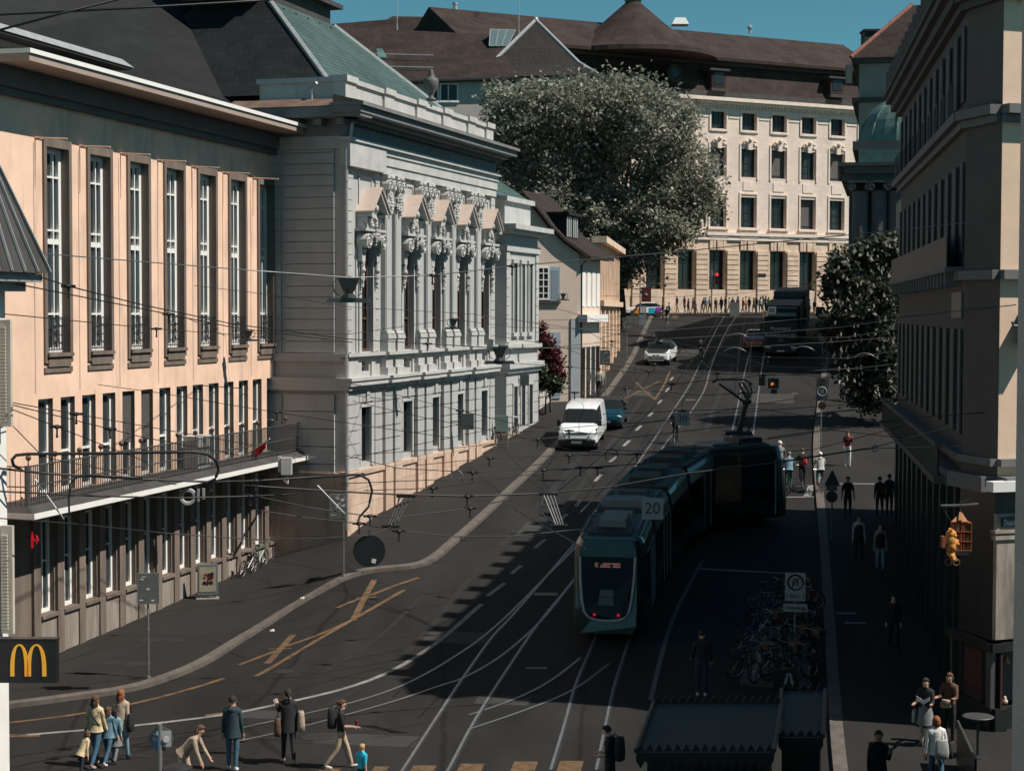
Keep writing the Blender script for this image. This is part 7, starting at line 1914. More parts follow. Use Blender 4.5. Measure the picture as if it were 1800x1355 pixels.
# ================================================================== BICYCLES
def make_bike(name,label,loc,rz,col,fr=None,cat='bicycle',lean=0.0,group=None,basket=False):
    t = thing(name,label,cat,loc,rz,group); t.rotation_euler = (0,lean,rz)
    R = .335
    for y in (-.52,.52):
        m = MB(); m.torus((0,y,R),R - .02,.022,(1,0,0),26,6); w = m.build('wheel',M_tyre,t,world=False,smooth=True)
        m = MB(); m.torus((0,y,R),R - .05,.012,(1,0,0),24,4)
        for k in range(10): a = k * math.pi / 5; m.tube([(.02 * (-1) ** k,y,R),(0,y + (R - .05) * math.cos(a),R + (R - .05) * math.sin(a))],.0035,3)
        m.lathe((0,y,R),[(.025,-.05),(.025,.05)],8,0,(1,0,0)); m.build('rim',M_rim,w,world=False)
    m = MB(); bb,st_,hd_ = (0,-.08,.29),(0,-.22,.82),(0,.34,.86)
    for a,b,r in [(bb,st_,.017),(bb,(0,.38,.66),.02),((0,-.2,.76),(0,.35,.80),.017),((0,.32,.92),(0,.40,.62),.019)]: m.tube([a,b],r,6)
    for s in (-1,1):
        m.tube([(s * .02,-.08,.29),(s * .05,-.52,R)],.01,5); m.tube([(s * .015,-.21,.76),(s * .05,-.52,R)],.009,5); m.tube([(s * .02,.40,.62),(s * .05,.52,R)],.013,5)
    m.build('frame',fr or paint('bike_' + col,K[col]),t,world=False)
    m = MB(); m.tube([(0,.33,.9),(0,.31,1.02),(-.27,.2,1.03)],.012,5); m.tube([(0,.31,1.02),(.27,.2,1.03)],.012,5); m.tube([(-.27,.2,1.03),(-.29,.12,1.03)],.017,5); m.tube([(.27,.2,1.03),(.29,.12,1.03)],.017,5); m.build('handlebar',M_rim,t,world=False)
    m = MB(); m.hexa([(-.09,-.36,.90),(.09,-.36,.90),(.03,-.08,.91),(-.03,-.08,.91)],[(-.08,-.36,.95),(.08,-.36,.95),(.02,-.08,.94),(-.02,-.08,.94)]); m.tube([(0,-.22,.8),(0,-.24,.91)],.014,5); m.build('saddle',M_plast,t,world=False)
    m = MB(); m.torus((.06,-.08,.29),.09,.01,(1,0,0),16,4); m.tube([(.07,-.08,.29),(.09,-.06,.13)],.01,4); m.tube([(-.07,-.08,.29),(-.09,-.10,.45)],.01,4); m.box(.08,.17,-.1,-.02,.11,.135); m.box(-.17,-.08,-.14,-.06,.44,.465); m.build('crank',M_dark,t,world=False)
    m = MB()
    for y0,y1 in ((-.85,-.25),):
        for s in (-1,1): m.tube([(s * .06,-.3,.74),(s * .06,-.72,.74),(s * .05,-.55,R)],.007,4)
    m.build('carrier',M_dark,t,world=False)
    if basket: box_part(t,'basket',cm('brown'),(-.17,.17,.44,.72,.80,1.02))
    return t
def cyclist(lb,blb,px,py,H,fc,top,bot,hair,hs,col='black',lean=.35,ph=0.0,extra=None,shoe='shoe',sleeve=True,slope=True):
    q = A(px,py) if py > 560 else GD(px,170); rz = heading(*fc)
    make_bike('bicycle',blb,q,rz,col)
    person(lb,world_of(q,fc,(0,-.2,0)),H=H,face=fc,top=top,bot=bot,hair=hair,hs=hs,shoe=shoe,legs=(1.15 + ph,1.25 + ph * .6,.55 - ph * .4,.6 - ph * .5),arms=((.85,.35),(.85,.35)),abd=.2,lean=lean,seat=.98,extra=extra,sleeve=sleeve)
cyclist('cyclist in a black and white striped top with a white helmet beside the tram end','dark bicycle under the rider in the striped top',1370,846,1.78,(.15,1),'grey','navy','white','helmet')
cyclist('cyclist in a pale denim jacket and teal trousers riding away by the tram','dark bicycle under the rider in the denim jacket',1386,866,1.75,(.1,1),'denim','teal','grey','helmet',extra=dict(coat='denim',len=.05))
cyclist('cyclist in black carrying a bright red bag between the two pale riders','dark bicycle under the rider with the red bag',1410,858,1.7,(.2,1),'black','black','hairbr','short',ph=.1)
cyclist('cyclist in a pale grey hooded top and white helmet riding away','pale bicycle under the rider in the grey hooded top',1441,866,1.7,(.05,1),'lgrey','teal','white','helmet','lgrey',extra=dict(hood='lgrey',coat='lgrey',len=.04),shoe='red')
cyclist('cyclist in black riding away behind the hanging thirty plate','dark bicycle under the rider behind the thirty plate',1187,780,1.74,(.2,1),'black','black','hairdk','short')
cyclist('cyclist in dark clothes with a white helmet riding down on the tram rails','dark bicycle on the tram rails beside the white electric car',1232,644,1.78,(-.2,-1),'black','dteal','white','helmet',shoe='wshoe')
cyclist('cyclist in black coming down near the orange crossing bars','dark bicycle near the orange crossing bars',1172,575,1.78,(-.2,-1),'black','grey','hairdk','helmet',shoe='wshoe')
cyclist('rider in a white shirt and white helmet on a dark bicycle beside the chestnut','dark bicycle under the rider in the white shirt',1481,708,1.75,(-.1,-1),'white','black','white','helmet',shoe='wshoe')
q = A(1410,858); bag('red_bag','bright red bag on the back of the cyclist in black','bag',world_of(q,(.2,1),(.1,-.42,1.25)),(.13,.09,.16),'red',(.2,1))
# parked bicycles
rot = Wp.rot - math.pi / 2
for lb,px,py,col,dz,ln in [('dark bicycle leaning at the hall wall, nearer of two',435,1012,'black',.1,.12),('dark teal bicycle leaning at the hall wall, farther of two',455,998,'teal',.1,.1),('black bicycle leaning at the side pavilion beside the green board',905,768,'black',.13,.12),('dark bicycle half hidden behind the green board at the side pavilion',868,782,'black',.13,.1),('blue bicycle standing at the end of the low garden wall',997,695,'denim',.13,.1),('dark bicycle leaning by the door of the beige gabled house',1040,640,'black',.13,.1)]:
    q = A(px,py,dz); make_bike('bicycle',lb,q,rot + (.1 if px > 600 else 0),col,lean=ln)
rnd = random.Random(17)
slots = [(1318,1190),(1345,1196),(1372,1192),(1400,1196),(1328,1160),(1356,1164),(1388,1160),(1410,1166),(1336,1130),(1362,1128),(1390,1126),(1412,1132),(1345,1098),(1372,1096),(1400,1094),(1352,1070),(1384,1066),(1406,1072)]
bnames = [('black','black bicycle'),('dred','dark red bicycle'),('grey','grey bicycle'),('teal','dark green bicycle'),('navy','navy bicycle'),('lgrey','pale bicycle')]
where = ['in the front row of the shaded bicycle park','in the second row of the shaded bicycle park','in the third row of the shaded bicycle park','in the fourth row of the shaded bicycle park','in the back row of the shaded bicycle park']
protos = {}
cnt = {}
for i,(px,py) in enumerate(slots):
    col,nm = bnames[(i * 5 + i // 4) % 6]; row = min(4,[1190,1160,1130,1096,1068].index(min([1190,1160,1130,1096,1068],key=lambda v: abs(v - py))))
    pos = ['leftmost','second from the left','third from the left','rightmost'][i % 4] if row < 3 else ['leftmost','middle','rightmost'][(i - (12 if row == 3 else 15)) % 3]
    q = A(px,py,.1); rz = -1.2 + rnd.uniform(-.5,.5); lb = nm + ' ' + where[row] + ', ' + pos
    if col not in protos: protos[col] = make_bike('bicycle',lb,q,rz,col,lean=rnd.uniform(-.15,.15),group='bicycles in the shaded bicycle park',basket=(i % 2 == 0))
    else:
        c = dup(protos[col],q,None,lb); c.rotation_euler = (0,rnd.uniform(-.15,.15),rz)
build_people()
# ================================================================== SIGNS AND STREET FURNITURE
M_pole = mat('galvanised_pole',(.24,.25,.25),.5,metal=.5,var=.15)
M_sgrey = mat('sign_back_grey',(.095,.10,.10),.6,var=.2,scale=4)
M_sface = mat('sign_face_pale',(.36,.37,.36),.55,var=.06)
M_stick = mat('sticker_white',(.6,.6,.58),.5,var=.1)
M_sblack = mat('sign_black_paint',(.015,.016,.018),.4,var=.1)
def camdir(p): d = V((-p.x,-p.y)); d.normalize(); return d
def plate(mb,c,w,h,fx,m=0,th=.02):
    """upright plate centred at c, fx = facing direction"""
    f = V((fx[0],fx[1],0)).normalized(); r = V((-f.y,f.x,0))
    b = [c - r * w / 2 - f * th / 2,c + r * w / 2 - f * th / 2,c + r * w / 2 + f * th / 2,c - r * w / 2 + f * th / 2]
    z = V((0,0,h / 2)); mb.hexa([q - z for q in b],[q + z for q in b],m); return f,r
def disc(mb,c,R,fx,m=0,th=.02,n=28):
    f = V((fx[0],fx[1],0)).normalized(); mb.tube([c - f * th / 2,c + f * th / 2],R,n,m); return f,V((-f.y,f.x,0))
def letters(nm,s,size,c,f,m,parent,k=.014):
    f = V((f[0],f[1],0)); f.normalize(); x = V((-f.y,f.x,0)); text(nm,s,size,V(c) + f * k,x,(0,0,1),m,parent,.002)
def pole_sign(label,px,py,top,plates,r=.03,name='street_sign',h0=0.0):
    b = A(px,py,h0); t = thing(name,label,'sign',b); k = b.y / F
    m = MB(); ht = (py - top) * k; m.tube([b,b + V((0,0,ht))],r,8); m.lathe(b,[(.07,0),(.07,.05),(r,.06)],10); m.tube([b + V((0,0,ht * .45)),b + V((0,0,ht * .47))],r * 1.5,8)
    m.build('pole',M_pole,t,smooth=False)
    fx = (0,-1)
    return t,b,k
def sticker_set(c,f,r,w,h,n,seed,t):
    rn = random.Random(seed); m = MB()
    for i in range(n):
        q = c + r * rn.uniform(-.4,.4) * w + V((0,0,rn.uniform(-.42,.42) * h)) + f * .013; a,b2 = rn.uniform(.02,.06),rn.uniform(.02,.05)
        m.prism([q - r * a,q + r * a,q + r * a + V((0,0,b2)),q - r * a + V((0,0,b2))],f * .003)
    build_pieces(m,'sticker',M_stick,t,0)
for lb,px,py,top,x0,x1,y0,y1,n,sd in [('dark back of a rectangular sign on a pole before the hall pilasters',261,1191,1005,242,279,1007,1061,5,1),('sign back covered in stickers on a pole at the corner of the classical building',604,1012,868,580,609,868,910,16,2),
                                       ('sign back covered in stickers on a pole near the beige gabled house',1064,704,615,1055,1072,616,641,12,3),('sign back covered in stickers on the upper left pavement',1102,628,558,1095,1109,559,579,10,4)]:
    t,b,k = pole_sign(lb,px,py,top,None,h0=.13); c = P((x0 + x1) / 2,(y0 + y1) / 2,b.y - .06); m = MB()
    f,r = plate(m,c,(x1 - x0) * k,(y1 - y0) * k,camdir(c)); m.build('plate',M_sgrey,t,bevel=.01)
    m = MB(); w,h = (x1 - x0) * k,(y1 - y0) * k
    for s in (-1,1): m.tube([c + r * s * w / 2 - V((0,0,h / 2)),c + r * s * w / 2 + V((0,0,h / 2))],.014,5); m.tube([c - r * w / 2 + V((0,0,s * h / 2)),c + r * w / 2 + V((0,0,s * h / 2))],.014,5)
    m.build('rim',M_pole,t); sticker_set(c,f,r,w,h,n,sd,t)
# no U-turn sign with 80 m
def uturn(t,c,R,f,r,m_):
    q = MB(); q.torus(c + f * .014,R,R * .13,tuple(f),28,5)
    a = r * (R * .70) ; q.tube([c + f * .016 + a * .7 + V((0,0,R * .7)) * 1 - a * 0,c + f * .016 - a * .7 - V((0,0,R * .7))],R * .07,5)
    pts = [c + f * .015 + r * (R * .28) * math.cos(u) + V((0,0,R * .18 + R * .26 * math.sin(u))) for u in [i * math.pi / 8 for i in range(9)]]
    q.tube([pts[0] - V((0,0,R * .62))] + pts + [pts[-1] - V((0,0,R * .45))],R * .10,5)
    tip = pts[-1] - V((0,0,R * .45)); q.prism([tip - r * R * .2,tip + r * R * .2,tip - V((0,0,R * .24))],f * .004)
    return q.build('symbol',m_,t)
t,b,k = pole_sign('white no U-turn sign reading 80m above the bicycle park',1397,1152,1007,None)
c = P(1398,1031,b.y - .06); m = MB(); f,r = plate(m,c,36 * k,50 * k,camdir(c)); m.build('plate',M_sface,t,bevel=.01)
uturn(t,c + V((0,0,8 * k)),13 * k,f,r,M_sblack); letters('lettering','↑ 80m ↑' if False else '80m',11 * k,c - V((0,0,17 * k)),f,M_sblack,t)
m = MB()
for s in (-1,1):
    q = c - V((0,0,17 * k)) + r * s * 14.5 * k + f * .013; m.tube([q - V((0,0,5 * k)),q + V((0,0,4 * k))],.01,4); m.prism([q - r * .03 + V((0,0,2 * k)),q + r * .03 + V((0,0,2 * k)),q + V((0,0,5.5 * k))],f * .004)
m.build('arrows',M_sblack,t)
c2 = P(1398,1068,b.y - .06); m = MB(); f,r = plate(m,c2,42 * k,14 * k,camdir(c2)); m.build('sub_plate',M_sface,t)
m = MB(); q = c2 + f * .012; m.prism([q - r * 17 * k - V((0,0,2.5 * k)),q + r * 8 * k - V((0,0,2.5 * k)),q + r * 8 * k + V((0,0,2 * k)),q - r * 17 * k + V((0,0,2 * k))],f * .003); m.prism([q + r * 9 * k - V((0,0,5 * k)),q + r * 18 * k - V((0,0,5 * k)),q + r * 18 * k + V((0,0,2 * k)),q + r * 9 * k + V((0,0,2 * k))],f * .003); m.build('sub_plate_marks',mat('mark_grey',(.12,.12,.12),.6,var=0),t)
# triangle with small plate and round disc
t,b,k = pole_sign('dark triangular warning sign back above a round disc by the standing man',1462,948,826,None,h0=.12)
c = P(1463,840,b.y - .06); f = camdir(c); f = V((f.x,f.y,0)); r = V((-f.y,f.x,0)); m = MB()
m.prism([c - r * 13 * k - V((0,0,13 * k)),c + r * 13 * k - V((0,0,13 * k)),c + V((0,0,14 * k))],f * .02); m.build('triangle',M_sblack,t)
m = MB()
for a_,b_ in (((-13,-13),(13,-13)),((13,-13),(0,14)),((0,14),(-13,-13))): m.tube([c + r * a_[0] * k + V((0,0,a_[1] * k)) + f * .02,c + r * b_[0] * k + V((0,0,b_[1] * k)) + f * .02],.018,5)
m.build('triangle_rim',M_sgrey,t)
c = P(1462,858,b.y - .06); m = MB(); plate(m,c,19 * k,9 * k,camdir(c)); m.build('sub_plate',M_sgrey,t)
c = P(1462,873,b.y - .06); m = MB(); disc(m,c,9.5 * k,camdir(c)); m.torus(c,9.5 * k,.02,tuple(V((*camdir(c),0))),24,5); m.build('disc',M_sblack,t)
t,b,k = pole_sign('no U-turn sign between two round discs on a pole by the pink kerb',1443,786,664,None)
M_disc = mat('disc_plum',(.07,.03,.045),.5,var=.1)
for py,R in ((671,6.5),(713,7)): c = P(1445,py,b.y - .06); m = MB(); disc(m,c,R * k,camdir(c)); m.build('disc',M_disc,t)
c = P(1445,691,b.y - .06); m = MB(); f,r = plate(m,c,20 * k,27 * k,camdir(c)); m.build('plate',M_sgrey,t); uturn(t,c + V((0,0,3 * k)),7.5 * k,f,r,M_sface)
c = P(1446,671,b.y - .02); m = MB(); plate(m,c,22 * k,15 * k,camdir(c)); m.build('back_plate',M_sgrey,t)
t,b,k = pole_sign('round prohibition sign with a pale plate on a pole before the chestnut',1446,640,578,None)
c = P(1447,589,b.y - .08); m = MB(); f,r = plate(m,c,14 * k,20 * k,camdir(c)); m.build('plate',M_sface,t); m = MB(); disc(m,c + V((0,0,3 * k)) + f * .02,5.5 * k,camdir(c)); m.build('disc',M_sblack,t)
t,b,k = pole_sign('pale square sign on the shaded right kerb beside the trucks',1437,610,536,None)
c = P(1440,546,b.y - .06); m = MB(); f,r = plate(m,c,12 * k,13 * k,camdir(c)); m.build('plate',M_sgrey,t); m = MB(); disc(m,c + f * .02,4 * k,camdir(c)); m.build('disc',M_sblack,t)
# banner and ticket cabinet at the top left
t = thing('banner_pole','slim pole with a dark red banner showing a pale triangle before the stickered car','banner',GD(1126,163)); b = GD(1126,163); k = 163 / F
m = MB(); m.tube([b,P(1125,500,163)],.05,6); m.build('pole',M_pole,t)
c = P(1136,518,163); m = MB(); plate(m,c,17 * k,26 * k,(0,-1),0,.05); m.build('banner',mat('banner_red',(.12,.02,.018),.7,var=.15),t)
m = MB(); q = c - V((0,.05,0)); m.prism([q + V((-.14,0,-.05)),q + V((.14,0,-.05)),q + V((0,0,.22))],(0,-.01,0)); m.build('emblem',M_stick,t)
b = A(1129,572,.13); k = b.y / F; m = MB(); m.box(b.x - 6 * k,b.x + 6 * k,b.y - .3,b.y + .3,b.z,b.z + 34 * k); tm_ = tag(m.build('ticket_cabinet',mat('cabinet_blue_grey',(.22,.27,.29),.5,var=.1)),'pale blue grey cabinet on the upper left pavement below the banner','cabinet')
m = MB(); m.box(b.x - 4.5 * k,b.x + 4.5 * k,b.y - .33,b.y - .301,b.z + 22 * k,b.z + 32 * k); m.build('panel',M_stick,tm_)
b = GD(1291,183); k = 183 / F; m = MB(); m.box(b.x - 8 * k,b.x + 8 * k,182.6,183.4,b.z,b.z + 24 * k); tag(m.build('grey_cabinet',M_pole),'grey cabinet with one bright side standing before the bank','cabinet')
# traffic light pole
b = GD(1251,183); k = 183 / F; t = thing('traffic_light','traffic light pole with a red lamp in front of the bank','traffic light',b)
m = MB(); m.tube([b,P(1251,474,183)],.07,8); m.tube([P(1251,482,183),P(1262,481,183)],.05,6); m.build('pole',M_pole,t)
m = MB(); c = P(1260,490,182.8); m.box(c.x - .2,c.x + .2,c.y - .12,c.y + .12,c.z - .6,c.z + .6); m.build('signal_head',M_sblack,t)
m = MB(); m.sph(P(1260,483,182.6),.17,10,6); m.build('red_lamp',mat('lamp_red',(.6,.02,.03),.4,var=0,emit=(.9,.03,.05),estr=.8),t)
# poster case at the hall wall
b = A(365,1052,.13); k = b.y / F; t = thing('poster_case','glazed poster case showing a red and black flower picture before the hall','poster stand',b)
u_,n_ = V((Wp.u.x,Wp.u.y,0)),V((Wp.n.x,Wp.n.y,0)); c = b + V((0,0,0)); fx = V(camdir(b)); f = V((fx.x,fx.y,0)); r = V((-f.y,f.x,0))
for s in (-1,1): m = MB(); m.tube([c + r * s * 12 * k,c + r * s * 12 * k + V((0,0,8 * k))],.04,6); m.build('leg',M_pole,t)
m = MB(); plate(m,c + V((0,0,1.0 * k)),40 * k,2 * k,fx,0,.5); m.build('foot_plate',M_conc,t)
m = MB(); plate(m,c + V((0,0,34 * k)),36 * k,54 * k,fx,0,.14); m.build('case',mat('case_grey',(.17,.19,.19),.5,metal=.3,var=.1),t,bevel=.015)
pc_ = c + V((0,0,35 * k)) + f * .075; m = MB(); plate(m,pc_,29 * k,44 * k,fx,0,.01); ps = m.build('poster',mat('poster_paper',(.33,.30,.22),.6,var=.2,scale=6),t)
rn = random.Random(4); m = MB(); m2 = MB()
for i in range(16):
    q = pc_ + f * .012 + r * rn.uniform(-9,9) * k + V((0,0,rn.uniform(-8,13) * k)); (m if i % 3 else m2).tube([q,q + f * .004],rn.uniform(2,4) * k,7)
m.build('dark_flowers',mat('flower_dark',(.02,.012,.012),.6,var=0),ps); m2.build('red_flowers',mat('flower_red',(.25,.02,.02),.6,var=0),ps)
# green board, hanging panels
b = A(882,786,.13); k = b.y / F; t = thing('notice_board','pale green notice board on legs among bicycles at the side pavilion','board',b); fx = V(camdir(b)); f = V((fx.x,fx.y,0)); r = V((-f.y,f.x,0))
for s in (-1,1): m = MB(); m.tube([b + r * s * 10 * k,b + r * s * 10 * k + V((0,0,28 * k))],.03,6); m.build('leg',M_pole,t)
m = MB(); plate(m,b + V((0,0,40 * k)),23 * k,32 * k,fx,0,.06); m.build('panel',mat('board_green',(.14,.20,.18),.5,var=.1),t,bevel=.02)
for lb,px,py,w,h,d in [('dark green projecting panel on the grey ground floor, nearer of two',822,741,22,28,81.5),('small dark projecting panel on the side pavilion ground floor',922,668,16,19,92.5)]:
    c = P(px,py,d); k = d / F; m = MB(); plate(m,c,w * k,h * k,(.1,-1),0,.08); o = tag(m.build('wall_panel',mat('panel_dark_green',(.045,.06,.06),.5,var=.15)),lb,'wall sign'); m = MB(); m.tube([c - V((w * k * .5,0,0)),c - V((w * k * .5 + 1.0,-.3,0))],.03,5); m.build('bracket',M_dark,o)
# red wall symbol and red box on a pole, antenna box
c = P(60,948,50.5); k = 50.5 / F; m = MB()
m.box(c.x - 5 * k,c.x - 1.5 * k,c.y - .04,c.y + .04,c.z - 15 * k,c.z + 7 * k); m.box(c.x - 1.5 * k,c.x + 4 * k,c.y - .035,c.y + .035,c.z - 3 * k,c.z + 1.5 * k); m.hexa([(c.x + 4 * k,c.y - .04,c.z - 9 * k),(c.x + 8 * k,c.y - .04,c.z - 1 * k),(c.x + 8 * k,c.y + .04,c.z - 1 * k),(c.x + 4 * k,c.y + .04,c.z - 9 * k)],[(c.x + 4 * k,c.y - .04,c.z + 8 * k),(c.x + 7.9 * k,c.y - .04,c.z),(c.x + 7.9 * k,c.y + .04,c.z),(c.x + 4 * k,c.y + .04,c.z + 8 * k)]); m.box(c.x - 4.5 * k,c.x - 2 * k,c.y - .04,c.y + .04,c.z + 8 * k,c.z + 14 * k)
rs_ = tag(m.build('neon_sign',mat('neon_red',(.5,.01,.03),.4,var=0,emit=(.6,.01,.04),estr=.12)),'small red arrow shaped sign under the left end of the canopy','sign'); m = MB(); m.tube([c + V((-5 * k,.02,2 * k)),Wp.p(-2.4,4.2,.2)],.03,5); m.build('bracket',M_dark,rs_)
t,b,k = pole_sign('thin pole with a small red box beside the end of the hall',505,977,850,None,.035,h0=.13); m = MB(); c = P(504,911,b.y - .05); m.box(c.x - 6 * k,c.x + 6 * k,c.y - .1,c.y + .1,c.z - 6 * k,c.z + 6 * k); m.build('red_box',mat('box_red',(.28,.02,.02),.5,var=.1),t,bevel=.02)
c = P(505,820,66); k = 66 / F; m = MB(); m.box(c.x - 10 * k,c.x + 8 * k,c.y - .15,c.y + .15,c.z - 14 * k,c.z + 16 * k); m.box(c.x - 16 * k,c.x - 11 * k,c.y - .1,c.y + .1,c.z - 10 * k,c.z + 18 * k); m.tube([c - V((0,0,14 * k)),c - V((0,0,30 * k))],.05,6)
for i in range(5): m.tube([c + V((12 * k,0,13 * k + i * .02)),c + V((12 * k + .2 * i,0,17 * k))],.012,4)
eq = tag(m.build('antenna_box',M_greyw),'pale antenna box on a bracket at the far end of the canopy','equipment'); m = MB(); m.tube([c - V((0,0,30 * k)),Wp.p(17.0,4.2,.2)],.05,6); m.build('bracket',M_pole,eq)
# white letters under the canopy
c = P(330,873,60); k = 60 / F; m = MB(); m.torus(c,12 * k,4 * k,(.2,-1,0),20,6); m.box(c.x + 17 * k,c.x + 21 * k,c.y - .05,c.y + .05,c.z - 8 * k,c.z + 14 * k); m.box(c.x + 26 * k,c.x + 30 * k,c.y - .05,c.y + .05,c.z - 4 * k,c.z + 15 * k)
hs_ = tag(m.build('hanging_letters',mat('letter_grey',(.34,.35,.35),.5,var=.05)),'pale round hanging letters under the hall canopy','sign'); m = MB(); m.tube([c + V((0,0,12 * k)),c + V((0,0,26 * k))],.02,4); m.tube([c + V((24 * k,0,14 * k)),c + V((24 * k,0,26 * k))],.02,4); m.build('hanger',M_dark,hs_)
# flag on the balcony
c0,c1 = P(432,800,66.5),P(474,771,66.0); fl = thing('flag','small red flag on a slanting pole above the balcony railing','flag',c0)
m = MB(); m.tube([c0,c1],.025,5); m.build('pole',M_white,fl)
m = MB(); e = (c1 - c0)
for i in range(6):
    a,b_ = c0 + e * (.25 + i * .1),c0 + e * (.25 + (i + 1) * .1); w0,w1 = .12 * math.sin(i * 1.7),.12 * math.sin((i + 1) * 1.7); h_ = .42 - i * .03
    m.hexa([a + V((0,w0,-h_)),b_ + V((0,w1,-h_ + .05)),b_ + V((.01,w1 + .02,-h_ + .05)),a + V((.01,w0 + .02,-h_))],[a + V((0,w0 * .2,0)),b_ + V((0,w1 * .2,0)),b_ + V((.01,w1 * .2 + .02,0)),a + V((.01,w0 * .2 + .02,0))])
m.build('cloth',mat('flag_red',(.5,.02,.03),.8,var=.1),fl)
# post with round disc and blue plate, bin (lower left)
b = A(281,1392); k = b.y / F; t = thing('info_post','pole with a round translucent disc, a blue plate and stickers at the lower edge','sign',b)
m = MB(); m.tube([b,P(281,1272,b.y)],.055,10); m.build('pole',M_pole,t)
m = MB(); c = P(283,1298,b.y + .06); disc(m,c,22 * k,(0,-1),0,.015); m.build('disc',mat('smoke_disc',(.14,.155,.15),.3,var=.05),t)
m = MB(); c = P(288,1298,b.y - .02); plate(m,c,26 * k,28 * k,(.15,-1),0,.02); m.build('back_plate',M_sface,t)
c = P(274,1303,b.y - .12); m = MB(); f,r = plate(m,c,21 * k,26 * k,(-.75,-.65),0,.02); bp_ = m.build('blue_plate',mat('plate_blue',(.05,.14,.26),.5,var=.05),t); letters('lettering','Luzern',6 * k,c + V((0,0,5 * k)),f,M_stick,bp_)
m = MB(); c = P(292,1299,b.y - .045); disc(m,c,5.5 * k,(.15,-1)); m.build('sticker',M_stick,t)
b = A(312,1436); k = b.y / F; t = thing('waste_bin','dark teal bin partly behind the bending woman at the lower edge','bin',b)
m = MB(); m.lathe(b,[(.24,0),(.27,.1),(.28,.95),(.26,1.0)],18); m.build('body',cm('teal'),t,smooth=True); m = MB(); m.lathe(b + V((0,0,1.0)),[(.30,.005),(.33,.03),(.33,.08),(.2,.14)],18); m.build('lid',M_plast,t)
# bistro table and planter panel (lower right)
b = A(1722,1330,.12); b.x -= .05; t = thing('bistro_table','round bistro table with a bright rim below the shop window','table',b)
m = MB(); m.lathe(b + V((0,0,.98)),[(.36,0),(.38,.015),(.36,.03)],24); m.build('tabletop',M_railing,t); m = MB(); m.tube([b,b + V((0,0,.98))],.035,8); m.lathe(b,[(.25,0),(.24,.03),(.05,.05)],14); m.build('stem',M_dark,t)
a0,a1 = A(1712,1420,.12),A(1681,1345,.12); t = thing('screen_panel','dark slanting terrace screen with a pale top rail at the lower right','screen',a0)
m = MB(); n_ = V((.05,0,0)); m.hexa([a0,a1,a1 + n_,a0 + n_],[q + V((0,0,1.05)) for q in (a0,a1,a1 + n_,a0 + n_)]); m.build('panel',M_shop,t); m = MB(); m.tube([a0 + V((.02,0,1.07)),a1 + V((.02,0,1.07))],.03,6); m.build('rail',M_railing,t)
# island emblem board
b = A(1386,1212,.1); k = b.y / F; t = thing('island_board','low dark board with a pale angular emblem in front of the bicycle park','board',b)
m = MB(); m.box(b.x - 26 * k,b.x + 16 * k,b.y - .04,b.y + .04,b.z,b.z + 38 * k); m.build('board',M_shop,t)
m = MB(); c = b + V((0,-.05,20 * k));
for s in (-1,1): m.hexa([c + V((s * 9 * k,0,-9 * k)),c + V((s * 4 * k,0,-9 * k)),c + V((s * 4 * k,.008,-9 * k)),c + V((s * 9 * k,.008,-9 * k))],[c + V((s * 4 * k,0,10 * k)),c + V((0,0,10 * k)),c + V((0,.008,10 * k)),c + V((s * 4 * k,.008,10 * k))])
m.build('emblem',M_sface,t)
# toy bear with the shop shelf
d = 44.2; k = d / F; c = P(1687,940,d); t = thing('toy_shelf_sign','hanging red brown toy shelf with a pointed roof outside the corner shop','shop sign',c)
M_tw = mat('toy_wood',(.30,.085,.03),.6,var=.2,scale=8); M_tr = mat('toy_dark_red',(.13,.015,.015),.6,var=.1); M_bear = mat('bear_plush',(.62,.27,.06),.85,var=.22,scale=14,bump=.4,bscale=60)
m = MB(); X = lambda px,py,o=0.0: P(px,py,d + o)
for py in (918,933,950,966): a,b_ = X(1674,py),X(1706,py); m.box(a.x,b_.x,d - .16,d + .16,a.z - .012,a.z + .012)
for px in (1674,1688,1692,1705): a,b_ = X(px,918),X(px,966); m.box(a.x - .01,a.x + .012,d - .15,d + .15,b_.z,a.z)
m.build('shelf',M_tw,t); m = MB(); a,b_ = X(1674,918),X(1705,966); m.box(a.x,b_.x,d + .14,d + .15,b_.z,a.z); m.build('back_board',M_tr,t)
m = MB(); m.hexa([X(1672,917,-.17),X(1702,917,-.17),X(1702,917,.17),X(1672,917,.17)],[X(1686,902,-.05),X(1692,902,-.05),X(1692,902,.05),X(1686,902,.05)]); m.hexa([X(1685,914,-.2),X(1692,914,-.2),X(1692,914,.0),X(1685,914,.0)],[X(1686,900,-.1),X(1691,900,-.1),X(1691,900,0),X(1686,900,0)]); m.build('roof',mat('toy_roof',(.45,.19,.08),.7,var=.15),t)
m = MB(); rn = random.Random(9)
for py in (932.5,949.5,965.5):
    for i in range(7): q = X(1676.5 + i * 4.2,py,rn.uniform(-.1,.05)); m.lathe(q,[(.03,0),(.035,.05),(.015,.1),(.028,.13),(.005,.19)],7)
m.build('figures',mat('toy_cream_fig',(.62,.52,.42),.6,var=.3,scale=20),t)
m = MB(); a,b_ = X(1680,970),X(1701,972); m.box(a.x,b_.x,d - .1,d + .1,b_.z - .03,a.z + .02); m.build('drawer',M_ltgrey,t)
m = MB(); m.tube([X(1654,889),X(1695,888),X(1720,886,.0)],.035,6); m.tube([X(1688,902),X(1688,880)],.012,4); m.tube([X(1655,889),X(1672,916)],.008,4); m.tube([X(1688,884),X(1705,876,-.1)],.008,4); m.build('bracket_rod',M_rim,t)
X = lambda px,py,o=0.0: P(px,py,d - .42 + o)
tb_ = thing('toy_bear','golden brown toy bear with a basket on its back climbing the hanging toy shelf','toy bear',X(1672,965))
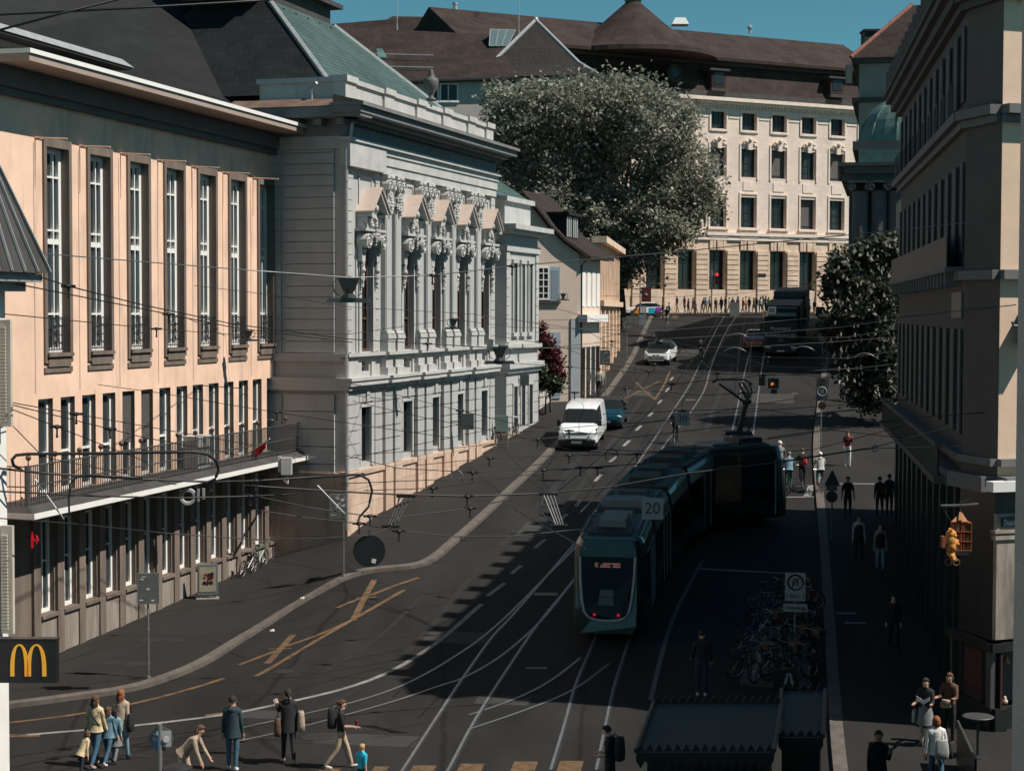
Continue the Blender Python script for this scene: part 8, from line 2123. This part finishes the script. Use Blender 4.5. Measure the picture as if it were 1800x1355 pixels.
def limb(m,a,b_,r0,r1): m.tube([a,a.lerp(b_,.5),b_],r0,10,0,r1); m.sph(b_,r1 * 1.15,10,7); m.sph(a,r0,10,7)
m = MB(); m.sph(X(1671,950),(.15,.14,.22),14,10); m.sph(X(1672,960),(.14,.14,.16),14,10); m.sph(X(1672,947),(.09,.09,.05),10,6)
limb(m,X(1668,955),X(1683,956,-.06),.06,.045); limb(m,X(1668,954),X(1682,951,.1),.06,.045); limb(m,X(1669,971),X(1676,983,-.08),.075,.05); limb(m,X(1672,971),X(1679,984,.08),.07,.05); m.build('body',M_bear,tb_,smooth=True)
m = MB(); h_ = X(1672,939); m.sph(h_,(.13,.13,.125),14,10); m.sph(h_ + V((.08,-.06,-.03)),(.06,.06,.05),10,7)
for s in (-1,1): m.sph(h_ + V((-.02,s * .09,.11)),(.045,.03,.045),8,6)
m.build('head',M_bear,tb_,smooth=True); m = MB(); m.sph(h_ + V((.13,-.09,-.02)),.018,6,4); m.sph(h_ + V((.07,-.12,.03)),.013,6,4); m.build('face',M_sblack,tb_)
m = MB(); a,b_ = X(1655,942),X(1661,962); m.box(a.x,b_.x + .02,d - .52,d - .32,b_.z,a.z); m.build('basket',M_tw,tb_); m = MB(); m.tube([X(1658,946),X(1670,950)],.015,4); m.build('strap',M_tr,tb_)
for px in (1667,1681): m = MB(); m.torus(X(px,988),.075,.02,(0,1,0),16,5); m.build('wheel',mat('toy_wheel',(.12,.07,.06),.6,var=.1),tb_)
# ------------------------------------------------------------------ hanging plates over the street
def hung(name,label,x0,x1,y0,y1,d,m_,txt=None,cat='sign'):
    c = P((x0 + x1) / 2,(y0 + y1) / 2,d); k = d / F; m = MB(); f,r = plate(m,c,(x1 - x0) * k,(y1 - y0) * k,camdir(c)); o = tag(m.build(name,m_),label,cat)
    if txt: letters('lettering',txt,(y1 - y0) * k * .74,c,f,mat('numeral_dark',(.03,.033,.035),.6,var=0),o)
    m = MB(); m.tube([c + V((0,0,(y1 - y0) * k * .5)),c + V((0,0,(y1 - y0) * k * .5 + .3))],.012,4); m.build('hanger',M_dark,o); return o
M_np = mat('number_plate_sign',(.30,.32,.32),.6,var=.08)
hung('speed_plate','square grey plate reading 20 hanging in front of the tram',1128,1166,875,913,50,M_np,'20')
hung('speed_plate','square grey plate reading 30 hanging before the cyclist in black',1187,1212,724,748,60,M_np,'30')
hung('speed_plate','small grey plate reading 30 hanging before the lettered truck',1350,1364,539,552,100,M_np,'30')
hung('tram_signal_plate','small yellowish tram signal plate left of the plate by the lettered truck',1341,1350,546,556,100,mat('plate_ochre',(.45,.36,.22),.6,var=.1),'5')
sgb = hung('signal_box','black hanging signal box showing an orange arrow',1350,1369,665,683,70,M_sblack,None,'signal')
m = MB(); c = P(1358,675,69.9); k = 70 / F; m.prism([c + V((-3 * k,-.02,-3 * k)),c + V((3 * k,-.02,0)),c + V((0,-.02,3 * k)),c + V((-3 * k,-.02,2 * k))],(0,-.01,0)); m.build('arrow',mat('signal_orange',(.7,.2,.05),.5,var=0,emit=(.9,.25,.05),estr=.5),sgb)
hung('signal_box','smaller dark hanging box left of the orange arrow signal',1334,1345,662,678,70,mat('box_olive',(.05,.05,.045),.6,var=.1),None,'signal')
hung('signal_box','small dark hanging box just below the orange arrow signal',1355,1366,684,692,70.2,mat('box_olive',(.05,.05,.045),.6,var=.1),None,'signal')
c = P(649,968,42); m = MB(); f,r = disc(m,c,28.5 * 42 / F,camdir(c),0,.03,36); dsk = tag(m.build('round_disc',M_sblack),'large round black disc hanging from a wire over the pavement','disc sign')
m = MB(); q = c + f * .02 + r * .11 - V((0,0,.24)); a_ = (r * .05 + V((0,0,-.014))); b2 = V((0,0,.05)) + r * .014; m.prism([q - a_ - b2,q + a_ - b2,q + a_ + b2,q - a_ + b2],f * .004); m.build('sticker',M_stick,dsk); m = MB(); m.tube([c + V((0,0,.38)),c + V((0,0,.52))],.012,4); m.build('hanger',M_dark,dsk)
# ------------------------------------------------------------------ overhead wires
M_wire = mat('wire_black',(.018,.019,.02),.5,metal=.2,var=0); M_wirel = mat('wire_steel',(.20,.21,.215),.4,metal=.6,var=0)
def W_(label,pts,r=.012,h=6.0,d=None,mm=None,name='overhead_wire',ins=(),grp=None):
    q = [P(p[0],p[1],p[2]) if len(p) == 3 else A(p[0],p[1],h) for p in pts]
    out = []
    for a,b in zip(q[:-1],q[1:]):
        for i in range(4): out.append(a.lerp(b,i / 4))
    out.append(q[-1])
    m = MB(); m.tube(out,r,5); o = tag(m.build(name,mm or M_wire,smooth=True),label,'wire',grp)
    for i in ins:
        p = q[i] if isinstance(i,int) else out[int(i * (len(out) - 1))]
        n = MB(); n.sph(p,(.09,.09,.05),8,6); n.tube([p - V((.16,0,.0)),p + V((.16,0,0))],.03,5); n.tube([p,p - V((0,0,.22))],.022,5); n.sph(p - V((0,0,.22)),.035,6,4); n.build('insulator',M_wire,o)
    return o
W_('black cable along the top left edge, flatter of two crossing ones',[(-30,28,30),(225,15,30),(450,2,31),(600,-12,32)],.022)
W_('black cable along the top left edge, steeper of two crossing ones',[(-30,61,29),(108,24,29),(208,-1,29.5),(300,-25,30)],.022)
W_('long pale span wire from the hall wall to the shaded corner building',[(0,440,37),(200,456,42),(450,476,46),(617,488,47),(760,484,48),(900,468,48.5),(1176,444,48.5),(1483,414,48),(1601,402,47.5),(1756,385,45.5)],.014,mm=M_wirel,ins=(4,5))
W_('upper of two black wires sloping down from the left mansard eaves',[(62,484,37),(120,503,39),(251,536,44),(412,570,52),(613,596,58),(880,612,62),(1076,612,64)],.016,ins=(1,.75))
W_('lower of two black wires sloping down from the left mansard eaves',[(28,499,37),(251,543,44),(412,576,52),(450,581,54),(620,602,58)],.015,ins=(.35,))
W_('thin wire from the mansard building to the small lamp before the hall',[(8,552,37),(275,578,52),(420,589,64),(500,596,68)],.012,ins=(1,))
W_('thin wire crossing low over the grey facade between two small lamps',[(437,586,66),(617,587,66),(797,561,74),(900,575,76),(1160,582,79),(1420,560,82)],.012,ins=(2,))
W_('thin wire attached below the fifth tall hall window',[(341,502,62),(450,515,66),(620,540,66),(830,552,70),(1100,590,72)],.011)
W_('thin wire anchored at the middle row of hall windows on the left',[(172,676,56.5),(290,692,55),(430,716,55),(655,750,55),(790,769,58)],.012,ins=(.6,))
W_('wire from the left shutters down across the first middle windows, upper of three',[(23,708,37),(165,733,44),(300,757,50),(450,783,55)],.012,ins=(.3,))
W_('wire from the left shutters down across the first middle windows, middle of three',[(23,712,37),(130,738,42),(250,768,47),(420,800,53)],.013,ins=(.5,))
W_('wire from the left shutters down across the first middle windows, lowest of three',[(23,720,37),(100,750,40),(212,794,44),(260,812,46)],.012,ins=(1,))
W_('wire running from below the left shutters to the balcony',[(23,749,37),(70,797,38),(90,806,39),(250,838,41),(310,852,42)],.011)
W_('thick black feeder cable with a hooked left end above the balcony railing',[(38,826,38),(24,818,37.5),(21,808,37.3),(28,800,37.2),(48,798,37.2),(160,797,37.5),(340,794,38),(365,798,38.2),(380,810,38.3),(384,826,38.4),(378,842,38.4),(362,850,38.4)],.035)
W_('thick black cable running from the left edge below the feeder cable',[(-10,822,37),(80,832,38),(226,841,39),(371,847,40),(450,845,41),(555,838,42),(640,833,43)],.026,ins=(3,4))
W_('black cable along the canopy front from the left edge',[(-10,863,37),(176,872,39),(314,875,41),(440,872,42),(520,868,43)],.02,ins=(3,))
W_('long thick contact wire crossing the whole street in front of the tram',[(430,853,42),(550,861,43),(676,868,44),(821,872,45),(958,867,46),(1071,856,46.5),(1214,831,47),(1350,815,47.5),(1513,790,48),(1538,787,48.1)],.024,ins=(3,4))
W_('thin branch of the contact wire rising right of the ring',[(1538,786,48.1),(1590,771,48.5),(1700,742,47.5)],.014,mm=M_wirel)
W_('thin branch of the contact wire running level right of the ring',[(1538,788,48.1),(1580,787,48.3),(1640,785,47.6),(1745,781,46.5)],.012,mm=M_wirel)
m = MB(); m.torus(P(1538,788,48),.085,.018,(0,1,0),16,5); tag(m.build('wire_ring',M_wirel),'pale ring joining three wires right of the tram','wire')
W_('curled black cable bow hanging over the orange plinth',[(540,840,42),(600,836,42.2),(632,834,42.3),(648,843,42.4),(654,862,42.5),(648,890,42.5),(632,908,42.4),(629,920,42.3)],.03)
W_('curled thin bow hanging below the hooked feeder cable',[(122,906,38),(121,880,38),(124,850,38),(135,837,38),(160,835,38),(250,840,38.5)],.024)
W_('black wire sagging from the canopy over the pavement to the disc',[(-10,910,36),(138,921,38),(290,937,40),(450,948,41),(560,946,41.5),(649,941,42),(690,925,42.5)],.014)
W_('wire from the canopy end sagging across the lower pavement',[(450,896,42),(525,908,42.5),(631,920,43),(701,933,43),(801,943,43.5),(900,942,44),(1020,930,45)],.014,ins=(2,3))
W_('wire curving under the parallel insulator rods before the plinth',[(430,868,42),(550,893,43),(650,907,43.5),(701,909,44),(826,893,45),(905,875,45.5)],.014,ins=(2,4))
W_('white straight stay rod over the left end of the balcony',[(62,842,38),(112,912,38.6)],.018,mm=M_white)
W_('white straight stay rod before the stickered sign at the classical building',[(558,853,42),(608,905,42.6)],.018,mm=M_white)
for lb,x0,x1,y0,y1 in [('bundle of slanting insulator rods before the orange plinth',712,688,872,925),('bundle of pale slanting insulator rods beside the tram',962,985,868,924)]:
    q0,q1 = P(x0,y0,44.5),P(x1,y1,44.0); t = thing('insulator_rods',lb,'insulator',q0); off = (1 if x1 > x0 else -1)
    m = MB(); e = V((1,0,0))
    for i in range(4): m.tube([q0 + e * (i * .085 - .1),q1 + e * (i * .06 - .1)],.017,5)
    m.build('rods',M_wire if off < 0 else M_wirel,t); m = MB(); m.tube([q0 - e * .22,q0 + e * .26],.04,6); m.tube([q1 - e * .25,q1 + e * .2],.04,6); m.build('clamps',M_wire,t); m = MB(); m.tube([q0 - e * .15,q0 - e * .2 - V((0,0,.25)),q0 - e * .12 - V((0,0,.5)),q1 - e * .05],.014,5); m.build('jumper',M_wirel,t)
SP = [('thin span wire over the street from the grey facade, first above the white van',[(588,664),(720,700),(905,745),(1100,770),(1340,742),(1590,770)],(.3,.5)),
      ('thin span wire over the street in front of the white van windscreen',[(620,800),(790,788),(945,772),(1060,760),(1200,730),(1350,721),(1566,705),(1756,689)],(2,4)),
      ('dark span wire with insulators just below the white van',[(730,818),(860,805),(1000,800),(1120,798),(1250,785),(1400,765),(1600,735),(1740,712)],(1,2,3)),
      ('thin span wire with insulators two car lengths below the white van',[(600,850),(790,842),(955,826),(1050,822),(1210,806),(1350,790)],(2,3)),
      ('thin span wire over the yellow crossed marking',[(870,590),(990,610),(1060,640),(1140,652),(1350,655),(1500,648),(1570,640)],(3,)),
      ('dark heavier span wire above the white electric car',[(870,612),(970,611),(1076,600),(1200,594),(1350,585),(1480,575),(1580,560)],(2,)),
      ('thin level span wire below the white electric car',[(880,637),(1000,645),(1120,655),(1260,657),(1410,659),(1560,672)],(1,3)),
      ('thin span wire over the upper carriageway, first below the bank crossing',[(950,563),(1020,562),(1140,560),(1260,570),(1350,593),(1488,593),(1576,578)],()),
      ('thin pale span wire right of the trucks',[(1200,612),(1350,608),(1462,601),(1573,593)],()),
      ('thin span wire before the chestnut crown',[(1180,620),(1350,628),(1485,630),(1570,618)],(1,)),
      ('thin span wire from the chestnut to the rails',[(1150,640),(1300,643),(1480,648),(1575,652)],()),
      ('thin diagonal wire over the left pavement down to the lane line',[(905,895),(985,940),(1030,965)],()),
      ('thin span wire over the hatchback and the left pavement',[(945,700),(1010,690),(1100,683),(1230,695),(1330,690)],(1,2)),
      ('thin span wire crossing beneath the pantograph',[(900,760),(1080,745),(1200,738),(1300,716),(1400,700)],())]
SP += [('thin wire from the grey facade sagging over the pavement before the plinth',[(606,800),(700,823),(830,830),(960,815)],(2,)),
      ('thin wire linking the plinth and the carriageway, below the loop',[(640,862),(760,858),(900,838),(1020,822),(1130,815)],(1,3)),
      ('thin wire along the lower grey windows towards the notice board',[(620,705),(750,735),(880,760),(1000,790),(1110,800)],(2,)),
      ('thin wire from the side pavilion to the far carriageway',[(885,520),(1000,548),(1120,585),(1230,612),(1340,640)],(3,)),
      ('thin wire from the gabled house down to the lane dashes',[(1020,575),(1080,610),(1150,640),(1230,665)],(2,)),
      ('thin wire over the upper road just above the stickered car',[(1060,520),(1170,523),(1300,516),(1440,500)],()),
      ('thin wire before the doors of the bank',[(1080,500),(1200,497),(1320,488),(1480,470)],()),
      ('thin wire over the road between the signal box and the hatchback',[(1050,680),(1180,675),(1340,660),(1460,655)],(1,2)),
      ('thin wire from the hanging thirty plate to the pink kerb',[(1060,728),(1200,722),(1330,718),(1445,735)],(1,)),
      ('thin wire over the tram roof near its bend',[(1060,790),(1180,795),(1300,800),(1430,790),(1590,748)],(2,)),
      ('thin wire dropping to the far lane line beside the white electric car',[(1090,560),(1180,600),(1240,640),(1290,690)],())]
for lb,pts,ins in SP: W_(lb,pts,.012,6.0,None,None,'span_wire',ins)
W_('black wire to the wall lantern on the sunlit end wall',[(1400,580,50),(1586,557,49),(1786,536,44)],.013)
W_('black wire ending low on the sunlit end wall',[(1350,770,50),(1562,738,48.5),(1756,723,45.5)],.013)
for lb,pts in [('left contact wire following the tram rails up the hill',[(960,880),(1060,800),(1130,735),(1195,665),(1232,610),(1262,560)]),('second contact wire following the tram rails up the hill',[(1020,900),(1120,800),(1190,720),(1240,650),(1278,590),(1296,552)]),('third contact wire rising past the trucks',[(1290,700),(1296,650),(1300,610),(1310,560)]),('right contact wire rising past the trucks',[(1312,700),(1318,650),(1320,610),(1330,560)])]:
    W_(lb,pts,.012,5.7)
for lb,px,py in [('pale curved wire bow over the upper rails, left of two',1296,590),('pale curved wire bow above the red car',1292,615),('pale curved wire bow below the lettered truck',1412,613),('pale curved wire bow before the chestnut',1520,625)]:
    c = A(px,py,6); k = c.y / F; m = MB(); m.tube([c + V((x * k,0,(4 - (x / 18.0) ** 2 * 6) * k)) for x in range(-20,21,5)],.022,5); tag(m.build('wire_bow',M_wirel,smooth=True),lb,'wire')
for lb,px,py in [('thin wire loop hanging over the pavement below the grey facade',803,838),('thin wire loop hanging below the white van',1075,800),('thin wire loop over the yellow crossed marking',1105,650)]:
    c = A(px,py,6); k = c.y / F; m = MB(); m.tube([c + V((11 * k * math.cos(a),0,11 * k * math.sin(a))) for a in [math.pi * (1.25 - 1.5 * i / 12) for i in range(13)]],.015,5); tag(m.build('wire_loop',M_wirel if px < 900 else M_wire,smooth=True),lb,'wire')
# suspended lamps
def lamp(label,px,py,d,w):
    c = P(px,py,d); s = w * d / F / 1.0; t = thing('hanging_lamp',label,'lamp',c); u = V((1,.1,0)).normalized()
    m = MB(); m.hexa([c + u * s * .12 + V((0,.1,-.30 * s)),c - u * s * .12 + V((0,.1,-.30 * s)),c - u * s * .12 + V((0,-.1,-.30 * s)),c + u * s * .12 + V((0,-.1,-.30 * s))],[c + u * s * .24 + V((0,.1,0)),c - u * s * .24 + V((0,.1,0)),c - u * s * .24 + V((0,-.1,0)),c + u * s * .24 + V((0,-.1,0))])
    m.lathe(c - V((0,0,.45 * s)),[(.20 * s,0),(.1 * s,.1 * s),(.1 * s,.22 * s)],12); m.build('housing',M_sblack,t)
    m = MB(); q = c - V((0,0,.45 * s)); m.hexa([q + u * .5 * s + V((0,.12,-.10 * s)),q - u * .5 * s + V((0,.12,-.10 * s)),q - u * .5 * s + V((0,-.12,-.10 * s)),q + u * .5 * s + V((0,-.12,-.10 * s))],[q + u * .44 * s + V((0,.12,0)),q - u * .44 * s + V((0,.12,0)),q - u * .44 * s + V((0,-.12,0)),q + u * .44 * s + V((0,-.12,0))]); m.build('reflector',mat('lamp_slate',(.06,.075,.078),.35,metal=.2,var=.1),t)
    m = MB()
    for sg in (-1,1): m.tube([c + u * sg * .24 * s,c + u * sg * .36 * s - V((0,0,.12 * s)),c + u * sg * .32 * s - V((0,0,.32 * s)),c + u * sg * .2 * s - V((0,0,.4 * s))],.014,5)
    m.tube([c,c + V((0,0,.06))],.02,5); m.build('cable',M_wire,t)
lamp('large black hanging lamp before the corner of the classical building',613,489,47,78)
lamp('small black hanging lamp before the last tall hall window',436,581,66,34)
lamp('small black hanging lamp before the fourth grey window',797,561,74,32)
lamp('black hanging lamp at the right end of the grey facade',878,609,62,56)
lamp('black hanging lamp above the roof of the white electric car',1160,582,79,42)
lamp('small black hanging lamp before the shuttered window of the gabled house',990,516,92,22)
c = P(861,604,62); m = MB(); m.hexa([c + V((-.12,-.2,-.2)),c + V((.1,-.2,-.22)),c + V((.1,.3,-.22)),c + V((-.12,.3,-.2))],[c + V((-.05,-.2,.16)),c + V((.14,-.2,.14)),c + V((.14,.3,.14)),c + V((-.05,.3,.16))]); tag(m.build('floodlight',M_pole),'small pale floodlight left of the lamp at the end of the grey facade','floodlight')
for lb,px,py in [('scrap of white paper at the left kerb',478,1109),('scrap of white paper on the left pavement',531,1052)]:
    q = A(px,py,.14 if px > 500 else .02); m = MB(); m.hexa([q + V((-.07,-.05,0)),q + V((.06,-.06,0)),q + V((.08,.05,.01)),q + V((-.05,.06,0))],[q + V((-.05,-.03,.05)),q + V((.05,-.05,.06)),q + V((.06,.04,.07)),q + V((-.04,.05,.03))]); tag(m.build('paper_scrap',M_white),lb,'litter')
# ================================================================== CAMERA, LIGHT
cam = bpy.data.cameras.new('camera'); co_ = bpy.data.objects.new('camera',cam); COL.objects.link(co_)
cam.sensor_width = 36; cam.lens = F / PW * 36; cam.clip_start = .5; cam.clip_end = 3000
M4 = RC.to_4x4(); M4.translation = V((0,0,CZ)); co_.matrix_world = M4
SC.camera = co_
EL = math.radians(52); sx,sy = .96,-.28
sd_ = V((sx * math.cos(EL),sy * math.cos(EL),math.sin(EL))).normalized()
sun = bpy.data.lights.new('sun','SUN'); sun.energy = 4.2; sun.angle = math.radians(.5); sun.color = (1.0,.93,.84)
so = bpy.data.objects.new('sun',sun); COL.objects.link(so); so.rotation_euler = sd_.to_track_quat('Z','Y').to_euler()
wd = bpy.data.worlds.new('World'); SC.world = wd; wd.use_nodes = True
nt = wd.node_tree; bg = nt.nodes['Background']
sk_ = nt.nodes.new('ShaderNodeTexSky'); sk_.sky_type = 'NISHITA'; sk_.sun_disc = False
sk_.sun_elevation = EL; sk_.sun_rotation = math.atan2(sx,sy); sk_.air_density = .75; sk_.dust_density = 0.1; sk_.ozone_density = 1.0; sk_.altitude = 1500
tn = nt.nodes.new('ShaderNodeMix'); tn.data_type = 'RGBA'; tn.blend_type = 'MULTIPLY'; tn.inputs['Factor'].default_value = 1; tn.inputs['B'].default_value = (.50,.93,.78,1)
nt.links.new(sk_.outputs[0],tn.inputs['A']); nt.links.new(tn.outputs['Result'],bg.inputs['Color'])
bg.inputs['Strength'].default_value = .068
SC.view_settings.view_transform = 'Standard'; SC.view_settings.look = 'None'; SC.view_settings.exposure = 0.45; SC.view_settings.gamma = 1
SC.cycles.max_bounces = 6
